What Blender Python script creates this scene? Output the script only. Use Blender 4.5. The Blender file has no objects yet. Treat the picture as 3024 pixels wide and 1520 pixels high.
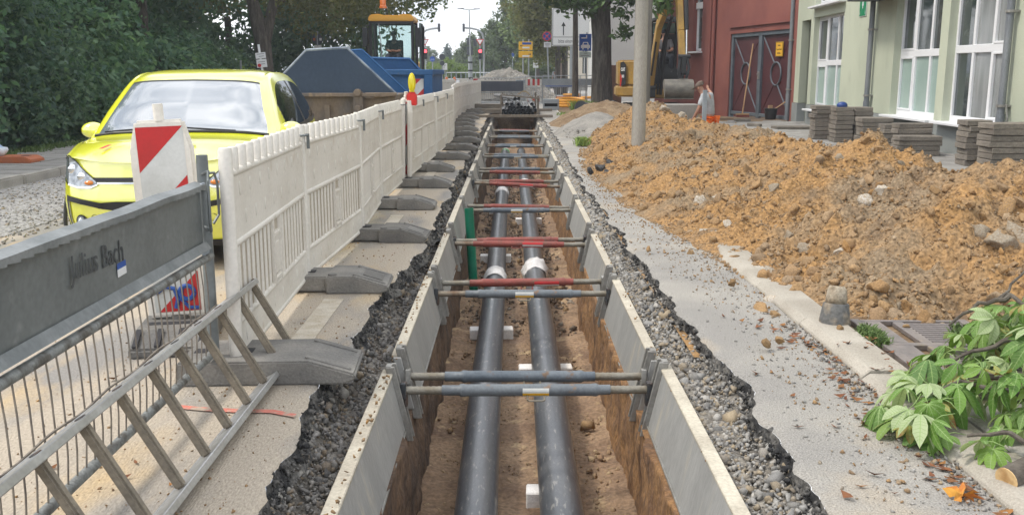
import bpy, bmesh, math, random
import numpy as np
from mathutils import Vector, Matrix, Euler, noise as mnoise

random.seed(7)
rng = np.random.default_rng(7)
S = bpy.context.scene
COL = S.collection
R = math.radians

# ------------------------------------------------------------------ camera, sky, sun, exposure
CAM_H = 1.47
PITCH = math.atan(549 / 2795)
cam_d = bpy.data.cameras.new('camera')
cam = bpy.data.objects.new('camera', cam_d)
COL.objects.link(cam)
cam.location = (0, 0, CAM_H)
cam.rotation_euler = (R(90) - PITCH, 0, 0)
cam_d.sensor_width = 36
cam_d.lens = 36 * 2795 / 3024
cam_d.clip_start = 0.05
cam_d.clip_end = 4000
S.camera = cam

SUN_EL, SUN_AZ = R(56), R(-96)          # azimuth from +Y towards +X: ahead and to the left
world = bpy.data.worlds.new('World')
S.world = world
world.use_nodes = True
nt = world.node_tree
nt.nodes.clear()
wo = nt.nodes.new('ShaderNodeOutputWorld')
bg = nt.nodes.new('ShaderNodeBackground')
bg.inputs['Strength'].default_value = 0.1
sky = nt.nodes.new('ShaderNodeTexSky')
sky.sky_type = 'NISHITA'
sky.sun_disc = False
sky.sun_elevation = SUN_EL
sky.sun_rotation = SUN_AZ
tc = nt.nodes.new('ShaderNodeTexCoord')
mp = nt.nodes.new('ShaderNodeMapping')
mp.inputs['Scale'].default_value = (1, 1, 2.2)
cn = nt.nodes.new('ShaderNodeTexNoise')
cn.inputs['Scale'].default_value = 2.6
cn.inputs['Detail'].default_value = 7
cn.inputs['Roughness'].default_value = 0.55
cr = nt.nodes.new('ShaderNodeValToRGB')
cr.color_ramp.elements[0].position = 0.34
cr.color_ramp.elements[0].color = (4.2, 4.6, 5.3, 1)
cr.color_ramp.elements[1].position = 0.62
cr.color_ramp.elements[1].color = (13.0, 13.0, 13.1, 1)
mx = nt.nodes.new('ShaderNodeMixRGB')
mx.inputs['Fac'].default_value = 0.86
nt.links.new(tc.outputs['Generated'], mp.inputs['Vector'])
nt.links.new(mp.outputs[0], cn.inputs['Vector'])
nt.links.new(cn.outputs['Fac'], cr.inputs['Fac'])
nt.links.new(sky.outputs[0], mx.inputs['Color1'])
nt.links.new(cr.outputs[0], mx.inputs['Color2'])
nt.links.new(mx.outputs[0], bg.inputs['Color'])
nt.links.new(bg.outputs[0], wo.inputs['Surface'])

sun_d = bpy.data.lights.new('sun', 'SUN')
sun_d.energy = 1.5
sun_d.angle = R(11)
sun_d.color = (1.0, 0.93, 0.82)
sun = bpy.data.objects.new('sun', sun_d)
COL.objects.link(sun)
sdir = Vector((math.sin(SUN_AZ) * math.cos(SUN_EL), math.cos(SUN_AZ) * math.cos(SUN_EL), math.sin(SUN_EL)))
sun.rotation_euler = (-sdir).to_track_quat('-Z', 'Y').to_euler()

S.view_settings.view_transform = 'Standard'
S.view_settings.look = 'None'
S.view_settings.gamma = 1
S.view_settings.exposure = 0.90
S.view_settings.use_curve_mapping = False
S.cycles.max_bounces = 6
S.cycles.transparent_max_bounces = 8
S.cycles.caustics_reflective = False
S.cycles.caustics_refractive = False

# ------------------------------------------------------------------ measuring helpers (photo pixel to place)
_c, _s = math.cos(PITCH), math.sin(PITCH)


def ray(u, v):
    x = (u - 1512) / 2795
    y = (760 - v) / 2795
    return Vector((x, _c + y * _s, -_s + y * _c))


def on_ground(u, v, z=0.0):
    d = ray(u, v)
    return Vector((0, 0, CAM_H)) + d * ((z - CAM_H) / d.z)


def at_depth(u, v, y):
    d = ray(u, v)
    return Vector((0, 0, CAM_H)) + d * (y / d.y)


def on_plane(u, v, p, n):
    d = ray(u, v)
    o = Vector((0, 0, CAM_H))
    return o + d * ((p - o).dot(n) / d.dot(n))


# ------------------------------------------------------------------ materials
def mat(name, col, rough=0.7, metal=0.0, col2=None, ns=3.0, lo=0.4, hi=0.6, bump=0.0, bs=40.0, col3=None, ns3=14.0, lo3=0.6, hi3=0.68,
        grain=0.12, rnd=0.0, spec=0.5, coat=0.0, attr=False, emit=None, estr=0.0, stretch=None, vor=0.0, vs=20.0, trans=0.0, back=None, ior=1.45, bd=0.02, trl=0.0):
    m = bpy.data.materials.new(name)
    m.use_nodes = True
    t = m.node_tree
    N, L = t.nodes, t.links
    b = N['Principled BSDF']
    b.inputs['Roughness'].default_value = rough
    b.inputs['Metallic'].default_value = metal
    b.inputs['Specular IOR Level'].default_value = spec
    b.inputs['Coat Weight'].default_value = coat
    b.inputs['Coat Roughness'].default_value = 0.04
    b.inputs['IOR'].default_value = ior
    if trans:
        b.inputs['Transmission Weight'].default_value = trans
    tcn = N.new('ShaderNodeTexCoord')
    vec = tcn.outputs['Object']
    if stretch:
        mpn = N.new('ShaderNodeMapping')
        mpn.inputs['Scale'].default_value = stretch
        L.new(vec, mpn.inputs['Vector'])
        vec = mpn.outputs[0]

    def noise(scale, detail=5, dist=0.0):
        n = N.new('ShaderNodeTexNoise')
        n.inputs['Scale'].default_value = scale
        n.inputs['Detail'].default_value = detail
        n.inputs['Distortion'].default_value = dist
        L.new(vec, n.inputs['Vector'])
        return n.outputs['Fac']

    def ramp(f, a, c):
        n = N.new('ShaderNodeMapRange')
        n.inputs['From Min'].default_value = a
        n.inputs['From Max'].default_value = c
        L.new(f, n.inputs['Value'])
        return n.outputs[0]

    def mixc(f, a, c, mode='MIX'):
        n = N.new('ShaderNodeMixRGB')
        n.blend_type = mode
        for sock, v in ((0, f), (1, a), (2, c)):
            if hasattr(v, 'links') or hasattr(v, 'is_output'):
                L.new(v, n.inputs[sock])
            elif isinstance(v, (int, float)):
                n.inputs[sock].default_value = v
            else:
                n.inputs[sock].default_value = (*v[:3], 1)
        return n.outputs[0]
    c = tuple(col)
    if col2 is not None and not attr:
        c = mixc(ramp(noise(ns), lo, hi), col, col2)
    if attr:
        a = N.new('ShaderNodeAttribute')
        a.attribute_name = 'rnd'
        oi = N.new('ShaderNodeObjectInfo')
        ad = N.new('ShaderNodeMath')
        ad.operation = 'ADD'
        L.new(a.outputs['Fac'], ad.inputs[0])
        L.new(oi.outputs['Random'], ad.inputs[1])
        fr = N.new('ShaderNodeMath')
        fr.operation = 'FRACT'
        L.new(ad.outputs[0], fr.inputs[0])
        vr = N.new('ShaderNodeValToRGB')
        cols = attr
        vr.color_ramp.elements[0].color = (*cols[0], 1)
        vr.color_ramp.elements[1].color = (*cols[-1], 1)
        for i, cc in enumerate(cols[1:-1]):
            e = vr.color_ramp.elements.new((i + 1) / (len(cols) - 1))
            e.color = (*cc, 1)
        L.new(fr.outputs[0], vr.inputs['Fac'])
        c = vr.outputs[0]
    if col3 is not None:
        c = mixc(ramp(noise(ns3, 6), lo3, hi3), c, col3)
    if grain:
        g = ramp(noise(bs * 1.7 if bump else 60, 3), 0.3, 0.7)
        gm = N.new('ShaderNodeMapRange')
        gm.inputs['To Min'].default_value = 1 - grain
        gm.inputs['To Max'].default_value = 1 + grain
        L.new(g, gm.inputs['Value'])
        c = mixc(1.0, c, gm.outputs[0], 'MULTIPLY')
    if rnd:
        oi = N.new('ShaderNodeObjectInfo')
        gm = N.new('ShaderNodeMapRange')
        gm.inputs['To Min'].default_value = 1 - rnd
        gm.inputs['To Max'].default_value = 1 + rnd
        L.new(oi.outputs['Random'], gm.inputs['Value'])
        c = mixc(1.0, c, gm.outputs[0], 'MULTIPLY')
    if back is not None:
        ge = N.new('ShaderNodeNewGeometry')
        c = mixc(ge.outputs['Backfacing'], c, back)
    if trl:
        tb_ = N.new('ShaderNodeBsdfTranslucent')
        ms_ = N.new('ShaderNodeMixShader')
        ms_.inputs[0].default_value = trl
        L.new(mixc(1.0, c, (1.25, 1.3, .8), 'MULTIPLY'), tb_.inputs['Color'])
        L.new(b.outputs[0], ms_.inputs[1])
        L.new(tb_.outputs[0], ms_.inputs[2])
        L.new(ms_.outputs[0], N['Material Output'].inputs['Surface'])
    if isinstance(c, tuple):
        b.inputs['Base Color'].default_value = (*c[:3], 1)
    else:
        L.new(c, b.inputs['Base Color'])
    if bump or vor:
        bn = N.new('ShaderNodeBump')
        bn.inputs['Strength'].default_value = bump or vor
        bn.inputs['Distance'].default_value = bd
        h = noise(bs, 6)
        if vor:
            vn = N.new('ShaderNodeTexVoronoi')
            vn.inputs['Scale'].default_value = vs
            L.new(vec, vn.inputs['Vector'])
            sm = N.new('ShaderNodeMath')
            sm.operation = 'ADD'
            L.new(h, sm.inputs[0])
            L.new(vn.outputs['Distance'], sm.inputs[1])
            h = sm.outputs[0]
        L.new(h, bn.inputs['Height'])
        L.new(bn.outputs[0], b.inputs['Normal'])
    if emit:
        b.inputs['Emission Color'].default_value = (*emit, 1)
        b.inputs['Emission Strength'].default_value = estr
    return m


M = {}
M['dust'] = mat('dusty_asphalt', (0.40, 0.345, 0.275), .95, col2=(0.245, 0.232, 0.215), ns=1.3, lo=.48, hi=.62, stretch=(1.5, .55, 1), bump=.5, bs=60, col3=(0.455, 0.345, 0.21), ns3=1.9, lo3=.54, hi3=.70, grain=.22)
M['asphalt'] = mat('grey_worn_asphalt', (0.28, 0.268, 0.25), .93, col2=(0.365, 0.345, 0.31), ns=1.4, lo=.4, hi=.66, bump=.9, bs=85, col3=(0.42, 0.345, 0.25), ns3=1.1, lo3=.56, hi3=.72, grain=.3)
M['asphalt_cut'] = mat('broken_asphalt', (0.028, 0.028, 0.029), .9, col2=(0.16, 0.152, 0.14), ns=9, lo=.44, hi=.62, bump=1.0, bs=45, grain=.4)
M['far_asphalt'] = mat('far_asphalt', (0.29, 0.285, 0.275), .9, col2=(0.36, 0.345, 0.32), ns=.25, bump=.1, bs=30)
M['gravel_ground'] = mat('gravel_bed', (0.145, 0.132, 0.115), .95, col2=(0.23, 0.21, 0.18), ns=14, bump=1.0, bs=30, vor=1.0, vs=28, grain=.4)
M['gravel_lane'] = mat('loose_gravel', (0.23, 0.225, 0.22), .95, col2=(0.36, 0.35, 0.335), ns=22, lo=.35, hi=.65, bump=1.0, bs=24, vor=1.0, vs=30, grain=.4)
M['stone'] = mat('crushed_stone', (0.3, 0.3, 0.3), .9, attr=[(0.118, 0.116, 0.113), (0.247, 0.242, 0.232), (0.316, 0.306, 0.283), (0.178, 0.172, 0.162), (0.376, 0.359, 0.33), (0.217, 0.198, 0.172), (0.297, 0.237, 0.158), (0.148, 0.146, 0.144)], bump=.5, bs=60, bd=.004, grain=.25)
M['stone_dark'] = mat('dirty_shaded_stone', (0.2, 0.2, 0.2), .9, attr=[(0.094, 0.091, 0.089), (0.187, 0.179, 0.166), (0.263, 0.246, 0.227), (0.131, 0.125, 0.119), (0.319, 0.3, 0.271), (0.159, 0.136, 0.114), (0.234, 0.182, 0.122), (0.112, 0.109, 0.106)], bump=.6, bs=60, bd=.004, grain=.3)  # dirty stone, also toned darker for the weaker light on the left bank
M['clod'] = mat('soil_clod', (0.3, 0.2, 0.1), .97, attr=[(0.289, 0.173, 0.075), (0.249, 0.162, 0.088), (0.299, 0.192, 0.095), (0.189, 0.128, 0.075), (0.299, 0.227, 0.15), (0.308, 0.177, 0.07), (0.259, 0.192, 0.125), (0.229, 0.138, 0.062)], bump=.8, bs=60, bd=.005, grain=.3)
M['heap'] = mat('ochre_soil', (0.305, 0.178, 0.073), .98, col2=(0.225, 0.165, 0.103), ns=.9, lo=.46, hi=.60, bump=1.0, bs=24, col3=(0.18, 0.125, 0.075), ns3=2.8, lo3=.57, hi3=.70, grain=.4, vor=1.0, vs=22)
M['dark_soil'] = mat('brown_soil', (0.16, 0.105, 0.06), .98, col2=(0.23, 0.165, 0.1), ns=3, bump=1.0, bs=22, grain=.3)
M['grey_sand'] = mat('grey_sand', (0.20, 0.19, 0.175), .97, col2=(0.26, 0.245, 0.22), ns=3, bump=.8, bs=28, grain=.25)
M['trench_floor'] = mat('trench_floor_soil', (0.275, 0.185, 0.115), .97, col2=(0.165, 0.105, 0.068), ns=2.2, lo=.42, hi=.66, bump=1.0, bs=24, col3=(.40, .29, .17), ns3=5, grain=.3)
M['wall_left'] = mat('trench_wall_dark_brown', (0.145, 0.09, 0.055), .97, col2=(0.08, 0.052, 0.037), ns=4.5, bump=1.0, bs=22, stretch=(1, 1.5, .85), grain=.35)  # left wall, darker brown than the right one
M['wall_right'] = mat('trench_wall_ochre', (0.25, 0.138, 0.060), .96, col2=(0.16, 0.088, 0.046), ns=4.5, lo=.4, hi=.65, bump=1.0, bs=22, stretch=(1, 1.5, .85), col3=(.11, .065, .04), ns3=7, lo3=.56, hi3=.70, grain=.35)  # right wall, brighter ochre than the left one
M['kerb'] = mat('pale_kerb', (0.375, 0.345, 0.295), .9, col2=(0.30, 0.272, 0.228), ns=2.5, bump=.4, bs=70, grain=.14, rnd=.05)
M['kerb_dark'] = mat('grey_kerb', (0.30, 0.285, 0.26), .9, col2=(0.36, 0.34, 0.31), ns=2.5, bump=.4, bs=60, grain=.15, rnd=.06)
M['slab'] = mat('pavement_slab', (0.29, 0.28, 0.265), .92, col2=(0.235, 0.225, 0.21), ns=1.6, bump=.4, bs=55, grain=.15, rnd=.1)
M['paver'] = mat('stacked_paver', (0.15, 0.132, 0.112), .92, col2=(0.215, 0.19, 0.16), ns=3, bump=.6, bs=38, grain=.22, rnd=.14)
M['soil_ground'] = mat('garden_soil', (0.06, 0.045, 0.03), .98, col2=(0.08, 0.085, 0.04), ns=1.2, bump=.8, bs=14, grain=.3)
M['verge'] = mat('verge_grass', (0.075, 0.115, 0.03), .95, col2=(0.13, 0.14, 0.055), ns=.6, bump=.8, bs=30, grain=.3)
M['alu'] = mat('weathered_aluminium', (0.42, 0.42, 0.405), .5, .35, col2=(0.33, 0.33, 0.32), ns=2.4, lo=.36, hi=.7, bump=.12, bs=30, col3=(0.50, 0.47, 0.40), ns3=5, lo3=.6, hi3=.72, stretch=(1, 1.6, .3), grain=.12, rnd=.08)
M['alu_edge'] = mat('muddy_aluminium_edge', (0.50, 0.46, 0.375), .7, .1, col2=(0.40, 0.36, 0.29), ns=5, bump=.3, bs=40, grain=.15)
M['alu_rail'] = mat('grey_end_rail', (0.30, 0.295, 0.275), .5, .4, col2=(0.24, 0.23, 0.21), ns=8, bump=.15, bs=30, grain=.12)
M['ladder'] = mat('ladder_aluminium', (0.47, 0.47, 0.465), .38, .55, col2=(0.37, 0.365, 0.35), ns=5, bump=.1, bs=30, grain=.1)
M['rung'] = mat('brown_rung', (0.19, 0.165, 0.13), .75, .2, col2=(0.25, 0.215, 0.165), ns=8, bump=.3, bs=40, grain=.15)  # brown, darker than the ladder rails
M['strut_blue'] = mat('blue_grey_strut_paint', (0.085, 0.105, 0.127), .5, .1, col2=(0.12, 0.14, 0.16), ns=6, col3=(.13, .085, .055), ns3=13, lo3=.63, hi3=.7, bump=.15, bs=40)
M['strut_grey'] = mat('grey_strut_paint', (0.14, 0.158, 0.172), .5, .1, col2=(0.11, 0.125, 0.14), ns=6, col3=(.18, .12, .08), ns3=13, lo3=.64, hi3=.7, bump=.15, bs=40)
M['strut_red'] = mat('red_strut_paint', (0.235, 0.055, 0.042), .55, .05, col2=(0.17, 0.048, 0.036), ns=6, col3=(.14, .075, .05), ns3=13, lo3=.62, hi3=.7, bump=.15, bs=40)
M['thread'] = mat('threaded_spindle', (0.225, 0.19, 0.145), .55, .5, col2=(0.14, 0.085, 0.05), ns=9, bump=.3, bs=40)
M['thread_pale'] = mat('pale_spindle', (0.23, 0.215, 0.18), .55, .4, col2=(0.18, 0.155, 0.115), ns=9, bump=.3, bs=40)
M['black_steel'] = mat('dark_bracket', (0.05, 0.055, 0.06), .5, .4, col2=(.12, .08, .06), ns=12)
M['pipe'] = mat('black_pipe_casing', (0.055, 0.062, 0.073), .30, 0, col2=(0.085, 0.09, 0.098), ns=2.0, col3=(0.19, 0.185, 0.175), ns3=20.0, lo3=.60, hi3=.67, stretch=(2.2, .5, 2.2), bump=.12, bs=25, grain=.1, spec=.6)
M['film'] = mat('white_film', (0.62, 0.60, 0.59), .45, col2=(0.50, 0.485, 0.47), ns=9, bump=.8, bs=14)
M['foam'] = mat('white_foam', (0.74, 0.72, 0.70), .9, col2=(0.66, 0.62, 0.57), ns=8, bump=.2, bs=60)
M['green_pipe'] = mat('green_plastic', (0.0, 0.155, 0.085), .4, col2=(0.0, 0.13, 0.07), ns=4)
M['fence_web'] = mat('dirty_shaded_web', (0.36, 0.315, 0.25), .7, col2=(.45, .40, .33), ns=3)  # dirt tan, darkened further to paint shade between the slats
M['fence'] = mat('white_plastic', (0.70, 0.67, 0.615), .5, col2=(0.61, 0.575, 0.515), ns=2.5, lo=.4, hi=.7, col3=(0.46, 0.39, 0.30), ns3=6, lo3=.66, hi3=.8, bump=.08, bs=30, grain=.06, rnd=.03)
M['rubber'] = mat('recycled_rubber', (0.125, 0.122, 0.117), .85, col2=(0.225, 0.213, 0.192), ns=3.5, lo=.4, hi=.7, bump=.4, bs=50, grain=.15, rnd=.18)
M['rubber_hole'] = mat('dark_rubber_recess', (0.03, 0.03, 0.034), .8, grain=.1)
M['red_rubber'] = mat('reddish_rubber', (0.33, 0.125, 0.07), .85, col2=(0.38, 0.17, 0.10), ns=5, bump=.4, bs=40, rnd=.1)
M['orange_rubber'] = mat('orange_base', (0.42, 0.115, 0.035), .8, col2=(0.36, 0.12, 0.06), ns=5, bump=.3, bs=40)
M['red'] = mat('red_reflective', (0.48, 0.02, 0.022), .4, col2=(0.42, 0.022, 0.022), ns=6, grain=.05)
M['white_sheet'] = mat('white_reflective', (0.58, 0.59, 0.575), .4, col2=(0.50, 0.51, 0.49), ns=7, grain=.05)
M['galv'] = mat('galvanised_steel', (0.185, 0.203, 0.205), .5, .3, col2=(0.135, 0.15, 0.153), ns=3, lo=.35, hi=.7, bump=.1, bs=25, col3=(.24, .255, .255), ns3=8, lo3=.62, hi3=.75, grain=.1)
M['galv_tube'] = mat('galvanised_tube', (0.21, 0.22, 0.215), .6, .25, col2=(0.10, 0.095, 0.085), ns=16, lo=.47, hi=.62, bump=.3, bs=50, grain=.2)
M['wire'] = mat('rusty_wire', (0.16, 0.14, 0.12), .7, .3, col2=(.25, .22, .18), ns=12, grain=.1)
M['galv_fold'] = mat('dull_fold', (0.22, 0.235, 0.24), .55, .2, col2=(0.15, 0.165, 0.17), ns=5, grain=.1)
M['galv_light'] = mat('pale_galvanised', (0.33, 0.37, 0.41), .55, .2, col2=(0.27, 0.31, 0.35), ns=2, grain=.08)
M['navy'] = mat('dark_blue_sheet', (0.055, 0.065, 0.09), .55, col2=(0.075, 0.085, 0.11), ns=2)
M['ink'] = mat('black_ink', (0.02, 0.021, 0.024), .8, grain=.1)
M['ink_soft'] = mat('faded_stencil', (0.062, 0.067, 0.07), .8, grain=.2)
M['blue_ink'] = mat('blue_print', (0.02, 0.075, 0.30), .5, grain=.1)
M['steel_text'] = mat('grey_print', (0.25, 0.25, 0.27), .6, grain=.1)
M['yellow_paint'] = mat('lemon_car_paint', (0.76, 0.78, 0.006), .30, 0, coat=1.0, grain=0, spec=.9, ior=1.6)
M['yellow_paint'].node_tree.nodes['Principled BSDF'].inputs['Coat IOR'].default_value = 2.6
M['yellow_paint'].node_tree.nodes['Principled BSDF'].inputs['Coat Roughness'].default_value = .10
M['car_glass'] = mat('car_glass', (0.15, 0.175, 0.20), .05, 0, spec=.8, grain=0, ior=2.9)  # pale base paints in part of the sky reflection on the windscreen
M['side_glass'] = mat('dark_car_glass', (0.012, 0.014, 0.016), .03, 0, spec=.7, grain=0)
M['black_plastic'] = mat('black_plastic', (0.018, 0.018, 0.02), .45, grain=.1)
M['chrome'] = mat('chrome', (0.70, 0.71, 0.72), .12, 1.0, grain=0)
M['lamp_glass'] = mat('lamp_glass', (0.40, 0.43, 0.46), .08, .6, col2=(0.16, 0.175, 0.19), ns=16, lo=.42, hi=.58, grain=0, coat=1.0)
M['amber'] = mat('amber_lens', (0.62, 0.19, 0.02), .25, grain=0, coat=.6)
M['tyre'] = mat('tyre', (0.02, 0.02, 0.02), .85, bump=.2, bs=40)
M['skip_shaded'] = mat('shaded_blue_skip_paint', (0.036, 0.054, 0.086), .7, .0, spec=.25, col2=(0.047, 0.067, 0.10), ns=1.4, lo=.35, hi=.7, col3=(0.15, 0.14, 0.13), ns3=3.3, lo3=.70, hi3=.78, stretch=(1, 1, .6), bump=.12, bs=14, grain=.08)  # skip blue darkened to paint the shade on the near plate
M['skip_blue'] = mat('blue_skip_paint', (0.020, 0.080, 0.205), .6, spec=.3, col2=(0.027, 0.095, 0.225), ns=1.6, col3=(.12, .12, .13), ns3=4, lo3=.70, hi3=.76, bump=.1, bs=14, grain=.08)
M['skip_edge'] = mat('worn_skip_edge', (0.25, 0.29, 0.33), .5, .2, col2=(0.12, 0.15, 0.2), ns=5)
M['skip_rust'] = mat('muddy_skip_steel', (0.175, 0.135, 0.10), .8, .1, col2=(0.12, 0.105, 0.095), ns=2.5, col3=(.26, .19, .12), ns3=6, lo3=.6, hi3=.7, bump=.4, bs=25, stretch=(1, 1, .5))
M['cat_yellow'] = mat('machine_yellow', (0.37, 0.22, 0.045), .5, col2=(0.28, 0.17, 0.045), ns=3, bump=.05, bs=20)  # yellow darkened to carry the tree shade over the digger
M['roof_yellow'] = mat('loader_yellow', (0.66, 0.34, 0.035), .4, grain=.05)
M['machine_black'] = mat('machine_black', (0.02, 0.022, 0.026), .55, grain=.15)
M['cab_glass'] = mat('greenish_cab_glass', (0.03, 0.075, 0.07), .04, 0, spec=.8, col2=(.10, .20, .185), ns=1.5, lo=.45, hi=.7, grain=0)
M['bucket_steel'] = mat('worn_bucket_steel', (0.15, 0.14, 0.125), .6, .4, col2=(0.21, 0.195, 0.17), ns=5, bump=.4, bs=25, stretch=(1, 1, 2))
M['green_plaster'] = mat('pale_green_plaster', (0.50, 0.535, 0.42), .95, col2=(0.435, 0.468, 0.365), ns=.7, stretch=(1, 1, .5), col3=(.38, .41, .32), ns3=2.2, lo3=.58, hi3=.76, bump=.5, bs=70, grain=.07)
M['plinth'] = mat('grey_plinth', (0.275, 0.295, 0.29), .9, col2=(0.235, 0.25, 0.245), ns=1.2, bump=.3, bs=50, grain=.08)
M['red_plaster'] = mat('brick_red_plaster', (0.27, 0.093, 0.073), .95, col2=(0.215, 0.072, 0.06), ns=.8, bump=.6, bs=50, grain=.1)
M['white_plaster'] = mat('white_plaster', (0.62, 0.62, 0.61), .95, col2=(0.56, 0.56, 0.55), ns=.6, bump=.3, bs=30)
M['cream_plaster'] = mat('cream_plaster', (0.55, 0.50, 0.42), .95, grain=.05)
M['frame_white'] = mat('white_window_frame', (0.74, 0.75, 0.77), .4, grain=.03)
M['glass_dark'] = mat('dark_window_glass', (0.03, 0.042, 0.045), .05, spec=.8, col2=(.09, .105, .10), ns=1.6, lo=.4, hi=.8, grain=0)
M['glass_frost'] = mat('frosted_glass', (0.30, 0.40, 0.365), .18, col2=(0.34, 0.435, 0.40), ns=1.2, grain=0)
M['curtain'] = mat('curtain_behind_glass', (0.17, 0.185, 0.185), .12, col2=(0.30, 0.31, 0.31), ns=7, stretch=(1, 3, .12), lo=.35, hi=.7, grain=0)
M['gate_red'] = mat('oxblood_gate_sheet', (0.062, 0.016, 0.02), .6, col2=(0.078, 0.02, 0.024), ns=2)
M['gate_frame'] = mat('grey_gate_frame', (0.088, 0.108, 0.128), .55, col2=(.115, .137, .158), ns=4)
M['zinc'] = mat('zinc_pipe', (0.175, 0.19, 0.21), .5, .2, col2=(0.225, 0.24, 0.255), ns=3, stretch=(1, 1, .4))
M['stump_core'] = mat('muddy_concrete', (.34, .295, .23), .95, col2=(.25, .20, .14), ns=14, bump=1.0, bs=40, bd=.008, grain=.3)
M['concrete'] = mat('weathered_concrete', (0.36, 0.34, 0.30), .92, col2=(0.30, 0.285, 0.255), ns=2.5, bump=.35, bs=30, stretch=(1.4, 1.4, .35), grain=.12)
M['timber'] = mat('grey_timber', (0.155, 0.13, 0.10), .9, col2=(0.205, 0.175, 0.14), ns=3, bump=.5, bs=20, stretch=(.25, 3, 3), grain=.2)
M['pole_wood'] = mat('old_grey_pole', (0.15, 0.14, 0.125), .92, col2=(0.20, 0.185, 0.165), ns=4, bump=.7, bs=16, stretch=(2, 2, .25))
M['bark'] = mat('tree_bark', (0.062, 0.052, 0.043), .95, col2=(0.115, 0.10, 0.085), ns=5, lo=.4, hi=.62, bump=1.0, bs=11, stretch=(2.2, 2.2, .35), grain=.3)
M['bark_pale'] = mat('branch_bark', (0.12, 0.105, 0.085), .9, col2=(0.075, 0.062, 0.05), ns=12, bump=.6, bs=40)
M['cut_wood'] = mat('fresh_cut_wood', (0.60, 0.42, 0.21), .8, col2=(0.40, 0.23, 0.09), ns=14, lo=.5, hi=.7)
M['leaf_dark'] = mat('dark_foliage', (0.05, 0.09, 0.03), .6, attr=[(0.051, 0.099, 0.078), (0.079, 0.145, 0.101), (0.108, 0.179, 0.112), (0.063, 0.122, 0.093), (0.139, 0.214, 0.124), (0.09, 0.154, 0.112)], grain=0, spec=.4, trl=0.5)
M['leaf_shrub'] = mat('shrub_foliage', (0.05, 0.09, 0.03), .6, attr=[(0.066, 0.138, 0.097), (0.099, 0.186, 0.121), (0.132, 0.235, 0.137), (0.077, 0.154, 0.109), (0.171, 0.276, 0.147), (0.108, 0.2, 0.128)], grain=0, spec=.4, trl=0.5)
M['leaf_mid'] = mat('street_tree_foliage', (0.06, 0.1, 0.03), .6, attr=[(0.069, 0.115, 0.04), (0.098, 0.149, 0.048), (0.127, 0.178, 0.057), (0.075, 0.127, 0.048), (0.149, 0.19, 0.063), (0.103, 0.144, 0.052)], grain=0, spec=.4, trl=0.5)
M['leaf_olive'] = mat('olive_foliage', (0.08, 0.1, 0.03), .6, attr=[(0.084, 0.102, 0.042), (0.126, 0.138, 0.054), (0.162, 0.168, 0.066), (0.096, 0.108, 0.048), (0.186, 0.18, 0.078), (0.12, 0.126, 0.054)], grain=0, spec=.4, trl=0.5)
M['leaf_far'] = mat('far_foliage', (0.06, 0.1, 0.05), .7, attr=[(.07, .105, .06), (.09, .13, .065), (.11, .15, .07), (.075, .11, .065), (.12, .155, .075), (.085, .12, .07)], grain=0, spec=.3, trl=0.35)
M['leaf_bright'] = mat('bright_bush_foliage', (0.12, 0.2, 0.04), .6, attr=[(.10, .16, .035), (.14, .21, .045), (.17, .24, .055), (.12, .18, .045)], grain=0, trl=0.5)
M['conifer'] = mat('conifer_needles', (0.03, 0.06, 0.05), .7, attr=[(.032, .06, .052), (.045, .08, .065), (.055, .092, .075)], grain=0)
M['chestnut'] = mat('chestnut_leaf', (0.09, 0.2, 0.03), .55, attr=[(.09, .19, .03), (.15, .28, .05), (.11, .23, .045), (.20, .33, .06), (.10, .20, .055), (.25, .35, .08)], back=(.40, .48, .27), bump=.35, bs=18, grain=.16, spec=.4, trl=0.3)
M['leaf_vein'] = mat('leaf_vein', (.24, .35, .12), .6, grain=0)
M['dry_leaf'] = mat('dry_brown_leaf', (0.15, 0.055, 0.025), .8, attr=[(.14, .05, .022), (.20, .08, .03), (.10, .04, .02), (.30, .14, .04), (.16, .07, .035)], grain=.2)
M['yellow_leaf'] = mat('yellow_orange_leaf', (0.55, 0.27, 0.04), .8, col2=(.45, .16, .03), ns=20)
M['weed'] = mat('small_weeds', (0.08, 0.13, 0.03), .8, attr=[(.06, .11, .025), (.09, .15, .04), (.12, .165, .05)], grain=0)
M['grate'] = mat('brown_iron_grate', (0.185, 0.165, 0.16), .5, .35, col2=(0.235, 0.205, 0.19), ns=6, col3=(.26, .21, .14), ns3=7, lo3=.6, hi3=.7, bump=.2, bs=30)
M['void'] = mat('drain_void', (0.008, 0.008, 0.008), 1.0, grain=0)
M['spray_red'] = mat('red_marking_spray', (0.56, 0.18, 0.135), .9, col2=(0.40, 0.32, 0.25), ns=20, lo=.44, hi=.60)
M['line_white'] = mat('worn_road_marking', (0.52, 0.475, 0.40), .9, col2=(0.44, 0.385, 0.30), ns=9, bump=.3, bs=70)
M['sign_white'] = mat('sign_white', (0.66, 0.67, 0.68), .45, grain=.03)
M['sign_blue'] = mat('sign_blue', (0.01, 0.075, 0.36), .45, grain=.03)
M['sign_yellow'] = mat('sign_yellow', (0.72, 0.40, 0.02), .45, grain=.03)
M['sign_green'] = mat('sign_green', (0.0, 0.21, 0.085), .45, grain=.03)
M['sign_back'] = mat('sign_back_grey', (0.06, 0.068, 0.085), .6, grain=.08)
M['pole_grey'] = mat('grey_pole', (0.30, 0.325, 0.345), .5, .3, grain=.08)
M['sig_dark'] = mat('signal_dark', (0.045, 0.05, 0.06), .6, grain=.05)
M['red_lamp'] = mat('red_signal_light', (0.8, 0.03, 0.03), .4, grain=0, emit=(1, .06, .08), estr=2.5)
M['yellow_lens'] = mat('yellow_beacon_lens', (0.72, 0.60, 0.005), .2, grain=0, coat=.8)
M['red_box'] = mat('red_battery_box', (0.62, 0.018, 0.012), .35, grain=.05, coat=.4)
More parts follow.
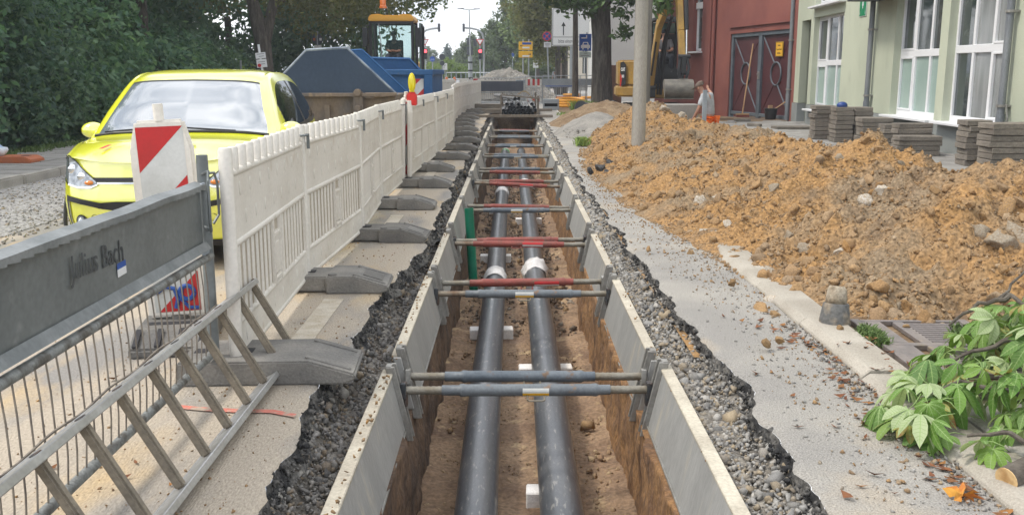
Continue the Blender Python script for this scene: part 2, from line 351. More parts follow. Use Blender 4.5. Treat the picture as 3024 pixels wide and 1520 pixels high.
M['orange_beacon'] = mat('orange_beacon_lens', (0.66, 0.16, 0.02), .25, grain=0, coat=.7)
M['conduit'] = mat('orange_conduit', (0.70, 0.31, 0.02), .45, bump=.3, bs=30)
M['blue_conduit'] = mat('blue_conduit', (0.015, 0.07, 0.36), .45)
M['tube_black'] = mat('black_plastic_pipe', (0.03, 0.034, 0.042), .35, grain=.1)
M['tube_dusty_lit'] = mat('dusty_lit_pipe_wall', (0.20, 0.205, 0.215), .55, col2=(0.11, 0.115, 0.125), ns=4, grain=.1)  # black wall greyed for dust and for the light on its outside
M['skin'] = mat('skin', (0.36, 0.19, 0.13), .6, grain=.05)
M['shirt_grey'] = mat('light_grey_cloth', (0.40, 0.415, 0.44), .9, col2=(0.34, 0.35, 0.375), ns=6, bump=.4, bs=18)
M['shirt_dim'] = mat('grey_shirt_cloth', (0.19, 0.19, 0.21), .9, bump=.3, bs=18)
M['hivis'] = mat('orange_work_trousers', (0.80, 0.155, 0.015), .8, col2=(.66, .12, .015), ns=5, bump=.4, bs=16)
M['cap'] = mat('brown_cap_cloth', (0.14, 0.105, 0.085), .9, bump=.2, bs=40)
M['dark_cloth'] = mat('dark_cloth', (0.02, 0.024, 0.034), .9)
M['bag_white'] = mat('white_bag', (0.62, 0.65, 0.69), .6, col2=(.3, .4, .55), ns=9, bump=.5, bs=14)
M['blue_helmet'] = mat('blue_plastic', (0.02, 0.055, 0.22), .4)
M['handle_wood'] = mat('wooden_handle', (0.40, 0.245, 0.125), .7, bump=.2, bs=30)
M['bristle'] = mat('reddish_bristles', (0.20, 0.05, 0.04), .9)


# ------------------------------------------------------------------ mesh building
class MB:
    def __init__(self):
        self.v, self.f, self.m = [], [], []
        self.mi = 0

    def add(self, vs, fs):
        k = len(self.v)
        self.v += [tuple(p) for p in vs]
        for f in fs:
            self.f.append(tuple(i + k for i in f))
            self.m.append(self.mi)
        return self

    def box(self, c, s, rot=None):
        h = [a / 2 for a in s]
        vs = [Vector((x * h[0], y * h[1], z * h[2])) for x in (-1, 1) for y in (-1, 1) for z in (-1, 1)]
        if rot is not None:
            vs = [rot @ p for p in vs]
        vs = [p + Vector(c) for p in vs]
        return self.add(vs, [(0, 1, 3, 2), (4, 6, 7, 5), (0, 4, 5, 1), (2, 3, 7, 6), (0, 2, 6, 4), (1, 5, 7, 3)])

    def quad(self, *p):
        return self.add(p, [tuple(range(len(p)))])

    def cyl(self, a, b, r0, r1=None, n=12, caps=True):
        r1 = r0 if r1 is None else r1
        a, b = Vector(a), Vector(b)
        d = (b - a).normalized()
        q = d.to_track_quat('Z', 'Y').to_matrix()
        vs = []
        for c, r in ((a, r0), (b, r1)):
            for i in range(n):
                t = 2 * math.pi * i / n
                vs.append(c + q @ Vector((r * math.cos(t), r * math.sin(t), 0)))
        fs = [(i, (i + 1) % n, n + (i + 1) % n, n + i) for i in range(n)]
        if caps:
            fs += [tuple(range(n - 1, -1, -1)), tuple(range(n, 2 * n))]
        return self.add(vs, fs)

    def tube(self, pts, r, n=8, caps=True):
        pts = [Vector(p) for p in pts]
        rs = r if isinstance(r, (list, tuple)) else [r] * len(pts)
        vs = []
        up = None
        for i, p in enumerate(pts):
            d = (pts[min(i + 1, len(pts) - 1)] - pts[max(i - 1, 0)]).normalized()
            if up is None:
                up = d.orthogonal().normalized()
            up = (up - d * up.dot(d)).normalized()
            w = d.cross(up)
            for k in range(n):
                t = 2 * math.pi * k / n
                vs.append(p + (up * math.cos(t) + w * math.sin(t)) * rs[i])
        fs = []
        for i in range(len(pts) - 1):
            for k in range(n):
                fs.append((i * n + k, i * n + (k + 1) % n, (i + 1) * n + (k + 1) % n, (i + 1) * n + k))
        if caps:
            fs += [tuple(range(n - 1, -1, -1)), tuple(range((len(pts) - 1) * n, len(pts) * n))]
        return self.add(vs, fs)

    def prism(self, poly, a, b, axis='y'):
        # poly: 2-D outline; extruded from a to b along the axis
        def P(p, h):
            return {'y': (p[0], h, p[1]), 'x': (h, p[0], p[1]), 'z': (p[0], p[1], h)}[axis]
        n = len(poly)
        vs = [P(p, a) for p in poly] + [P(p, b) for p in poly]
        fs = [(i, (i + 1) % n, n + (i + 1) % n, n + i) for i in range(n)]
        fs += [tuple(range(n - 1, -1, -1)), tuple(range(n, 2 * n))]
        return self.add(vs, fs)

    def ring(self, c, r, w, h, n=32, ax='y', a0=0, a1=2 * math.pi):
        # flat ring (hoop) lying round an axis
        pts = []
        for i in range(n + 1):
            t = a0 + (a1 - a0) * i / n
            p = {'y': (r * math.cos(t), 0, r * math.sin(t)), 'z': (r * math.cos(t), r * math.sin(t), 0), 'x': (0, r * math.cos(t), r * math.sin(t))}[ax]
            pts.append(Vector(c) + Vector(p))
        return self.tube(pts, w / 2, 6, caps=False)

    def lathe(self, prof, c=(0, 0, 0), n=20, ax='z'):
        vs = []
        for r, h in prof:
            for i in range(n):
                t = 2 * math.pi * i / n
                p = (r * math.cos(t), r * math.sin(t), h)
                if ax == 'y':
                    p = (p[0], p[2], p[1])
                if ax == 'x':
                    p = (p[2], p[0], p[1])
                vs.append(Vector(c) + Vector(p))
        fs = []
        for j in range(len(prof) - 1):
            for i in range(n):
                fs.append((j * n + i, j * n + (i + 1) % n, (j + 1) * n + (i + 1) % n, (j + 1) * n + i))
        fs += [tuple(range(n - 1, -1, -1)), tuple(range((len(prof) - 1) * n, len(prof) * n))]
        return self.add(vs, fs)

    def ell(self, c, r, nu=10, nv=6):
        prof = [(math.sin(math.pi * (j + .02) / (nv + .04)), -math.cos(math.pi * (j + .02) / (nv + .04))) for j in range(nv + 1)]
        k = len(self.v)
        self.lathe(prof, (0, 0, 0), nu)
        for i in range(k, len(self.v)):
            p = self.v[i]
            self.v[i] = (c[0] + p[0] * r[0], c[1] + p[1] * r[1], c[2] + p[2] * r[2])
        return self

    def xf(self, mtx, k=0):
        for i in range(k, len(self.v)):
            self.v[i] = tuple(mtx @ Vector(self.v[i]))
        return self


def data(name, mb, m, smooth=False, bevel=0.0, seg=1):
    me = bpy.data.meshes.new(name)
    me.from_pydata(mb.v, [], mb.f)
    ms = m if isinstance(m, (list, tuple)) else [m]
    for x in ms:
        me.materials.append(x)
    if len(ms) > 1:
        me.polygons.foreach_set('material_index', mb.m)
    bm = bmesh.new()
    bm.from_mesh(me)
    bmesh.ops.recalc_face_normals(bm, faces=bm.faces)
    if bevel:
        es = [e for e in bm.edges if len(e.link_faces) == 2 and e.calc_face_angle(0) > R(25)]
        bmesh.ops.bevel(bm, geom=es, offset=bevel, segments=seg, affect='EDGES', clamp_overlap=True)
    bm.to_mesh(me)
    bm.free()
    if smooth:
        me.polygons.foreach_set('use_smooth', [True] * len(me.polygons))
        if smooth != 'all':
            bm = bmesh.new()
            bm.from_mesh(me)
            for e in bm.edges:
                if len(e.link_faces) == 2 and e.calc_face_angle(0) > R(38):
                    e.smooth = False
            bm.to_mesh(me)
            bm.free()
    me.update()
    return me


def put(name, me, parent=None, kind=None):
    o = bpy.data.objects.new(name, me)
    COL.objects.link(o)
    if parent is not None:
        o.parent = parent
    if kind:
        o['kind'] = kind
    return o


def obj(name, mb, m, parent=None, smooth=False, bevel=0.0, seg=1, kind=None):
    return put(name, data(name, mb, m, smooth, bevel, seg), parent, kind)


def np_mesh(name, V, F, m, rnd=None, smooth=False):
    """V (n,3), F (k,q) one polygon size; fast path for big meshes."""
    me = bpy.data.meshes.new(name)
    V = np.asarray(V, dtype=np.float32)
    F = np.asarray(F, dtype=np.int32)
    q = F.shape[1]
    me.vertices.add(len(V))
    me.vertices.foreach_set('co', V.ravel())
    me.loops.add(F.size)
    me.loops.foreach_set('vertex_index', F.ravel())
    me.polygons.add(len(F))
    me.polygons.foreach_set('loop_start', np.arange(0, F.size, q, dtype=np.int32))
    me.polygons.foreach_set('loop_total', np.full(len(F), q, dtype=np.int32))
    if smooth:
        me.polygons.foreach_set('use_smooth', np.ones(len(F), dtype=bool))
    me.materials.append(m)
    me.update(calc_edges=True)
    if rnd is not None:
        a = me.attributes.new('rnd', 'FLOAT', 'POINT')
        a.data.foreach_set('value', np.asarray(rnd, dtype=np.float32))
    me.validate()
    return me


def thing(name, label, cat, loc=(0, 0, 0), rotz=0.0, group=None):
    o = bpy.data.objects.new(name, None)
    COL.objects.link(o)
    o.empty_display_size = .1
    o.location = loc
    o.rotation_euler = (0, 0, rotz)
    return tag(o, label, cat, group)


def tag(o, label, cat, group=None):
    o['label'] = label
    o['category'] = cat
    if group:
        o['group'] = group
    return o


def struct(name, mb, m, parent=None, **k):
    o = obj(name, mb, m, parent, **k)
    if parent is None:
        o['kind'] = 'structure'
    return o


def kids_of(root):
    return [x for x in bpy.data.objects if x.parent is root]


_KIDS = {}


def dup(root, loc, rotz=0.0, label=None):
    if root.name not in _KIDS:
        _KIDS[root.name] = [(c, kids_of(c)) for c in kids_of(root)]
    r = root.copy()
    COL.objects.link(r)
    r.location = loc
    r.rotation_euler = (root.rotation_euler[0], root.rotation_euler[1], rotz)
    if label:
        r['label'] = label
    for c, gs in _KIDS[root.name]:
        d = c.copy()
        COL.objects.link(d)
        d.parent = r
        for g in gs:
            e = g.copy()
            COL.objects.link(e)
            e.parent = d
    return r


def frame_m(o, x, y):
    x = Vector(x).normalized()
    y = Vector(y)
    y = (y - x * y.dot(x)).normalized()
    z = x.cross(y)
    m = Matrix((x, y, z)).transposed().to_4x4()
    m.translation = Vector(o)
    return m


_dg = None


def text(name, s, size, m, mtx, parent=None, ext=0.001, align='CENTER', sx=1.0, bold=0.0):
    cu = bpy.data.curves.new('t', 'FONT')
    cu.body = s
    cu.size = size
    cu.align_x = align
    cu.align_y = 'CENTER'
    cu.extrude = ext
    cu.resolution_u = 3
    cu.offset = bold
    t = bpy.data.objects.new('t', cu)
    COL.objects.link(t)
    dg = bpy.context.evaluated_depsgraph_get()
    me = bpy.data.meshes.new_from_object(t.evaluated_get(dg))
    bpy.data.objects.remove(t)
    bpy.data.curves.remove(cu)
    me.name = name
    me.materials.clear()
    me.materials.append(m)
    me.transform(mtx @ Matrix.Diagonal((sx, 1, 1, 1)))
    return put(name, me, parent)


# stones ------------------------------------------------------------------------------------------
def ico(sub):
    bm = bmesh.new()
    bmesh.ops.create_icosphere(bm, subdivisions=sub, radius=1)
    V = np.array([v.co[:] for v in bm.verts])
    F = np.array([[v.index for v in f.verts] for f in bm.faces])
    bm.free()
    return V, F


ICO1, ICO2, ICO3 = ico(1), ico(2), ico(3)


def rock_shapes(base, n, cuts=5, jit=.1, flat=.75, l0=.5, l1=.85):
    out = []
    V0, F = base
    for _ in range(n):
        V = V0.copy()
        for _k in range(cuts):
            d = rng.normal(size=3)
            d /= np.linalg.norm(d)
            lim = rng.uniform(l0, l1)
            s = V @ d
            V -= np.outer(np.maximum(s - lim, 0), d)
        V *= 1 + rng.normal(scale=jit, size=(len(V), 1))
        V *= rng.uniform(flat, 1.15, size=3)
        out.append(V)
    return out, F


def hull_rocks(n, k):
    out = []
    for _ in range(n):
        bm = bmesh.new()
        sc = rng.uniform(.62, 1.2, 3)
        for _i in range(k):
            d = rng.normal(size=3)
            d /= np.linalg.norm(d)
            bm.verts.new(d * sc * rng.uniform(.8, 1.05))
        bmesh.ops.convex_hull(bm, input=bm.verts)
        bmesh.ops.delete(bm, geom=[v for v in bm.verts if not v.link_faces], context='VERTS')
        bmesh.ops.triangulate(bm, faces=bm.faces)
        bmesh.ops.recalc_face_normals(bm, faces=bm.faces)
        bm.verts.index_update()
        out.append((np.array([v.co[:] for v in bm.verts]), np.array([[v.index for v in f.verts] for f in bm.faces])))
        bm.free()
    return out


ROCK_S = hull_rocks(14, 9)
ROCK_M = hull_rocks(22, 10)
CLOD_L, CLOD_LF = rock_shapes(ICO3, 10, 9, .03, .65, .42, .85)
for _V in CLOD_L:
    for _i in range(len(_V)):
        _p = Vector(_V[_i] * 1.7)
        _V[_i] *= 1 + .20 * mnoise.fractal(_p + Vector((9.1, 3.3, 1.7)), 1, 2, 4)


def rand_rot(n):
    q = rng.normal(size=(n, 4))
    q /= np.linalg.norm(q, axis=1, keepdims=True)
    w, x, y, z = q.T
    return np.stack([1 - 2 * (y * y + z * z), 2 * (x * y - z * w), 2 * (x * z + y * w), 2 * (x * y + z * w), 1 - 2 * (x * x + z * z), 2 * (y * z - x * w),
                     2 * (x * z - y * w), 2 * (y * z + x * w), 1 - 2 * (x * x + y * y)], 1).reshape(n, 3, 3)


def scatter(name, P, size, m, shapes=None, F=None, parent=None, kind='stuff', smooth=False):
    """Many stones joined into one mesh of kind stuff."""
    shapes = shapes or ROCK_S
    if F is not None:
        shapes = [(v, F) for v in shapes]
    n = len(P)
    P, size = np.asarray(P), np.asarray(size)
    pick = rng.integers(0, len(shapes), n)
    VV, FF, RN, base = [], [], [], 0
    for q, (sv, sf) in enumerate(shapes):
        ix = np.nonzero(pick == q)[0]
        if not len(ix):
            continue
        k = len(sv)
        V = np.einsum('nij,kj->nki', rand_rot(len(ix)), sv) * size[ix].reshape(-1, 1, 1) + P[ix][:, None, :]
        VV.append(V.reshape(-1, 3))
        FF.append((sf[None] + base + (np.arange(len(ix)) * k)[:, None, None]).reshape(-1, 3))
        RN.append(np.repeat(rng.random(len(ix)), k))
        base += len(ix) * k
    me = np_mesh(name, np.concatenate(VV), np.concatenate(FF), m, np.concatenate(RN), smooth)
    o = put(name, me, parent)
    if kind:
        o['kind'] = kind
    return o


def part_mat(m):
    """The same material for single stones, whose own coordinates run from -1 to 1."""
    k = m.name + '_single'
    if k in bpy.data.materials:
        return bpy.data.materials[k]
    c = m.copy()
    c.name = k
    for n in c.node_tree.nodes:
        if n.type in ('TEX_NOISE', 'TEX_VORONOI') and n.inputs['Scale'].default_value > 12:
            n.inputs['Scale'].default_value /= 8
        if n.type == 'BUMP':
            n.inputs['Distance'].default_value = .006
    return c


def stone_parts(name, P, size, m, parent, shapes=None, F=None, smooth=False):
    shapes = shapes or ROCK_M
    if F is not None:
        shapes = [(v, F) for v in shapes]
    mes = [np_mesh(name, v, f, part_mat(m), None, smooth) for v, f in shapes]
    for p, s in zip(P, size):
        o = put(name, random.choice(mes), parent)
        o.location = p
        o.rotation_euler = (random.uniform(0, 6.3), random.uniform(0, 6.3), random.uniform(0, 6.3))
        o.scale = (s, s, s)


# noise on arrays
def fbm(x, y, scale, seed=0.0, oct=4):
    x = np.asarray(x, float)
    y = np.asarray(y, float)
    out = np.zeros(x.shape)
    fx, fy = x.ravel() * scale, y.ravel() * scale
    f = np.array([mnoise.fractal(Vector((a, b, seed)), 1.0, 2.0, oct) for a, b in zip(fx, fy)])
    return f.reshape(out.shape)


def grid_mesh(name, X, Y, Z, m, smooth=True, parent=None, kind='structure'):
    ny, nx = X.shape
    V = np.stack([X.ravel(), Y.ravel(), Z.ravel()], 1)
    i = np.arange(ny * nx).reshape(ny, nx)
    F = np.stack([i[:-1, :-1].ravel(), i[:-1, 1:].ravel(), i[1:, 1:].ravel(), i[1:, :-1].ravel()], 1)
    o = put(name, np_mesh(name, V, F, m, None, smooth), parent)
    if kind:
        o['kind'] = kind
    return o

# ================================================================== SETTING: ground, road, trench
def edge_left(y):
    y = np.asarray(y, float)
    base = np.interp(y, [0, 3, 5, 6.5, 8, 10, 20, 31], [-.88, -.885, -.905, -.89, -.76, -.78, -.80, -.80])
    return base + .055 * fbm(y, y * 0, 1.1, 3.1, 3) + .06 * fbm(y, y * 0, 2.6, 8.2, 4) * .8 + .011 * fbm(y, y * 0, 11, 1.2, 3)


def edge_right(y):
    y = np.asarray(y, float)
    base = np.interp(y, [0, 3, 4.5, 8, 12, 20, 31], [1.10, 1.09, 1.10, 1.0, .98, 1.0, 1.0])
    return base + .06 * fbm(y, y * 0, 1.0, 13.7, 3) + .065 * fbm(y, y * 0, 2.4, 21.2, 4) * .75 + .012 * fbm(y, y * 0, 11, 4.2, 3)


rows = np.concatenate([np.arange(.9, 9, .028), np.arange(9, 16, .06), np.arange(16, 36.51, .15)])
eL, eR = edge_left(rows), edge_right(rows)

# left carriageway up to its broken edge
cols = [-6.45, -5.5, -4.5, -3.5, -2.6, -2.0, -1.6, -1.3]
X = np.stack([np.full_like(rows, c) for c in cols] + [eL - .12, eL - .05, eL - .015, eL], 1)
Y = np.repeat(rows[:, None], X.shape[1], 1)
Z = np.zeros_like(X)
Z[:, -2] -= .004
Z[:, -1] -= .014
grid_mesh('road_surface', X, Y, Z, M['dust'])
# right asphalt strip
X = np.stack([eR, eR + .015, eR + .05, eR + .12, eR * 0 + 1.35, eR * 0 + 1.55, eR * 0 + 1.72], 1)
Y = np.repeat(rows[:, None], X.shape[1], 1)
Z = np.zeros_like(X)
Z[:, 0] -= .014
Z[:, 1] -= .004
grid_mesh('asphalt_strip', X, Y, Z, M['asphalt'])


def cut_face(name, e, s):
    n = 6
    X = np.zeros((len(rows), n))
    Z = np.zeros((len(rows), n))
    for k in range(n):
        f = k / (n - 1)
        X[:, k] = e + s * (.002 + .036 * f ** 1.4 * (1 + .6 * fbm(rows, rows * 0 + k, 3.0, 4.4, 2))) + .016 * fbm(rows, rows * 0 + k * .7, 22, 9.9 + k, 2) * (f > 0)
        Z[:, k] = -.013 - .10 * f + .012 * fbm(rows, rows * 0 + k, 16, 2.2, 2) * (0 < f < 1)
    grid_mesh(name, X, np.repeat(rows[:, None], n, 1), Z, M['asphalt_cut'], smooth=False)


cut_face('asphalt_edge', eL, 1)
cut_face('asphalt_edge', eR, -1)

MID = .078                              # trench axis
PT, PB, PZT, PZB = .703, .635, -.09, -.39  # half widths of the shoring at its top and foot, heights


def bank(name, e, s, z0, z1, z2):
    n = 9
    X = np.zeros((len(rows), n))
    Z = np.zeros((len(rows), n))
    xin = MID + s * (PT + .055)
    for k in range(n):
        f = k / (n - 1)
        X[:, k] = e * (1 - f) + xin * f + s * .03 * (1 - f)
        Z[:, k] = z0 + (z1 - z0) * min(f * 3, 1) + (z2 - z1) * max(0, (f - .33) / .67)
        Z[:, k] += .02 * fbm(rows, rows * 0 + k * .35, 6, 5.5 * s, 3)
    X = np.concatenate([X, X[:, -1:] - s * .03], 1)
    Z = np.concatenate([Z, Z[:, -1:] - .6], 1)
    o = grid_mesh(name, X, np.repeat(rows[:, None], n + 1, 1), Z, M['gravel_ground'])
    return o


bl = bank('gravel_bank', eL, -1, -.07, -.17, -.23)
br = bank('gravel_bank', eR, 1, -.07, -.105, -.13)


def bank_stones(parent, efun, s, z0, z1, z2, m, n_far, n_near):
    xin = MID + s * (PT + .06)

    def pts(y, f):
        e = efun(y) - s * .01
        x = e * (1 - f) + xin * f
        z = z0 + (z1 - z0) * np.minimum(f * 3, 1) + (z2 - z1) * np.maximum(0, (f - .33) / .67)
        return np.stack([x, y, z], 1)
    n = 170
    y = 2.5 + 5.5 * rng.random(n) ** 1.2
    P = pts(y, rng.uniform(.12, .92, n))
    P[:, 2] += .003
    stone_parts('stone', P, rng.uniform(.017, .036, n) * rng.choice([1, 1, .8, 1.3, 1.6], n), m, parent)
    y = 2.4 + 9 * rng.random(n_near) ** 1.6
    P = pts(y, rng.uniform(.0, 1, n_near))
    P[:, 2] += rng.uniform(-.006, .006, n_near)
    scatter('loose_stones', P, .006 + .016 * rng.random(n_near) ** 2, m, ROCK_M, None, parent)
    y = 9 + 21 * rng.random(n_far) ** 1.2
    P = pts(y, rng.uniform(.0, 1, n_far))
    P[:, 2] += rng.uniform(-.004, .012, n_far)
    scatter('loose_stones', P, rng.uniform(.016, .042, n_far), m, None, None, parent)


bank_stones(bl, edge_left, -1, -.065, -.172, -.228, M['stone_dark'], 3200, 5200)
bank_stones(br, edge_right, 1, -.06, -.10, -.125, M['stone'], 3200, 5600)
# black crumbs along the broken asphalt
for efun, s in ((edge_left, -1), (edge_right, 1)):
    n = 1300
    y = 2.4 + 12 * rng.random(n) ** 1.5
    P = np.stack([efun(y) - s * (-.006 + .055 * rng.random(n) ** 1.5), y, -.012 - rng.uniform(0, .07, n)], 1)
    scatter('asphalt_crumbs', P, .005 + .016 * rng.random(n) ** 2, M['asphalt_cut'])

# trench floor and walls
fy = np.concatenate([np.arange(1.0, 9, .035), np.arange(9, 36.41, .1)])
fx = np.linspace(-.72, .96, 48)
X, Y = np.meshgrid(fx, fy)
Z = -.95 + .035 * fbm(X, Y, 2.6, 1.1, 4) + .018 * fbm(X, Y, 11, 2.1, 3)
Z += .09 * np.maximum(0, np.abs(X - .065) / .6 - .72)
grid_mesh('trench_floor', X, Y, Z, M['trench_floor'])
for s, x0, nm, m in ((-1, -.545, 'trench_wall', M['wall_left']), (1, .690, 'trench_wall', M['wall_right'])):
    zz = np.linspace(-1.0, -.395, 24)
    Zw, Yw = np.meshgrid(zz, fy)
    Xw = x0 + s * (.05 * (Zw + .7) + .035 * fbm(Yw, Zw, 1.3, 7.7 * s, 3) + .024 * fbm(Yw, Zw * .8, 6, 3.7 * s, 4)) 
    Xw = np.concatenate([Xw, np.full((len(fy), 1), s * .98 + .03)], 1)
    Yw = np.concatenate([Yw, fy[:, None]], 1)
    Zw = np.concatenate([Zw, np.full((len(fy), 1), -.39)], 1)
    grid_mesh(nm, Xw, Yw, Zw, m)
mb = MB()
mb.quad((-1.1, 36.4, -1.05), (1.2, 36.4, -1.05), (1.2, 36.4, 0), (-1.1, 36.4, 0))
mb.quad((-1.1, 1.0, -1.05), (1.2, 1.0, -1.05), (1.2, 1.0, 0), (-1.1, 1.0, 0))
struct('trench_end', mb, M['dark_soil'])
# clods and footprints in the trench
n = 5200
y = 3.5 + 25 * rng.random(n) ** 1.8
x = np.where(rng.random(n) < .5, rng.uniform(-.53, .05, n), rng.uniform(.05, .66, n))
side = (np.abs(x - .06) > .42)
P = np.stack([x, y, np.full(n, -.95)], 1)
scatter('trench_crumbs', P, np.where(side, rng.uniform(.008, .03, n), rng.uniform(.005, .014, n)), mat('trench_clod', (.3, .2, .1), .97, attr=[(.34, .24, .145), (.29, .19, .11), (.36, .265, .16), (.26, .165, .10)], bump=.8, bs=40))
tf = bpy.data.objects['trench_floor']
n = 1700
y = 8.5 + 19 * rng.random(n)
x = np.where(rng.random(n) < .4, rng.uniform(-.52, -.33, n), np.where(rng.random(n) < .5, rng.uniform(-.06, .13, n), rng.uniform(.38, .64, n)))
scatter('trench_rubble', np.stack([x, y, np.full(n, -.94)], 1), .012 + .035 * rng.random(n) ** 2, mat('brown_rubble', (.2, .15, .1), .95, attr=[(.14, .10, .065), (.20, .15, .105), (.10, .075, .055), (.26, .22, .175), (.17, .115, .07)], grain=.3))
P = [(.52, 6.15, -.925), (.45, 10.9, -.92), (.55, 10.4, -.92), (.50, 9.9, -.92), (.56, 9.4, -.93), (.02, 14.8, -.92), (-.33, 12.6, -.93), (-.4, 8.9, -.92), (-.42, 6.1, -.93), (.55, 11.4, -.92), (.1, 11.9, -.91), (.52, 13.5, -.92)]
stone_parts('stone', P, [.06, .05, .06, .055, .05, .08, .05, .045, .03, .06, .045, .06], M['clod'], tf)

# the rest of the ground
mb = MB()
mb.quad((-6.45, -8, 0), (1.72, -8, 0), (1.72, .9, 0), (-6.45, .9, 0))
struct('road_near', mb, M['dust'])
mb = MB()
mb.quad((-6.45, 36.4, 0), (1.72, 36.4, 0), (1.72, 45, 0), (-6.45, 45, 0))
struct('road_beyond_trench', mb, M['far_asphalt'])
mb = MB()
mb.quad((-6.44, -8, .006), (-4.6, -8, .006), (-4.6, 12, .006), (-6.44, 12, .006))
mb.quad((-6.44, 12, .006), (-4.6, 12, .006), (-5.2, 40, .006), (-6.44, 40, .006))
struct('gravel_strip', mb, M['gravel_lane'])
n = 5200
P = np.stack([-6.4 + 2.0 * rng.random(n), 6 + 14 * rng.random(n) ** 1.3, np.full(n, .008)], 1)
scatter('gravel', P, rng.uniform(.008, .024, n), M['stone'], kind='stuff')
# left pavement with its kerb stones and flags
kb = MB()
kb.box((-8.2, 26, -.03), (3.2, 68, .17))
sl = struct('left_pavement', kb, M['soil_ground'])
me_k = data('kerb_stone', MB().box((0, 0, 0), (.15, .98, .3)), M['kerb_dark'], bevel=.02, seg=2)
for i in range(30):
    o = put('kerb_stone', me_k, sl)
    o.location = (-6.525 + .012 * math.sin(i * 2.3), 7.0 + i, -.025 + .006 * math.sin(i * 1.7))
me_f = data('paving_flag', MB().box((0, 0, 0), (.58, .48, .06)), M['slab'], bevel=.008)
for j in range(3):
    for i in range(44):
        o = put('paving_flag', me_f, sl)
        o.location = (-6.90 - j * .6 + .004 * math.sin(i * 3 + j), 9.0 + i * .5 + (j % 2) * .25, .083 + .006 * math.sin(i * 5.1 + j * 2))
        o.rotation_euler = (.008 * math.sin(i * 2.2 + j), .008 * math.cos(i * 1.3 + j), .006 * math.sin(i))
mb = MB()
mb.quad((-40, -8, .04), (-8.7, -8, .04), (-8.7, 75, .04), (-40, 75, .04))
struct('garden_ground', mb, M['soil_ground'])
# right side: footway bed under the heaps, a dug-out beside the house pavement
mb = MB()
mb.quad((1.9, -8, .012), (5.6, -8, .012), (5.6, 16.5, .012), (1.9, 16.5, .012))
mb.quad((1.72, 16.5, .012), (3.95, 16.5, .012), (3.95, 26.5, .012), (1.72, 26.5, .012))
mb.quad((1.72, 26.5, .012), (12, 26.5, .012), (12, 45, .012), (1.72, 45, .012))
struct('footway_ground', mb, M['dark_soil'])
mb = MB()
mb.quad((3.95, 16.5, -.45), (5.62, 16.5, -.45), (5.62, 26.5, -.45), (3.95, 26.5, -.45))
mb.quad((3.95, 16.5, -.45), (3.95, 26.5, -.45), (3.95, 26.5, .012), (3.95, 16.5, .012))
mb.quad((5.6, 16.5, -.45), (5.6, 26.5, -.45), (5.6, 26.5, .03), (5.6, 16.5, .03))
mb.quad((3.95, 26.5, -.45), (5.6, 26.5, -.45), (5.6, 26.5, .012), (3.95, 26.5, .012))
mb.quad((3.95, 16.5, -.45), (5.6, 16.5, -.45), (5.6, 16.5, .012), (3.95, 16.5, .012))
struct('dug_out_ground', mb, M['dark_soil'])
mb = MB().box((7.6, 12, -.04), (3.96, 30, .2))
hp = struct('house_pavement', mb, M['soil_ground'])
me_f = data('paving_slab', MB().box((0, 0, 0), (.493, .993, .07)), M['slab'], bevel=.008)
for j in range(5):
    for i in range(18):
        o = put('paving_slab', me_f, hp)
        o.location = (5.83 + j * .5 + .03 * math.sin(i * 2.1) * (j == 0), 9.0 + i * 1.0 + (j % 2) * .5, .075 + .005 * math.sin(i * 3.3 + j * 2.1))
        o.rotation_euler = (.006 * math.sin(i * 1.9 + j), .008 * math.cos(i * 2.7 + j), .008 * math.sin(i + j))
fp = MB().box((2.75, 2.9, -.03), (1.66, 2.7, .09))
fp = struct('footway_flags', fp, M['soil_ground'])
me_f = data('paving_flag', MB().box((0, 0, 0), (.39, .39, .05)), M['kerb_dark'], bevel=.008)
for j in range(4):
    for i in range(6):
        o = put('paving_flag', me_f, fp)
        o.location = (2.13 + j * .4, 1.78 + i * .4, .008 + .004 * math.sin(i * 3 + j * 2))
        o.rotation_euler = (.01 * math.sin(i + j), .01 * math.cos(i * 2 + j), .01 * math.sin(i * 5 + j))
# wide ground to the horizon
mb = MB()
for x0, x1, y0, y1, z in ((-1500, -40, -60, 75, -.03), (9.5, 1500, -60, 45, -.03), (-40, 9.5, -60, -8, -.03), (-1500, -40, 75, 3000, -.03), (40, 1500, 45, 3000, -.03)):
    mb.quad((x0, y0, z), (x1, y0, z), (x1, y1, z), (x0, y1, z))
struct('ground', mb, M['verge'])
mb = MB()
mb.quad((-40, 75, -.01), (-11, 75, -.01), (-11, 3000, -.01), (-40, 3000, -.01))
mb.quad((8, 45, -.01), (40, 45, -.01), (40, 3000, -.01), (8, 3000, -.01))
struct('grass_verge', mb, M['verge'])
mb = MB()
mb.quad((-11, 45, 0), (8, 45, 0), (8, 3000, 0), (-11, 3000, 0))
mb.quad((-8.7, 45, -.004), (-6.45, 45, -.004), (-6.45, 75, -.004), (-8.7, 75, -.004))
struct('far_road', mb, M['far_asphalt'])
mb = MB()
mb.box((-14, 95, .05), (26, 8, .1))
struct('traffic_island', mb, M['verge'])

# kerb stones of the right-hand footway
kr = MB().box((1.80, 3.4, -.06), (.16, 22, .1))
kr = struct('kerb', kr, M['gravel_ground'])
kme = data('kerb_stone', MB().prism([(-.115, -.1), (.115, -.1), (.115, .045), (-.075, .045), (-.115, .012)], -.496, .496, 'y'), M['kerb'], bevel=.006)
for i, (y, dx, dz, rz) in enumerate([(1.9, .0, .0, 0), (2.9, .002, .004, .004), (3.9, -.004, -.01, -.012), (4.9, .006, .006, .006), (5.9, .0, .0, -.004), (6.9, -.015, -.004, .02), (7.9, .01, -.006, -.012), (8.9, .0, .0, .01), (9.9, 0, 0, 0), (10.9, 0, 0, 0), (11.9, 0, 0, 0)]):
    o = put('kerb_stone', kme, kr)
    o.location = (1.805 + dx, y, dz)
    o.rotation_euler = (0, 0, rz)

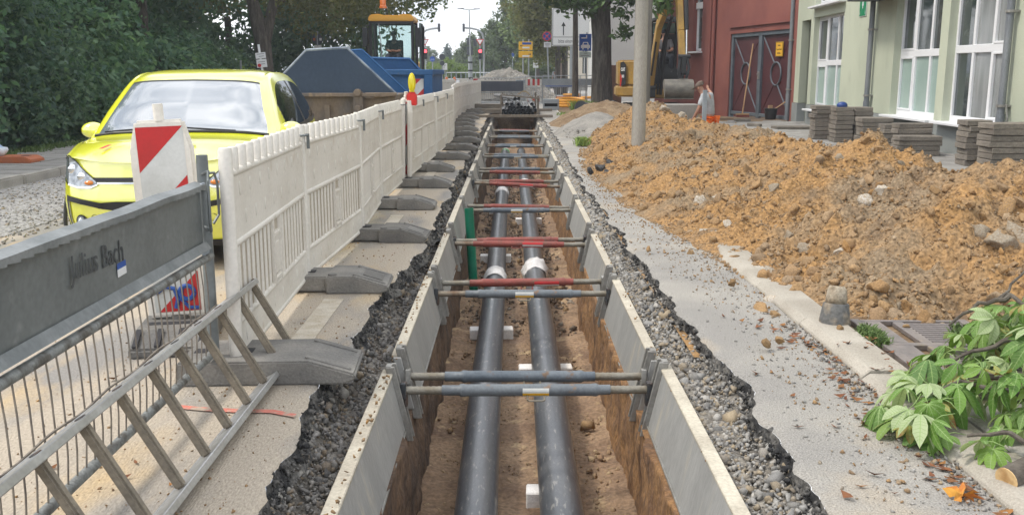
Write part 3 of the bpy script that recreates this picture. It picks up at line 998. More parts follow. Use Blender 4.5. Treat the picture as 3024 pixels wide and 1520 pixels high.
# lane marking and spray mark
mb = MB()
for a, b in ((4.75, 6.05), (9.05, 9.75), (13.0, 14.2)):
    mb.box((-1.17 - .02 * (a > 7), (a + b) / 2, .0035), (.13, b - a, .003))
struct('lane_marking', mb, M['line_white'])
mb = MB()
pts = [(-1.52, 4.02), (-1.36, 3.98), (-1.2, 3.96), (-1.06, 3.955), (-.94, 3.90)]
for (x0, y0), (x1, y1) in zip(pts[:-1], pts[1:]):
    mb.quad((x0, y0 - .022, .006), (x1, y1 - .022, .006), (x1, y1 + .022, .006), (x0, y0 + .022, .006))
struct('spray_marking', mb, M['spray_red'])

# ================================================================== SHORING AND STRUTS
FR = [2.55, 4.95, 7.25, 9.3, 11.65, 14.35, 16.25, 19.1, 21.75, 24.75, 27.3, 29.4]
ORD = ['first', 'second', 'third', 'fourth', 'fifth', 'sixth', 'seventh', 'eighth', 'ninth', 'tenth', 'eleventh', 'twelfth', 'thirteenth', 'fourteenth', 'fifteenth', 'sixteenth', 'seventeenth', 'eighteenth', 'nineteenth', 'twentieth', 'twenty-first']


def shoring(k, s):
    y0, y1 = FR[k] + .1, FR[k + 1] - .1
    if k == 0:
        y0 = 1.3
    L = y1 - y0
    side = 'left' if s < 0 else 'right'
    lab = f'aluminium shoring board, {ORD[k]} from the near end along the {side} trench side'
    t = thing('shoring_board', lab, 'trench board', (MID + s * random.uniform(-.012, .012), y0, random.uniform(-.02, .015)), 0, f'aluminium shoring boards along the trench')
    a = (s * PT, PZT)
    b = (s * PB, PZB)
    th = s * .045
    obj('plate', MB().prism([a, b, (b[0] + th, b[1]), (a[0] + th, a[1])], 0, L, 'y'), M['alu'], t, bevel=.004)
    # folded top edge and lower lip, a little proud
    obj('top_edge', MB().box((s * (PT + .022), L / 2, PZT + .006), (.062, L - .02, .018)), M['alu_edge'], t, bevel=.004)
    obj('bottom_lip', MB().box((s * (PB + .02), L / 2, PZB - .007), (.055, L - .02, .016)), M['alu_rail'], t, bevel=.003)

    def rail(yc):
        mb = MB()
        sl = (a[0] - b[0]) / (a[1] - b[1])
        top, bot = PZT + .05, PZB - .06
        xt, xb = a[0] + sl * (top - a[1]), a[0] + sl * (bot - a[1])
        for dy, w, o in ((0, .085, .012), (-.034, .014, .03), (.034, .014, .03)):
            p = [(xt - s * o, top), (xb - s * o, bot), (xb + s * .02, bot), (xt + s * .02, top)]
            mb.prism(p, yc + dy - w / 2, yc + dy + w / 2, 'y')
        o = obj('end_rail', mb, M['alu_rail'], t, bevel=.003)
        hb = MB()
        for zz in (top - .04, top - .13, top - .22, top - .33):
            x = a[0] + sl * (zz - a[1]) - s * .0125
            hb.cyl((x, yc, zz), (x - s * .002, yc, zz), .008, n=8)
        obj('bolt_hole', hb, M['ink'], o, kind='stuff')
    rail(.05)
    rail(L - .05)
    return t


for k in range(len(FR) - 1):
    for s in (-1, 1):
        shoring(k, s)
# bits of soil and leaves lying on the board edges
P, z = [], []
for k in range(260):
    s = random.choice((-1, -1, 1))
    P.append((MID + s * (PT + .02 + random.uniform(-.018, .02)), 2.2 + 9 * random.random() ** 1.5, PZT + .02))
scatter('soil_crumbs', np.array(P), rng.uniform(.004, .013, 260), M['clod'])

ST = [(4.83, 'grey', 1, 0), (5.06, 'blue', 0, .002), (7.06, 'grey', 1, 0), (7.46, 'red', 2, -.01), (9.18, 'red', 2, .012), (9.40, 'red', 2, -.012), (11.5, 'blue', 1, 0), (11.8, 'red', 0, .02),
      (14.15, 'red', 2, .05), (14.6, 'red', 0, .004), (15.95, 'red', 0, .015), (16.5, 'blue', 0, .0), (18.9, 'blue', 1, .004), (19.3, 'blue', 0, .02), (21.6, 'blue', 1, 0), (21.95, 'blue', 0, .01),
      (24.5, 'grey', 0, .004), (25.0, 'grey', 0, .01), (27.15, 'grey', 0, .012), (27.5, 'red', 0, .02)]
for i, (y, c, stick, tilt) in enumerate(ST):
    cn_ = {'grey': 'grey', 'blue': 'blue grey', 'red': 'dull red'}[c]
    lab = f'{cn_} steel strut across the trench, {ORD[i]} counted from the near end'
    t = thing('trench_strut', lab, 'strut', (MID, y, -.20), 0, 'steel struts spanning the trench')
    t.rotation_euler = (random.uniform(-.4, .4), tilt, random.uniform(-.012, .012))
    pm = {'grey': M['strut_grey'], 'blue': M['strut_blue'], 'red': M['strut_red']}[c]
    W = .645
    a = -.43 + random.uniform(-.03, .02)
    b = .42 + random.uniform(-.04, .03)
    mb = MB().lathe([(.0, a), (.028, a), (.028, a + .09), (.035, a + .10), (.035, a + .115), (.0325, a + .13), (.0325, b - .1), (.035, b - .09), (.035, b - .075), (.028, b - .06), (.028, b), (.0, b)], n=16, ax='x')
    obj('sleeve', mb, pm, t, smooth=True)
    for sx, e, m2 in ((-1, a, random.choice(['thread', 'thread_pale'])), (1, b, random.choice(['thread', 'thread_pale']))):
        prof = []
        L = abs(sx * W - e)
        nn = max(6, int(L / .014)) if y < 10 else 4
        for q in range(nn + 1):
            x = e + (sx * W - e) * q / nn
            prof.append((.0215 + (.0022 if q % 2 else 0), x))
        obj('spindle', MB().lathe(prof, n=12, ax='x'), M[m2], t, smooth=True)
        bx = obj('bracket', MB().box((sx * (W + .012), 0, 0), (.03, .06, .085)).box((sx * (W + .0), .0, -.05), (.02, .045, .07)), M['black_steel'] if random.random() < .5 else M['alu_rail'], t, bevel=.004)
    hx = random.uniform(-.05, .05)
    obj('handle', MB().tube([(hx - .045, -.02, -.024), (hx - .045, -.05, -.042), (hx - .035, -.058, -.045), (hx + .035, -.058, -.045), (hx + .045, -.05, -.042), (hx + .045, -.02, -.024)], .0055, 6), M['thread_pale'] if c != 'red' else pm, t, smooth=True)
    if stick:
        mb = MB()
        xa, xb = (hx - .07, hx + .07) if stick == 1 else (hx + .06, hx + .26)
        nseg = 8
        for q in range(nseg):
            t0, t1 = R(60 + q * 16), R(60 + (q + 1) * 16)
            mb.mi = (1 if 3 <= q <= 4 else 0)
            r = .0332
            mb.quad((xa, -r * math.sin(t0), r * math.cos(t0)), (xb, -r * math.sin(t0), r * math.cos(t0)), (xb, -r * math.sin(t1), r * math.cos(t1)), (xa, -r * math.sin(t1), r * math.cos(t1)))
        obj('sticker', mb, [M['white_sheet'], M['sign_yellow']] if stick == 1 else [M['red'], M['white_sheet']], t)

# ================================================================== PIPES IN THE TRENCH
PZ = -.785
for s, lab in ((-1, 'left black heating pipe lying on foam blocks in the trench'), (1, 'right black heating pipe with pale scratches, in the trench')):
    x = MID - .04 + s * .225
    t = thing('heating_pipe', lab, 'pipe', (x, 0, PZ))
    yj = 10.2 if s < 0 else 10.6
    pts = [(.004 * math.sin(y * .9 + s), y, .006 * math.sin(y * .55 + s)) for y in np.linspace(1.1, 27.0, 60)]
    obj('casing', MB().tube(pts, .113, 32), M['pipe'], t, smooth=True)
    # film sleeve over each joint: a crumpled wrap round the pipe
    for yy, L, big in ((yj, .42 if s < 0 else .55, .6 if s < 0 else 1.5), (19.0 if s > 0 else 17.6, .5, .9)):
        vs, nn, nl = [], 28, 14
        for j in range(nl + 1):
            for i in range(nn):
                th = 2 * math.pi * i / nn
                f = j / nl
                r = .116 + big * .014 * math.sin(math.pi * f) + big * .022 * abs(mnoise.fractal(Vector((math.cos(th) * 2.2, f * 3 + yy, math.sin(th) * 2.2)), 1, 2, 3)) * (1 if 0 < j < nl else .35)
                vs.append((r * math.cos(th), yy + L * (f - .5), r * math.sin(th)))
        fs = [(j * nn + i, j * nn + (i + 1) % nn, (j + 1) * nn + (i + 1) % nn, (j + 1) * nn + i) for j in range(nl) for i in range(nn)]
        obj('joint_wrap', MB().add(vs, fs), M['film'], t, smooth='all')
    obj('end_cap', MB().cyl((0, 26.9, 0), (0, 27.12, 0), .118, n=24), M['film'] if s < 0 else M['tube_black'], t, smooth=True)
    if s < 0:
        obj('tape', MB().cyl((0, 26.72, 0), (0, 26.8, 0), .121, n=24).cyl((0, 26.5, .0), (0, 26.55, .0), .1205, n=24), mat('green_tape', (.16, .55, .16), .5), t, smooth=True)

for i, (x, y, L, w) in enumerate([(-.19, 8.45, .40, 'under the left pipe, before the grey strut pair'), (.27, 7.3, .43, 'under the right pipe, behind the nearest strut pair'), (.215, 5.02, .27, 'half hidden under the right pipe near the front'),
                                  (-.19, 4.60, .44, 'under the left pipe at the bottom edge of the picture'), (.27, 4.59, .46, 'under the right pipe at the bottom edge of the picture'), (-.21, 12.0, .40, 'beside the green tube under the left pipe'), (.27, 15.1, .42, 'under the right pipe beyond the green tube'),
                                  (-.19, 16.2, .4, 'under the left pipe far down the trench'), (.27, 19.8, .4, 'under the right pipe far down the trench')]):
    t = obj('foam_block', MB().box((0, 0, 0), (L, .13, .10)), M['foam'], bevel=.008)
    t.location = (x, y, -.90)
    t.rotation_euler = (0, 0, random.uniform(-.06, .06))
    tag(t, 'white foam block ' + w, 'foam block', 'white foam blocks under the pipes')
t = obj('green_tube', MB().lathe([(.048, 0), (.05, 0), (.05, .93), (.041, .93), (.041, .5)], n=20), M['green_pipe'], smooth=True)
t.location = (-.425, 10.25, -.93)
t.rotation_euler = (R(-3), R(-3.0), 0)
tag(t, 'green plastic tube standing upright at the left trench wall', 'pipe')

# ================================================================== FENCE OF WHITE PLASTIC BARRIER PANELS
PL = 1.95


def make_panel():
    t = thing('barrier_panel', 'white plastic barrier panel', 'barrier', (0, 0, 0), 0, 'white plastic barrier panels along the trench')
    F = M['fence']
    L = PL
    obj('post', MB().lathe([(.0, .03), (.03, .03), (.033, .06), (.033, 1.075), (.028, 1.09), (0, 1.09)], n=14), F, t, smooth=True)
    for x in (L - .055,):
        obj('stile', MB().box((x, 0, .53), (.045, .04, .98)), F, t, bevel=.012, seg=2)
    obj('stile', MB().box((.05, 0, .53), (.04, .04, .98)), F, t, bevel=.012, seg=2)
    up = obj('upper_board', MB().box((L / 2, 0, .80), (L - .1, .030, .33)), F, t, bevel=.006)
    dm = MB()
    for r_, z in ((0, .88), (1, .73)):
        for i in range(8):
            x = .18 + i * .225 + (.1 if r_ else 0)
            if x > L - .12:
                continue
            for sy in (-1, 1):
                dm.ell((x, sy * .0155, z), (.017, .004, .036), 8, 5)
    obj('dimple', dm, F, up, smooth='all', kind='stuff')
    lo = obj('lower_board', MB().box((L / 2, 0, .145), (L - .1, .030, .17)), F, t, bevel=.006)
    dm = MB()
    for i in range(8):
        for sy in (-1, 1):
            dm.ell((.17 + i * .23, sy * .0155, .15), (.015, .004, .034), 8, 5)
    obj('dimple', dm, F, lo, smooth='all', kind='stuff')
    for z, r in ((.962, .022), (.625, .024), (.235, .02), (.055, .022)):
        obj('rail', MB().cyl((.04, 0, z), (L - .04, 0, z), r, n=10, caps=False), F, t, smooth=True)
    obj('web', MB().box((L / 2, 0, .43), (L - .1, .012, .40)), M['fence_web'], t)
    sm = data('slat', MB().cyl((0, 0, .235), (0, 0, .62), .0165, n=10, caps=False), F, smooth=True)
    xs = [.115 + i * .0975 for i in range(19)]
    for x in xs:
        if x > L - .09 or abs(x - L / 2) < .115:
            continue
        o = put('slat', sm, t)
        o.location = (x, 0, 0)
    # hand hole with small hatch in the middle
    mb = MB().box((L / 2 - .095, 0, .43), (.03, .05, .40)).box((L / 2 + .095, 0, .43), (.03, .05, .40)).box((L / 2, 0, .525), (.17, .05, .03)).box((L / 2, 0, .27), (.17, .05, .03))
    h = obj('hand_hole', mb, F, t, bevel=.008, seg=2)
    obj('hatch', MB().box((L / 2, 0, .40), (.16, .026, .22)).box((L / 2, .014, .40), (.10, .006, .15)).box((L / 2, -.014, .40), (.10, .006, .15)), F, h, bevel=.004)
    pm = data('peg', MB().lathe([(.0, .95), (.026, .95), (.026, 1.065), (.021, 1.075), (0, 1.075)], n=10), F, smooth=True)
    for i in range(11):
        o = put('peg', pm, t)
        o.location = (.14 + i * .163, 0, .01)
    return t


JX = [-1.34, -1.42, -1.345, -1.44, -1.42, -1.36, -1.30, -1.27, -1.25, -1.36, -1.5, -1.6, -1.66, -1.70, -1.70, -1.64, -1.56, -1.46, -1.38, -1.36]
J = [(JX[0], 4.43)]
for x in JX[1:]:
    px, py = J[-1]
    gap = .32 if len(J) == 4 else 0
    L_ = PL + .01 + gap * 0
    J.append((x, py + math.sqrt(L_ ** 2 - (x - px) ** 2)))
proto = make_panel()
for i in range(len(J) - 1):
    (x0, y0), (x1, y1) = J[i], J[i + 1]
    a = math.atan2(y1 - y0, x1 - x0)
    desc = ['nearest one, beside the galvanised barrier end', 'next to the yellow car mirror', 'third from the near end', 'ending at the leaning striped delineator', 'just beyond the leaning striped delineator']
    where = desc[i] if i < 5 else f'{ORD[i]} from the near end of the row'
    lab = 'white plastic barrier panel, ' + where
    if i == 0:
        proto.location = (x0, y0, .03)
        proto.rotation_euler = (0, 0, a)
        proto['label'] = lab
    else:
        dup(proto, (x0, y0, .03), a, lab).rotation_euler[0] = random.gauss(0, .012)
    # cable tie clip at the joint
    if 0 < i < 8:
        c = obj('joint_clip', MB().ring((0, 0, .98), .05, .014, .01, 16, 'z').box((.05, 0, .94), (.02, .012, .10)), M['galv'])
        c.location = (x0 - .0, y0, .07)
        tag(c, f'grey metal clip on the {ORD[i]} joint of the white barrier row', 'clip', 'clips joining the barrier panels')


def foot_mesh(variant):
    # profile along x (0 = rear, .84 = ramp towards the trench)
    prof = [(0, 0), (.78, 0), (.84, .02), (.84, .05), (.62, .118), (0, .118)]
    mb = MB()
    if variant == 0:
        mb.prism(prof, -.2, .2, 'y')
    else:
        # with a hollow waist on both long sides
        mb.prism([(0, 0), (.20, 0), (.20, .118), (0, .118)], -.2, .2, 'y')
        mb.prism([(.18, 0.012), (.44, 0.012), (.44, .112), (.18, .112)], -.165, .165, 'y')
        mb.prism([(.42, 0), (.78, 0), (.84, .02), (.84, .05), (.62, .118), (.42, .118)], -.2, .2, 'y')
    return data('body', mb, M['rubber'], bevel=.009, seg=2)


FB = [foot_mesh(0), foot_mesh(1)]
ramp_m = data('ramp_rib', MB().prism([(.60, .119), (.815, .053), (.815, .066), (.60, .132)], -.015, .015, 'y'), M['rubber'], bevel=.004)
hole_m = data('socket', MB().box((.28, 0, .1185), (.09, .07, .004)), M['rubber_hole'])
hole2_m = data('socket', MB().box((.07, .0, .1185), (.06, .07, .004)), M['rubber_hole'])
ring_m = data('lug', MB().lathe([(.03, .117), (.03, .128), (.022, .13), (.0, .13)], (0, 0, 0), 12), M['rubber'], smooth=True)
inset_m = data('ramp_panel', MB().prism([(.66, .1075), (.79, .067), (.79, .070), (.66, .1105)], -.085, .085, 'y'), M['rubber'])
# rear edge x of each foot (ramp end is .84 further right), y centre, turn
for i, (jx, jy) in enumerate(J[:18]):
    endx = [-.76, -.84, -.74, -.83, -.78, -.86][i] if i < 6 else jx + random.uniform(.58, .70)
    t = thing('fence_foot', f'grey rubber fence foot, {ORD[i]} from the near end under the white barrier row', 'fence foot', (endx - .84, jy + (.0 if i else .06), 0), [.05, .03, -.03, .02, 0, .02][i] if i < 6 else random.uniform(-.06, .06), 'rubber feet of the white barrier row')
    put('body', FB[0 if i in (0,) else 1], t)
    put('ramp_rib', ramp_m, t).location.y = -.145
    put('ramp_rib', ramp_m, t).location.y = .145
    put('socket', hole_m, t)
    put('socket', hole2_m, t)
    if i not in (0,):
        put('lug', ring_m, t).location = (.06, .14, 0)
        put('lug', ring_m, t).location = (.46, -.14, 0)
        put('ramp_panel', inset_m, t)

# ================================================================== GALVANISED BARRIER WITH A STENCILLED NAME
t = thing('steel_barrier', 'galvanised steel barrier with black stencilled name on its sheet, left foreground', 'barrier', (-1.44, 0, 0))
y0, y1 = 1.3, 4.40
sh = MB()
ny = 40
for i in range(ny):
    ya, yb = y0 + (y1 - .04 - y0) * i / ny, y0 + (y1 - .04 - y0) * (i + 1) / ny
    da, db = .006 * math.sin(ya * 4), .006 * math.sin(yb * 4)
    sh.quad((da, ya, .665), (db, yb, .665), (db, yb, .955), (da, ya, .955))
    sh.quad((da - .012, ya, .665), (db - .012, yb, .665), (db - .012, yb, .955), (da - .012, ya, .955))
obj('sheet', sh, M['galv'], t, smooth=True)
tp, lp = MB(), MB()
for i in range(ny):
    ya, yb = y0 + (y1 - .03 - y0) * i / ny, y0 + (y1 - .03 - y0) * (i + 1) / ny
    za, zb = .958 + .007 * mnoise.noise(Vector((ya * 3, 0, 0))), .958 + .007 * mnoise.noise(Vector((yb * 3, 0, 0)))
    tp.quad((-.03, ya, za + .012), (-.03, yb, zb + .012), (.022, yb, zb), (.022, ya, za))
    tp.quad((.022, ya, za), (.022, yb, zb), (.022, yb, zb - .028), (.022, ya, za - .02))
    lp.quad((.006, ya, .69), (.006, yb, .69), (.030, yb, .655), (.030, ya, .655))
obj('folded_edge', tp, M['galv_fold'], t)
obj('folded_edge', lp, M['galv_fold'], t)
obj('post', MB().cyl((0, y1, .1), (0, y1, 1.09), .027, n=16), M['galv'], t, smooth=True)
obj('clip_loop', MB().tube([(0, y1 - .02, 1.0), (.045, y1 - .06, 1.02), (.05, y1 - .09, .98), (.05, y1 - .09, .78), (.04, y1 - .05, .74), (0, y1 - .02, .76)], .007, 6).tube([(.0, y1 + .03, 1.0), (.03, y1 + .07, 1.0), (.04, y1 + .08, .95), (.04, y1 + .08, .80), (.02, y1 + .05, .76)], .007, 6), M['galv'], t, smooth=True)
obj('gusset', MB().box((.01, y1 - .045, .645), (.012, .09, .03)).box((.01, y1 - .035, .955), (.012, .07, .02)), M['galv_light'], t, bevel=.003)
obj('tube_rail', MB().cyl((.012, y0, .615), (.012, y1, .615), .019, n=12), M['galv_tube'], t, smooth=True)
obj('tube_rail', MB().cyl((.012, y0, .150), (.012, y1, .150), .019, n=12), M['galv_tube'], t, smooth=True)
for i in range(44):
    y = 1.45 + i * .0665
    if y > y1 - .05:
        break
    b = .012 * mnoise.noise(Vector((i * .9, 1, 0)))
    w = obj('wire', MB().tube([(.012, y, .61), (.02, y + b, .50), (.022, y + b * 1.5, .38), (.02, y + b * .6, .26), (.012, y, .155)], .0032, 5), M['wire'], t, smooth=True)
mb = MB().tube([(.026, y0 + (y1 - y0) * q / 40, .375 + .006 * math.sin(q * 1.1)) for q in range(41)], .0045, 5)
obj('cross_wire', mb, M['wire'], t, smooth=True)
fm = frame_m((.008, 3.22, .83), (0, 1, -.035), (0, .035, 1))
text('lettering', 'Julius Bach', .115, M['ink_soft'], fm, t, .0006, sx=.86)
mb = MB()
mb.quad((.0085, 3.36, .735), (.0085, 3.44, .737), (.0085, 3.44, .765), (.0085, 3.36, .763))
mb.mi = 1
mb.quad((.0085, 3.36, .763), (.0085, 3.44, .765), (.0085, 3.44, .787), (.0085, 3.36, .785))
obj('sticker', mb, [M['sign_white'], M['blue_ink']], t)

# ================================================================== LADDER
t = thing('ladder', 'aluminium ladder lying on its side against the steel barrier', 'ladder', (0, 0, 0))
up = Vector((-.19, 0, .34)).normalized()
nrm = Vector((up.z, 0, -up.x))
ya, yb = .6, 4.74
A0, B0 = Vector((-1.335, 0, .405)), Vector((-1.145, 0, .045))


def rail_box(o, w):
    mb = MB()
    p = [o + nrm * a + up * b for a, b in ((-.034, -.011), (.034, -.011), (.034, .011), (-.034, .011))]
    mb.prism([(q.x, q.z) for q in p], ya, yb, 'y')
    p = [o + nrm * a + up * b for a, b in ((-.038, -.014), (-.030, -.014), (-.030, .014), (-.038, .014))]
    mb.prism([(q.x, q.z) for q in p], ya, yb - .001, 'y')
    p = [o + nrm * a + up * b for a, b in ((.038, -.014), (.030, -.014), (.030, .014), (.038, .014))]
    mb.prism([(q.x, q.z) for q in p], ya, yb - .001, 'y')
    return mb


rb = rail_box(B0, 1)
rb.xf(Matrix.Translation((-.0, 0, 0)))
obj('rail', rail_box(A0, 1), M['ladder'], t, bevel=.003)
obj('rail', rb, M['ladder'], t, bevel=.003)
rots = Matrix((nrm, Vector((0, 1, 0)), up)).transposed()
ln = (A0 - B0).length
for i in range(15):
    y = .82 + i * .281
    c = (A0 + B0) / 2
    r = obj('rung', MB().box((c.x, y, c.z), (.034, .034, ln - .02), rots), M['rung'], t, bevel=.007, seg=2)
    e = A0 + up * .012
    obj('rung_end', MB().ring((0, 0, 0), .016, .006, .004, 14, 'z').xf(Matrix.Translation((e.x, y, e.z)) @ rots.to_4x4()), M['black_steel'], r, smooth=True)


# ================================================================== STRIPED DELINEATORS
def clip_poly(poly, n, d):
    out = []
    for i in range(len(poly)):
        a, b = poly[i], poly[(i + 1) % len(poly)]
        da, db = a[0] * n[0] + a[1] * n[1] - d, b[0] * n[0] + b[1] * n[1] - d
        if da >= 0:
            out.append(a)
        if (da >= 0) != (db >= 0):
            f = da / (da - db)
            out.append((a[0] + (b[0] - a[0]) * f, a[1] + (b[1] - a[1]) * f))
    return out


def stripes(x0, x1, z0, z1, band, flip, y, red=True, off=0.0):
    """Slanted bands on a board that faces -y; returns the mesh of one colour."""
    mb = MB()
    rect = [(x0, z0), (x1, z0), (x1, z1), (x0, z1)]
    for k in range(-8, 14):
        lo = -band * k + off
        if (k % 2 == 0) != red:
            continue
        sx = -1 if not flip else 1
        q0 = (x1 if not flip else -x0) - z1
        # q = (x1 - x) - (z1 - z) between lo and lo + band
        p = clip_poly(rect, (sx, 1), lo - q0)
        if len(p) >= 3:
            p = clip_poly(p, (-sx, -1), -(lo + band) + q0)
        if len(p) >= 3:
            mb.add([(a, y, b) for a, b in p], [tuple(range(len(p)))])
    return mb


def delineator(loc, rz, lean, label, h=1.03, base=True, flip=False, brz=0, knob=True):
    t = thing('delineator', label, 'delineator', loc, rz, None)
    q = Matrix.Rotation(lean, 4, 'Y')
    ol = [(-.165, .0), (.165, .0), (.165, h - .16), (.125, h), (-.125, h), (-.165, h - .16)]
    obj('frame', MB().prism(ol, -.03, .03, 'y').xf(Matrix.Translation((0, 0, .13)) @ q), M['fence'], t, bevel=.014, seg=2)
    tr = Matrix.Translation((0, 0, .13)) @ q
    f = obj('face', MB().quad((-.122, -.0315, .03), (.122, -.0315, .03), (.122, -.0315, h - .035), (-.122, -.0315, h - .035)).xf(tr), M['white_sheet'], t)
    obj('stripe', stripes(-.122, .122, .03, h - .035, .265, flip, -.033, True).xf(tr), M['red'], f)
    if knob:
        obj('knob', MB().cyl((0, 0, h - .005), (0, 0, h + .085), .027, n=14).xf(tr), M['fence'], t, smooth=True)
    if base:
        bm_ = MB().prism([(-.40, 0), (.40, 0), (.40, .06), (.30, .115), (-.24, .115), (-.40, .05)], -.2, .2, 'x')
        bm_.xf(Matrix.Rotation(brz, 4, 'Z'))
        bo = obj('foot', bm_, M['rubber'], t, bevel=.012, seg=2)
        rbm = MB()
        for k in range(4):
            rbm.prism([(-.395, .056), (-.26, .115), (-.26, .127), (-.395, .07)], -.18 + k * .11, -.15 + k * .11, 'x')
        rbm.box((0, -.12, .117), (.30, .05, .006)).box((.0, .16, .117), (.12, .1, .006))
        obj('foot_relief', rbm.xf(Matrix.Rotation(brz, 4, 'Z')), M['rubber_hole'], bo, bevel=.003)
        obj('foot_pin', MB().lathe([(.05, .11), (.05, .135), (.0, .135)], n=14), M['rubber'], bo)
    return t


d1 = delineator((-1.86, 5.15, 0), R(9), R(-2.2), 'red and white delineator board on a rubber foot in front of the yellow car', h=1.085)
# blue scrawl near its foot
mb = MB()
tr = Matrix.Translation((0, 0, .13)) @ Matrix.Rotation(R(-2.2), 4, 'Y')
mb.ring((.055, -.036, .135), .038, .026, .01, 20, 'y')
mb.tube([(-.11, -.036, .14), (-.06, -.036, .175), (-.01, -.036, .16), (.005, -.036, .10), (-.01, -.036, .05)], .013, 6)
mb.tube([(.03, -.036, .17), (.02, -.036, .10), (.06, -.036, .05), (.11, -.036, .045)], .011, 6)
obj('paint_scrawl', mb.xf(tr @ Matrix.Diagonal((1, .12, 1, 1)) if False else tr), M['blue_ink'], d1)
d2 = delineator((-1.40, 12.42, 0), R(-62), R(0), 'red and white delineator leaning in a gap of the white barrier row', h=1.0, base=False, knob=True)
d2.rotation_euler = (R(0), R(4), R(-62))
d3 = delineator((-1.62, 43.2, 0), R(10), 0, 'small red and white delineator behind the far end of the white barrier row', h=1.05, base=True)

# warning lamp on the second delineator
t = thing('warning_lamp', 'yellow warning lamp with red battery box on top of the leaning delineator', 'warning lamp', (-1.28, 12.30, 1.03))
obj('battery_box', MB().box((0, 0, .085), (.125, .11, .15)).box((0, 0, .17), (.10, .09, .02)), M['red_box'], t, bevel=.016, seg=2)
ln_ = MB().lathe([(.0, -.055), (.05, -.055), (.062, -.045), (.062, .045), (.05, .055), (0, .055)], (0, 0, 0), 24, 'y')
ln_.xf(Matrix.Translation((0, 0, .295)) @ Matrix.Diagonal((.68, 1.0, 1.75, 1)))
lens = obj('lens', ln_, M['yellow_lens'], t, smooth=True)
obj('lens_band', MB().ring((0, 0, 0), .064, .016, .01, 24, 'y').xf(Matrix.Translation((0, 0, .295)) @ Matrix.Diagonal((.68, 1.0, 1.75, 1))), M['yellow_lens'], lens, smooth=True)
obj('lens_foot', MB().box((0, 0, .185), (.07, .06, .025)), M['yellow_lens'], t, bevel=.006)
obj('clamp', MB().box((-.09, 0, .06), (.06, .05, .05)).cyl((-.09, 0, .04), (-.09, 0, .14), .02, n=10), M['fence'], t, bevel=.006)

# ================================================================== SPOIL HEAP
HY = [5.1, 5.45, 5.9, 6.5, 7.2, 8.0, 9.0, 10.0, 10.6, 11.5, 13, 15, 17, 19, 20.3, 21.4, 22.3, 23.6]
HH = [.0, .10, .31, .52, .62, .63, .58, .66, .64, .58, .57, .58, .56, .62, .82, .86, .62, .0]
HC = [3.6, 3.7, 3.85, 3.95, 3.95, 3.9, 3.9, 3.95, 3.9, 3.8, 3.75, 3.7, 3.4, 3.15, 3.05, 3.0, 3.0, 3.0]
HL = [2.9, 2.15, 1.86, 1.80, 1.72, 1.62, 1.5, 1.36, 1.32, 1.3, 1.22, 1.2, 1.3, 1.5, 1.65, 1.8, 2.0, 2.5]
HR = [5.4, 5.4, 5.5, 5.5, 5.5, 5.4, 5.4, 5.4, 5.3, 5.2, 5.2, 5.0, 4.5, 4.1, 4.0, 3.95, 3.9, 3.6]


def heap_h(x, y):
    x, y = np.asarray(x, float), np.asarray(y, float)
    hc, xc = np.interp(y, HY, HH), np.interp(y, HY, HC)
    xl, xr = np.interp(y, HY, HL), np.interp(y, HY, HR)
    wob = .16 * fbm(x * 0, y, .9, 40.0, 3)
    f = np.where(x < xc, (x - xl - wob) / np.maximum(xc - xl, .1), (xr - x) / np.maximum(xr - xc, .1))
    f = np.clip(f, -.3, 1)
    g = np.where(f > 0, f ** .9 * (1 - .16 * np.clip(f, 0, 1) ** 6), f)
    edge = np.clip(f * 6, 0, 1)
    n1 = .11 * fbm(x, y, 1.15, 31.0, 3)
    n2 = .15 * fbm(x, y, 3.0, 17.0, 3) - .12 * np.maximum(0, .28 - np.abs(fbm(x, y, 2.1, 77.0, 2)))
    n3 = .075 * np.abs(fbm(x, y, 8.5, 5.0, 3))
    n4 = .028 * fbm(x, y, 24, 9.0, 2)
    n2 = n2 + .20 * np.exp(-((x - 3.95) ** 2 + (y - 10.35) ** 2) / .16) + .10 * np.exp(-((x - 3.9) ** 2 / .5 + (y - 7.4) ** 2 / .4))
    return np.where(f > 0, hc * g + edge * (n1 * np.minimum(1, hc * 2) + n2 + n3 + n4), f * .25) + .004


hx = np.arange(1.0, 5.65, .036)
hy = np.concatenate([np.arange(5.0, 10, .03), np.arange(10, 24, .065)])
X, Y = np.meshgrid(hx, hy)
Z = heap_h(X, Y)
heap = grid_mesh('spoil_heap', X, Y, Z, M['heap'], smooth=True, kind=None)
tag(heap, 'long ochre heap of dug out soil and stones beside the trench', 'soil heap')


def heap_hit(u, v):
    d = ray(u, v)
    o = Vector((0, 0, CAM_H))
    for k in range(900):
        p = o + d * (4.5 + k * .025)
        if p.x > 1.0 and p.z < float(heap_h(np.array([p.x]), np.array([p.y]))[0]):
            return p
        if p.z < 0:
            return p
    return None


def heap_pts(n, y0, y1, pw, margin=.0, patchy=True):
    y = y0 + (y1 - y0) * rng.random(n) ** pw
    xl, xr = np.interp(y, HY, HL) - margin, np.interp(y, HY, HR)
    x = xl + (xr - xl) * rng.random(n) ** 1.15
    if patchy:
        k = fbm(x, y, 1.3, 61.0, 3) + .25 * fbm(x, y, 4, 3.0, 2) > -.06 + .35 * (rng.random(n) - .62)
        x, y = x[k], y[k]
    z = np.maximum(heap_h(x, y), 0)
    return np.stack([x, y, z], 1)


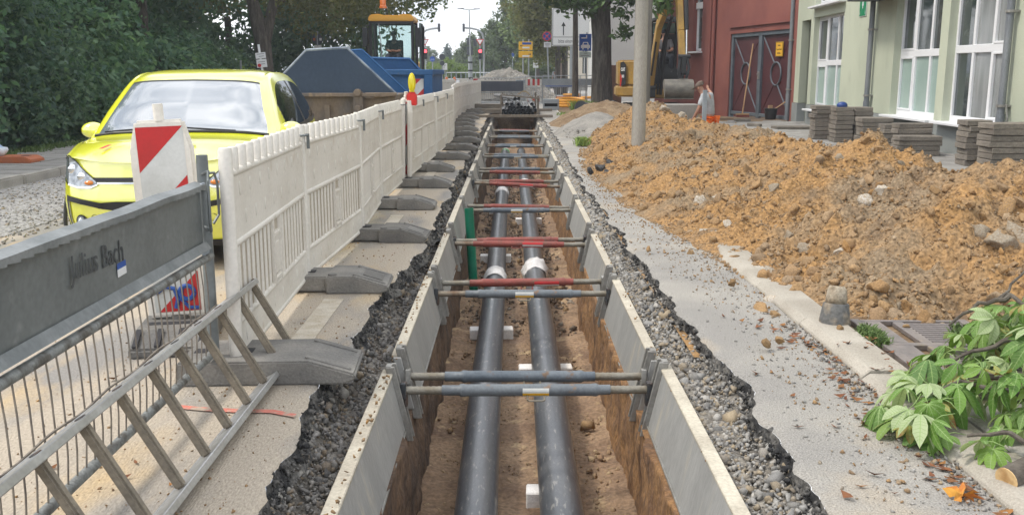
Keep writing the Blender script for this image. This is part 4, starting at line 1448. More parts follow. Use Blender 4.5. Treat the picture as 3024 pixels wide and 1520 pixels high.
P = heap_pts(24000, 5.15, 12, 1.3, .10)
scatter('soil_crumbs', P, .007 + .020 * rng.random(len(P)) ** 2.5, M['clod'], None, None, heap)
P = heap_pts(1500, 5.15, 16, 1.5, .02)
P2 = heap_pts(15000, 5.15, 9.5, 1.2, .05, False)
scatter('soil_crumbs', P2, .005 + .006 * rng.random(len(P2)), M['clod'], None, None, heap)
scatter('soil_clods', P, .02 + .05 * rng.random(len(P)) ** 2.4, M['clod'], CLOD_L, CLOD_LF, heap, smooth=True)
P = heap_pts(11000, 11, 23.3, 1.2, .12)
scatter('soil_crumbs', P, .014 + .03 * rng.random(len(P)) ** 2.5, M['clod'], None, None, heap)
P = heap_pts(120, 5.2, 20, 1.5, .05, False)
stone_parts('clod', P, .028 + .05 * rng.random(120) ** 2, M['clod'], heap, CLOD_L, CLOD_LF, True)
M['lump'] = mat('clay_lump', (.30, .185, .080), .97, col2=(.235, .155, .085), ns=9, bump=.8, bs=7, bd=.006, grain=.3, rnd=.2)
M['pale_rock'] = mat('pale_broken_rock', (.44, .41, .365), .9, col2=(.32, .26, .185), ns=7, bump=.8, bs=6, bd=.006, grain=.2, rnd=.12)
M['grey_rock'] = mat('grey_lump', (.27, .235, .185), .95, col2=(.22, .17, .115), ns=8, bump=.8, bs=7, bd=.006, grain=.25, rnd=.12)
LM = {k: [np_mesh('clod', V, CLOD_LF, M[k], None, True) for V in CLOD_L] for k in ('lump', 'pale_rock', 'grey_rock')}
for u, v, r, k in [(2560, 600, 40, 'pale_rock'), (2610, 560, 24, 'pale_rock'), (2955, 705, 62, 'grey_rock'), (2890, 690, 40, 'grey_rock'), (3000, 690, 50, 'grey_rock'), (1985, 572, 44, 'lump'), (1940, 585, 30, 'lump'), (2030, 560, 30, 'lump'),
                   (2240, 540, 34, 'lump'), (2205, 500, 22, 'lump'), (2280, 560, 26, 'grey_rock'), (2070, 600, 40, 'pale_rock'), (2110, 585, 30, 'pale_rock'), (2150, 665, 26, 'pale_rock'), (2000, 690, 26, 'lump'), (2110, 715, 26, 'lump'), (2040, 750, 24, 'lump'),
                   (2480, 740, 24, 'pale_rock'), (2330, 700, 30, 'grey_rock'), (2380, 730, 34, 'grey_rock'), (2280, 800, 30, 'pale_rock'), (2230, 800, 26, 'grey_rock'), (2340, 770, 24, 'lump'), (2960, 610, 50, 'lump'), (2900, 640, 30, 'lump'), (2940, 560, 22, 'lump'),
                   (2290, 890, 46, 'pale_rock'), (2340, 875, 34, 'lump'), (2250, 915, 40, 'lump'), (2290, 930, 32, 'lump'), (2580, 880, 26, 'lump'), (2540, 875, 22, 'lump'), (2620, 900, 24, 'lump'), (2580, 935, 36, 'grey_rock'), (2660, 905, 26, 'grey_rock'),
                   (2690, 945, 22, 'lump'), (2610, 395, 26, 'lump'), (2560, 415, 22, 'lump'), (2590, 440, 26, 'lump'), (2920, 470, 36, 'lump'), (2150, 770, 24, 'lump'), (1900, 620, 16, 'lump'), (1830, 540, 18, 'lump'), (1870, 480, 22, 'lump'), (1770, 440, 24, 'lump'),
                   (2860, 830, 22, 'lump'), (2790, 860, 20, 'lump'), (2700, 830, 18, 'grey_rock'), (2760, 560, 22, 'lump'), (2660, 480, 20, 'grey_rock'), (2480, 470, 22, 'grey_rock'), (2130, 430, 18, 'lump'), (2050, 480, 20, 'lump'), (1960, 320, 26, 'pale_rock'), (2010, 345, 24, 'pale_rock')]:
    p = heap_hit(u, v)
    s = r * p.y / 2795 * .85
    o = put('rock', random.choice(LM[k]), heap)
    o.location = (p.x, p.y, p.z - .16 * s)
    o.rotation_euler = (random.uniform(0, 6), random.uniform(0, 6), random.uniform(0, 6))
    o.scale = (s, s, s * .9)
# crumbs of soil spilled on the asphalt and kerb
n = 2600
y = 3.0 + 12 * rng.random(n) ** 1.1
P = np.stack([np.interp(y, HY, HL, left=1.9) - .02 - .62 * rng.random(n) ** 2.2, y, np.full(n, .004)], 1)
P = P[(P[:, 0] > edge_right(P[:, 1]) + .02)]
scatter('spilled_crumbs', P, .004 + .013 * rng.random(len(P)) ** 3, M['clod'])
n = 1300
y = 2.6 + 6 * rng.random(n)
P = np.stack([1.15 + .58 * rng.random(n) ** .6, y, np.full(n, .003)], 1)
scatter('road_grit', P, .003 + .010 * rng.random(n) ** 3, M['stone'])
n = 500
P = np.stack([1.60 + .12 * rng.random(n) ** .7, 2.6 + 2.9 * rng.random(n), np.full(n, .004)], 1)
scatter('gutter_grit', P, .005 + .013 * rng.random(n) ** 2, M['stone_dark'])
n = 1500
y = 2.3 + 8 * rng.random(n) ** 1.3
P = np.stack([-2.6 + 1.7 * rng.random(n) ** .8, y, np.full(n, .002)], 1)
P = P[P[:, 0] < edge_left(P[:, 1]) - .02]
scatter('road_grit', P, .003 + .008 * rng.random(len(P)) ** 3, M['clod'])

for u, v, r, lab in [(2265, 1012, 21, 'rounded clay lump lying alone on the asphalt strip'), (2304, 1003, 16, 'smaller clay lump right beside the rounded one on the asphalt'), (2478, 975, 18, 'ochre lump on the kerb beside the concrete stump'), (2675, 965, 15, 'clay lump sitting on the iron grate'),
                     (1915, 735, 11, 'small clay lump at the edge of the asphalt near the heap toe'), (2160, 835, 14, 'broad clay lump on the asphalt close to the heap')]:
    p = on_ground(u, v + r * .7, .02)
    s = r * p.y / 2795 * 1.0
    o = put('clod', random.choice(LM['lump']))
    o.location = (p.x, p.y, .02 + s * .75)
    o.rotation_euler = (random.uniform(0, 6), random.uniform(0, 6), 0)
    o.scale = (s, s, s * .9)
    tag(o, lab, 'clod', 'loose lumps of clay')

M['tar'] = mat('black_tar_lump', (.025, .025, .028), .85, col2=(.11, .108, .105), ns=3, lo=.5, hi=.7, bump=.8, bs=7, bd=.006, grain=.3)
tm = [np_mesh('lump', V, CLOD_LF, M['tar'], None, False) for V in CLOD_L[:4]]
for i, (u, v, r, lab) in enumerate([(1775, 495, 27, 'large black lump of broken asphalt at the foot of the heap'), (1800, 480, 20, 'black asphalt lump leaning on the larger one at the heap foot'), (1745, 505, 18, 'flat black asphalt lump left of the larger one'), (1795, 508, 15, 'small grey asphalt lump in front of the larger ones')]):
    p = on_ground(u, v + r * .6, .0)
    s = r * p.y / 2795
    o = put('asphalt_lump', tm[i])
    o.location = (p.x, p.y, s * .5)
    o.scale = (s, s * .9, s * .75)
    o.rotation_euler = (random.uniform(0, 6), .3, random.uniform(0, 6))
    tag(o, lab, 'asphalt lump', 'lumps of broken asphalt')


# smaller heaps beyond
def mound(name, cx, cy, rx, ry, h, m, label, cat, seed, res=.06, rough=1.0, pw=1.0):
    xs = np.arange(cx - rx, cx + rx + res, res)
    ys = np.arange(cy - ry, cy + ry + res, res)
    X, Y = np.meshgrid(xs, ys)
    d = np.sqrt(((X - cx) / rx) ** 2 + ((Y - cy) / ry) ** 2) + .10 * fbm(X, Y, .9, seed, 3)
    Z = h * np.clip(1 - d ** pw, -.12, 1) * (1.15 if pw == 1 else 1.02)
    Z += np.clip(1 - d, 0, .25) * 4 * rough * (.05 * fbm(X, Y, 2.5, seed + 3, 3) + .025 * fbm(X, Y, 9, seed + 5, 3))
    o = grid_mesh(name, X, Y, Z, m, True, kind=None)
    return tag(o, label, cat)


g = mound('sand_heap', 2.05, 22.9, 1.05, 2.4, .52, M['grey_sand'], 'low heap of fine grey sand at the roadside left of the concrete post', 'sand heap', 3, .05, .7, 1.35)
scatter('sand_lumps', np.stack([1.2 + 1.7 * rng.random(500), 21.2 + 2.4 * rng.random(500), .02 + .16 * rng.random(500)], 1), .012 + .03 * rng.random(500) ** 2, M['grey_sand'], None, None, g)
g = mound('soil_mound', 2.75, 27.0, 1.7, 3.2, .62, M['dark_soil'], 'brown soil mound in front of the big tree trunk', 'soil heap', 11, .07, 1.6, 1.5)
scatter('soil_crumbs', np.stack([1.6 + 2.2 * rng.random(900), 24.4 + 3.5 * rng.random(900), .06 + .25 * rng.random(900)], 1), .02 + .05 * rng.random(900) ** 2, M['clod'], None, None, g)
g = mound('gravel_heap', -.35, 52.5, 2.9, 4.0, 1.55, M['grey_sand'], 'large pale gravel heap behind the cross barriers', 'gravel heap', 23, .12, 4.5, 1.5)
P = np.stack([-2.6 + 5.2 * rng.random(5000), 48.6 + 3.4 * rng.random(5000), np.zeros(5000)], 1)
d = np.sqrt(((P[:, 0] + .35) / 2.9) ** 2 + ((P[:, 1] - 52.5) / 4) ** 2)
P[:, 2] = np.maximum(1.55 * (1 - d ** 1.5), .01)
scatter('loose_stones', P, .03 + .06 * rng.random(5000), mat('pale_stone', (.4, .4, .4), .9, attr=[(.36, .34, .31), (.46, .44, .41), (.24, .23, .215), (.52, .50, .46), (.33, .27, .21)], grain=.2), None, None, g)

# ================================================================== DRAIN GRATE, STUMP, WEEDS, LEAVES
t = thing('drain_grate', 'brown iron drain grate with slots, half buried beside the kerb', 'drain grate', (1.97, 4.37, .03), R(-1))
obj('pit', MB().box((.33, .5, -.03), (.64, .96, .01)), M['void'], t)
fr = MB().box((.02, .5, 0), (.05, 1.02, .035)).box((.64, .5, 0), (.05, 1.02, .035)).box((.33, .012, 0), (.57, .03, .03)).box((.33, .988, 0), (.57, .03, .03)).box((.33, .5, 0), (.57, .05, .032)).box((.255, .26, -.001), (.06, .43, .028)).box((.255, .75, -.001), (.06, .43, .028)).box((.10, .26, -.001), (.11, .43, .028)).box((.10, .75, -.001), (.11, .43, .028))
obj('frame', fr, M['grate'], t, bevel=.004)
bmx = data('bar', MB().box((0, 0, 0), (.335, .021, .026)), M['grate'], bevel=.005)
for h_ in range(2):
    for i in range(10):
        o = put('bar', bmx, t)
        o.location = (.45, .05 + h_ * .487 + i * .0435, .0)
bm2 = data('bar', MB().box((0, 0, 0), (.10, .024, .027)), M['grate'], bevel=.004)

t = thing('concrete_stump', 'stump of a round concrete post with a grey sleeve, standing on the kerb', 'concrete stump', (1.865, 5.30, .03), .3)
t.rotation_euler = (R(-5), R(5), .3)
obj('sleeve', MB().lathe([(0, 0), (.088, 0), (.088, .02), (.072, .125), (.068, .13), (0, .13)], n=20), mat('grey_sleeve', (.115, .115, .112), .85, col2=(.24, .20, .15), ns=11, lo=.45, hi=.62, bump=.9, bs=30, bd=.008, grain=.25), t, smooth=True)
cc = MB().lathe([(0, .125), (.064, .125), (.060, .16), (.056, .205), (.045, .222), (0, .226)], n=14)
for i in range(len(cc.v)):
    p = Vector(cc.v[i])
    k = 1 + .14 * mnoise.noise(p * 16)
    cc.v[i] = (p.x * k, p.y * k, p.z + .02 * mnoise.noise(p * 11))
obj('core', cc, M['stump_core'], t, smooth='all')
rt = MB()
for i in range(14):
    a = random.uniform(0, 6.28)
    r = random.uniform(.05, .10)
    rt.tube([(.07 * math.cos(a), .07 * math.sin(a), .02), (r * math.cos(a + .4), r * math.sin(a + .4), .004), ((r + .05) * math.cos(a + .9), (r + .05) * math.sin(a + .9), -.012)], .004, 4)
obj('root', rt, M['bark_pale'], t)


def blades(name, pts, h, m, label=None, per=26, spread=.05, w=.006):
    vs, fs, rn = [], [], []
    for (x, y, z) in pts:
        for _ in range(per):
            a = random.uniform(0, 6.28)
            r = spread * random.random()
            bx, by = x + r * math.cos(a), y + r * math.sin(a)
            hh = h * random.uniform(.4, 1)
            lx, ly = random.gauss(0, .45) * hh, random.gauss(0, .45) * hh
            px, py = -math.sin(a) * w, math.cos(a) * w
            k = len(vs)
            vs += [(bx - px, by - py, z), (bx + px, by + py, z), (bx + lx * .5 + px, by + ly * .5 + py, z + hh * .7), (bx + lx * .5 - px, by + ly * .5 - py, z + hh * .7), (bx + lx, by + ly, z + hh * .95)]
            fs += [(k, k + 1, k + 2), (k, k + 2, k + 3), (k + 3, k + 2, k + 4)]
            rn += [random.random()] * 5
    o = put(name, np_mesh(name, vs, fs, m, rn))
    o['kind'] = 'stuff'
    if label:
        o['label'] = label
    return o


def patch_pts(cx, cy, rx, ry, n, z=.03):
    return [(cx + rx * random.gauss(0, .45), cy + ry * random.gauss(0, .45), z) for _ in range(n)]


blades('weeds', patch_pts(1.985, 5.02, .05, .16, 60), .05, M['weed'], None, 26, .035, .005)
blades('weeds', patch_pts(2.60, 4.95, .14, .30, 130), .06, M['weed'], None, 26, .04, .005)
blades('weeds', patch_pts(2.36, 4.52, .10, .10, 26), .035, M['weed'], None, 20, .03, .004)
blades('weeds', patch_pts(1.93, 4.10, .07, .08, 40), .06, M['weed'], None, 26, .035, .005)
blades('weeds', patch_pts(1.40, 19.0, .10, .2, 16, .02), .20, mat('light_weeds', (.2, .3, .06), .8, attr=[(.16, .26, .05), (.24, .34, .08), (.2, .28, .06)], grain=0), None, 14, .10, .012)
blades('grass', [(2.4 + 2.4 * random.random(), 31 + 8 * random.random(), .012) for _ in range(700)], .12, M['weed'], None, 18, .22, .02)
blades('weeds', patch_pts(2.55, 34.4, .35, .4, 40, .02), .5, bpy.data.materials['light_weeds'], None, 14, .2, .016)
blades('weeds', patch_pts(2.2, 32.0, .7, .6, 30, .02), .16, bpy.data.materials['light_weeds'], None, 10, .2, .012)
blades('weeds', [(-8.35 + random.gauss(0, .12), 9 + 22 * random.random(), .09) for _ in range(500)], .12, M['weed'], None, 14, .12, .008)
P = [(1.64 + random.gauss(0, .07), 2.7 + 2.7 * random.random() ** 1.2, .006) for _ in range(190)] + [(1.72 + .25 * random.random(), 4.35 + .6 * random.random(), .05) for _ in range(22)] + [(1.15 + .6 * random.random(), 2.8 + 3 * random.random(), .006) for _ in range(22)] + [(-2.2 + 1.1 * random.random(), 2.6 + 5 * random.random(), .006) for _ in range(12)]
vs, fs, rn = [], [], []
for (x, y, z) in P:
    L = random.uniform(.012, .04)
    a = random.uniform(0, 6.3)
    d = Vector((math.cos(a), math.sin(a), 0))
    w = Vector((-d.y, d.x, 0)) * L * random.uniform(.2, .42)
    c = Vector((x, y, z))
    k = len(vs)
    cu = random.uniform(.1, .5) * L
    vs += [c - d * L + Vector((0, 0, cu)), c + w + Vector((0, 0, cu * .8)), c + d * L + Vector((0, 0, cu * 1.2)), c - w, c + Vector((0, 0, cu * .2 - .003))]
    fs += [(k, k + 4, k + 1), (k + 1, k + 4, k + 2), (k + 2, k + 4, k + 3), (k + 3, k + 4, k)]
    rn += [random.random()] * 5
o = put('fallen_leaves', np_mesh('fallen_leaves', vs, fs, M['dry_leaf'], rn))
o['kind'] = 'stuff'
o = obj('chestnut_husk', MB().ell((0, 0, 0), (.017, .016, .015), 12, 8), mat('green_husk', (.30, .36, .06), .6), smooth='all')
o.location = (1.66, 3.94, .018)
tag(o, 'green chestnut husk lying in the gutter by the kerb joint', 'chestnut husk')
ym = MB()
for k in range(7):
    a = k * .9
    ym.add([(0, 0, .012), (.035 * math.cos(a), .035 * math.sin(a), .03), (.07 * math.cos(a + .25), .07 * math.sin(a + .25), .012 + .02 * (k % 2)), (.05 * math.cos(a + .6), .05 * math.sin(a + .6), .006)], [(0, 1, 2), (0, 2, 3)])
o = obj('withered_leaf', ym, M['yellow_leaf'])
p = on_ground(2842, 1472, 0)
o.location = (p.x, p.y, .004)
tag(o, 'crumpled yellow and orange leaf on the asphalt near the kerb', 'leaf')

# ------------------------------------------------------------------ cut chestnut branch


def leaflet_verts(L, base, ang, droop, fold):
    prof = [(0, .012), (.18, .075), (.4, .165), (.6, .225), (.78, .215), (.91, .11), (1.0, .0)]
    d = Vector((math.cos(ang), math.sin(ang), 0))
    w = Vector((-math.sin(ang), math.cos(ang), 0))
    vs = []
    for f, hw in prof:
        z = -droop * L * f * f
        c = base + d * (L * f) + Vector((0, 0, z))
        rip = .012 * L * math.sin(f * 26)
        vs += [c + w * hw * L + Vector((0, 0, fold * hw * L + rip)), c, c - w * hw * L + Vector((0, 0, fold * hw * L + rip))]
    fs = []
    for i in range(len(prof) - 1):
        a = i * 3
        fs += [(a, a + 1, a + 4, a + 3), (a + 1, a + 2, a + 5, a + 4)]
    return vs, fs


def palm_leaf(n, L, droop, fold):
    mb = MB()
    for i in range(n):
        f = (i - (n - 1) / 2) / ((n - 1) / 2)
        ang = f * R(112)
        l = L * (1 - .42 * abs(f) ** 1.5) * random.uniform(.92, 1.06)
        vs, fs = leaflet_verts(l, Vector((0, 0, 0)), ang, droop * random.uniform(.6, 1.5), fold * random.uniform(.6, 1.3))
        mb.mi = 0
        mb.add(vs, fs)
        mb.mi = 1
        c = [Vector(vs[q * 3 + 1]) for q in range(7)]
        e = [(Vector(vs[q * 3]), Vector(vs[q * 3 + 2])) for q in range(7)]
        w = Vector((-math.sin(ang), math.cos(ang), 0)) * .0016
        for up in (.0012, -.0012):
            u = Vector((0, 0, up))
            for q in range(6):
                mb.quad(c[q] - w + u, c[q + 1] - w * .7 + u, c[q + 1] + w * .7 + u, c[q] + w + u)
            for q in range(1, 5):
                for k_ in (0, 1):
                    for h_ in (0, .5):
                        a_ = c[q].lerp(c[q + 1], h_) + u
                        b_ = e[q][k_].lerp(e[q + 1][k_], min(1, h_ + .55)).lerp(c[q + 1], .12) + u
                        t_ = (c[q + 1] - c[q]).normalized() * .0009
                        mb.quad(a_ - t_, b_ - t_ * .5, b_ + t_ * .5, a_ + t_)
    mb.tube([(-.10, 0, -.035), (-.05, 0, -.006), (0, 0, 0)], .0022, 4)
    me = bpy.data.meshes.new('leaf')
    me.from_pydata(mb.v, [], mb.f)
    me.materials.append(M['chestnut'])
    me.materials.append(M['leaf_vein'])
    me.polygons.foreach_set('material_index', mb.m)
    me.polygons.foreach_set('use_smooth', [True] * len(me.polygons))
    return me


LEAVES = [palm_leaf(random.choice((5, 5, 6, 7)), .125, dr, fo) for dr, fo in ((.4, .25), (.7, .35), (1.0, .3), (.55, .5), (1.2, .45), (.3, .15), (.85, .6), (.65, .2))]
LEAVES_F = [palm_leaf(random.choice((5, 6, 7)), .125, dr, fo) for dr, fo in ((-.4, -.2), (-.7, -.3), (-.9, -.25), (-.55, -.4))]
M['leaf_wilt'] = mat('wilted_leaf', (.30, .27, .07), .7, col2=(.22, .11, .035), ns=14, lo=.45, hi=.62, grain=.2, trl=.25)
LEAVES_D = [m_.copy() for m_ in LEAVES[:3]]
for m_ in LEAVES_D:
    m_.materials[0] = M['leaf_wilt']
t = thing('cut_branch', 'freshly cut chestnut branch with green leaves lying over the kerb', 'branch', (0, 0, 0))
obj('stem', MB().tube([(1.745, 3.125, .06), (1.90, 3.20, .09), (2.2, 3.36, .14), (2.5, 3.6, .22), (2.9, 3.9, .30)], [.044, .042, .038, .033, .026], 14), M['bark_pale'], t, smooth=True)
cap_d = (Vector((1.745, 3.125, .06)) - Vector((1.90, 3.20, .09))).normalized()
obj('cut_face', MB().cyl(Vector((1.745, 3.125, .06)) + cap_d * .0005, Vector((1.745, 3.125, .06)) + cap_d * .004, .0435, n=18), M['cut_wood'], t)
twigs = [[(2.45, 3.55, .2), (2.30, 3.95, .42), (2.28, 4.2, .47), (2.36, 4.45, .40), (2.55, 4.6, .5)],
         [(2.2, 3.36, .14), (2.0, 3.6, .22), (1.85, 3.75, .2), (1.72, 3.8, .12)], [(2.2, 3.9, .36), (2.05, 3.95, .30), (1.9, 3.98, .2)], [(2.35, 3.5, .2), (2.18, 3.62, .28), (2.0, 3.72, .24)],
         [(2.6, 3.7, .25), (2.62, 4.1, .5), (2.6, 4.35, .62)], [(2.0, 3.2, .1), (1.85, 3.3, .16), (1.72, 3.38, .12)], [(2.28, 4.2, .47), (2.16, 4.25, .42), (2.05, 4.3, .3)]]
for tw in twigs:
    pts = []
    for i in range(len(tw) - 1):
        for q in range(4):
            f = q / 4
            pts.append(Vector(tw[i]) * (1 - f) + Vector(tw[i + 1]) * f + Vector((random.gauss(0, .006), random.gauss(0, .006), random.gauss(0, .006))))
    pts.append(Vector(tw[-1]))
    obj('twig', MB().tube(pts, [.013 - .008 * i / len(pts) for i in range(len(pts))], 7), M['bark_pale'], t, smooth=True)
nl = 0
while nl < 285:
    x, y = random.uniform(1.45, 3.1), random.uniform(3.15, 4.75)
    top = .40 * math.exp(-((x - 2.75) / .62) ** 2 - ((y - 4.2) / .6) ** 2) + .34 * math.exp(-((x - 2.3) / .45) ** 2 - ((y - 3.8) / .5) ** 2) + .16 * math.exp(-((x - 1.8) / .28) ** 2 - ((y - 3.7) / .22) ** 2)
    if top < .085 or (y < 3.5 and x < 2.2) or (y > 4.3 and x < 2.3):
        continue
    z = .05 + top * random.random() ** .55
    flip = random.random() < .42
    dry = random.random() < .06
    o = put('leaf', random.choice(LEAVES_D if dry else LEAVES_F if flip else LEAVES), t)
    o.location = (x, y, z)
    s = random.uniform(.6, 1.02)
    o.scale = (s, s, s)
    az = math.atan2(y - 3.9, x - 2.6) + random.gauss(0, 1.0)
    o.rotation_euler = Euler((random.gauss(0, .38) + (math.pi if flip else 0), random.gauss(.30, .24), az))
    nl += 1
for (x, y, z, az, s) in [(1.75, 3.33, .12, 2.6, .8), (1.70, 3.52, .07, 3.3, .9), (1.60, 3.68, .08, 3.0, 1.2), (1.55, 3.78, .09, 2.7, 1.1), (1.78, 3.30, .1, -2.2, .7), (1.68, 3.60, .06, -2.4, 1.2), (1.86, 3.42, .13, 2.9, .7), (1.92, 3.36, .15, 1.8, .7)]:
    o = put('leaf', random.choice(LEAVES[:4]), t)
    o.location = (x, y, z)
    o.scale = (s, s, s)
    o.rotation_euler = (random.gauss(0, .25), .25, az)

# ================================================================== YELLOW CAR
def cr(p0, p1, p2, p3, t):
    return .5 * ((2 * p1) + (-p0 + p2) * t + (2 * p0 - 5 * p1 + 4 * p2 - p3) * t * t + (-p0 + 3 * p1 - 3 * p2 + p3) * t ** 3)


def spline_grid(C, nu, nv):
    """C (a, b, 3) control grid -> dense Catmull-Rom grid with its parameters."""
    def dense(A, n):
        a = len(A)
        E_ = np.concatenate([[2 * A[0] - A[1]], A, [2 * A[-1] - A[-2]]])
        out, par = [], []
        for i in range(a - 1):
            for k in range(n):
                t = k / n
                out.append(cr(E_[i], E_[i + 1], E_[i + 2], E_[i + 3], t))
                par.append(i + t)
        out.append(A[-1])
        par.append(a - 1)
        return np.array(out), np.array(par)
    D, pu = dense(C, nu)
    D2, pv = dense(np.swapaxes(D, 0, 1), nv)
    return np.swapaxes(D2, 0, 1), pu, pv


car = thing('yellow_car', 'lemon yellow small car facing the camera behind the white barrier', 'car', (-2.67, 7.0, 0), R(4))
CS = np.array([
    [(.76, .52, .20), (.785, .50, .38), (.79, .47, .60), (.69, .25, .835), (.63, .115, .845), (.525, .05, .833), (.385, .02, .817), (.215, .006, .807), (0, 0, .805)],
    [(.79, .85, .20), (.815, .85, .40), (.825, .82, .62), (.785, .72, .872), (.705, .56, .902), (.585, .46, .914), (.46, .40, .922), (.28, .37, .932), (0, .36, .936)],
    [(.79, 1.2, .20), (.815, 1.2, .40), (.825, 1.2, .64), (.815, 1.10, .895), (.77, .98, .925), (.70, .92, .947), (.53, .85, .968), (.3, .815, .98), (0, .80, .985)],
    [(.79, 1.55, .20), (.815, 1.55, .40), (.825, 1.55, .64), (.815, 1.45, .93), (.705, 1.31, 1.155), (.615, 1.235, 1.195), (.48, 1.18, 1.215), (.3, 1.145, 1.228), (0, 1.13, 1.235)],
    [(.79, 1.9, .20), (.815, 1.9, .40), (.825, 1.9, .64), (.815, 1.85, .945), (.62, 1.70, 1.375), (.535, 1.62, 1.418), (.43, 1.57, 1.438), (.27, 1.545, 1.446), (0, 1.535, 1.45)],
    [(.79, 2.3, .20), (.815, 2.3, .40), (.825, 2.3, .64), (.812, 2.3, .955), (.605, 2.25, 1.412), (.525, 2.22, 1.457), (.43, 2.2, 1.477), (.25, 2.2, 1.488), (0, 2.2, 1.492)],
    [(.79, 2.9, .20), (.81, 2.9, .40), (.815, 2.9, .64), (.80, 2.9, .975), (.615, 2.86, 1.37), (.545, 2.84, 1.42), (.43, 2.83, 1.445), (.25, 2.83, 1.46), (0, 2.83, 1.465)],
    [(.76, 3.35, .22), (.785, 3.36, .40), (.785, 3.36, .64), (.755, 3.33, 1.0), (.645, 3.28, 1.22), (.575, 3.26, 1.30), (.45, 3.26, 1.35), (.25, 3.26, 1.38), (0, 3.26, 1.39)],
    [(.70, 3.52, .25), (.72, 3.54, .40), (.72, 3.54, .64), (.70, 3.50, .95), (.64, 3.48, 1.02), (.55, 3.49, 1.05), (.42, 3.50, 1.07), (.25, 3.51, 1.08), (0, 3.52, 1.08)]])
NU, NV = 14, 10
G, pu, pv = spline_grid(CS, NU, NV)
parts = {'body': [], 'windshield': [], 'side_window': [], 'window_seal': []}


def face_kind(s, p):
    if 2.04 < s < 3.72 and p > 5.06:
        if 2.09 < s < 3.66 and p > 5.14:
            return 'windshield'
        return 'window_seal'
    if p < 4 and p > 3.02:
        # side windows: behind the pillar that follows p = 3..4 at s = 2.2..
        f = (p - 3) / 1.0
        front = 2.45 + .75 * f ** .8
        if front < s < 7.35 - .9 * f and p < 3.90:
            if front + .10 < s < 7.2 - .9 * f and 3.07 < p < 3.85 and abs(s - 5.05) > .06:
                return 'side_window'
            return 'window_seal'
    return 'body'


for i in range(len(pu) - 1):
    for j in range(len(pv) - 1):
        parts[face_kind((pu[i] + pu[i + 1]) / 2, (pv[j] + pv[j + 1]) / 2)].append((i, j))
nvp = len(pv)
for nm, m in (('body', M['yellow_paint']), ('windshield', M['car_glass']), ('side_window', M['side_glass']), ('window_seal', M['black_plastic'])):
    sides = (0,) if nm != 'side_window' else (1, -1)
    for sd in sides:
        vid, vs, fs = {}, [], []

        def gv(i, j, s):
            if j == nvp - 1:
                s = 1
            k = (i, j, s)
            if k not in vid:
                vid[k] = len(vs)
                p = G[i, j]
                vs.append((p[0] * s, p[1], p[2]))
            return vid[k]
        for s in ((1, -1) if sd == 0 else (sd,)):
            for i, j in parts[nm]:
                f = (gv(i, j, s), gv(i + 1, j, s), gv(i + 1, j + 1, s), gv(i, j + 1, s))
                fs.append(f if s > 0 else f[::-1])
        obj(nm, MB().add(vs, fs), m, car, smooth='all')
# rear end
mb = MB()
ring = [tuple(G[-1, j]) for j in range(nvp)] + [(-G[-1, j][0], G[-1, j][1], G[-1, j][2]) for j in range(nvp - 2, -1, -1)]
mb.add(ring, [tuple(range(len(ring)))])
obj('tailgate', mb, M['yellow_paint'], car)


# front fascia: plan curve t in 0..1 (centre to side), height z
def fascia(t, z, s=1, out=0.0):
    z = z + .055 * min(1, max(0, (z - .2) / .15))
    x0, y0 = np.interp(t, [0, .25, .45, .62, .76, .88, 1.0], [0, .22, .39, .52, .62, .69, .77]), np.interp(t, [0, .25, .45, .62, .76, .88, 1.0], [0, .005, .018, .045, .10, .20, .46])
    # lean of the nose
    lean = np.interp(z, [.15, .25, .40, .52, .62, .70, .80], [.07, .025, -.03, -.045, -.03, -.008, .02])
    k = 1 - .0 * t
    nx, ny = t ** 2.2, -(1 - t ** 3.0)
    l = math.hypot(nx, ny) or 1
    return Vector((s * (x0 + out * nx / l - lean * .5 * t ** 3 * (1 if t > .6 else t / .6)), y0 + lean * k * (1 - .55 * t ** 3) + out * ny / l, z))


tt = np.linspace(0, 1, 41)


def topz(t):
    return float(np.interp(t, [0, .25, .45, .62, .76, .88, 1], [.752, .755, .762, .775, .785, .775, .70]))


vs, fs = [], []
allt = [(-t, -1) for t in tt[::-1][:-1]] + [(t, 1) for t in tt]
nz = 22
for t, s in allt:
    a = abs(t)
    for k in range(nz):
        z = .17 + (topz(a) - .17) * k / (nz - 1)
        vs.append(fascia(a, z, 1 if t >= 0 else -1))
for i in range(len(allt) - 1):
    for k in range(nz - 1):
        fs.append((i * nz + k, (i + 1) * nz + k, (i + 1) * nz + k + 1, i * nz + k + 1))
obj('front_bumper', MB().add(vs, fs), M['yellow_paint'], car, smooth='all')


def fpatch(name, t0, t1, lo, hi, m, out, sides=(1, -1), n=14, k=5, parent=car, thick=True):
    o = None
    mb = MB()
    for s in sides:
        vs, fs = [], []
        for i in range(n + 1):
            t = t0 + (t1 - t0) * i / n
            a, b = lo(t) if callable(lo) else lo, hi(t) if callable(hi) else hi
            for q in range(k + 1):
                vs.append(fascia(t, a + (b - a) * q / k, s, out))
        for i in range(n):
            for q in range(k):
                f = (i * (k + 1) + q, (i + 1) * (k + 1) + q, (i + 1) * (k + 1) + q + 1, i * (k + 1) + q + 1)
                fs.append(f if s > 0 else f[::-1])
        mb.add(vs, fs)
    return obj(name, mb, m, parent, smooth='all')


LI = lambda *a: (lambda t: float(np.interp(t, a[0], a[1])))
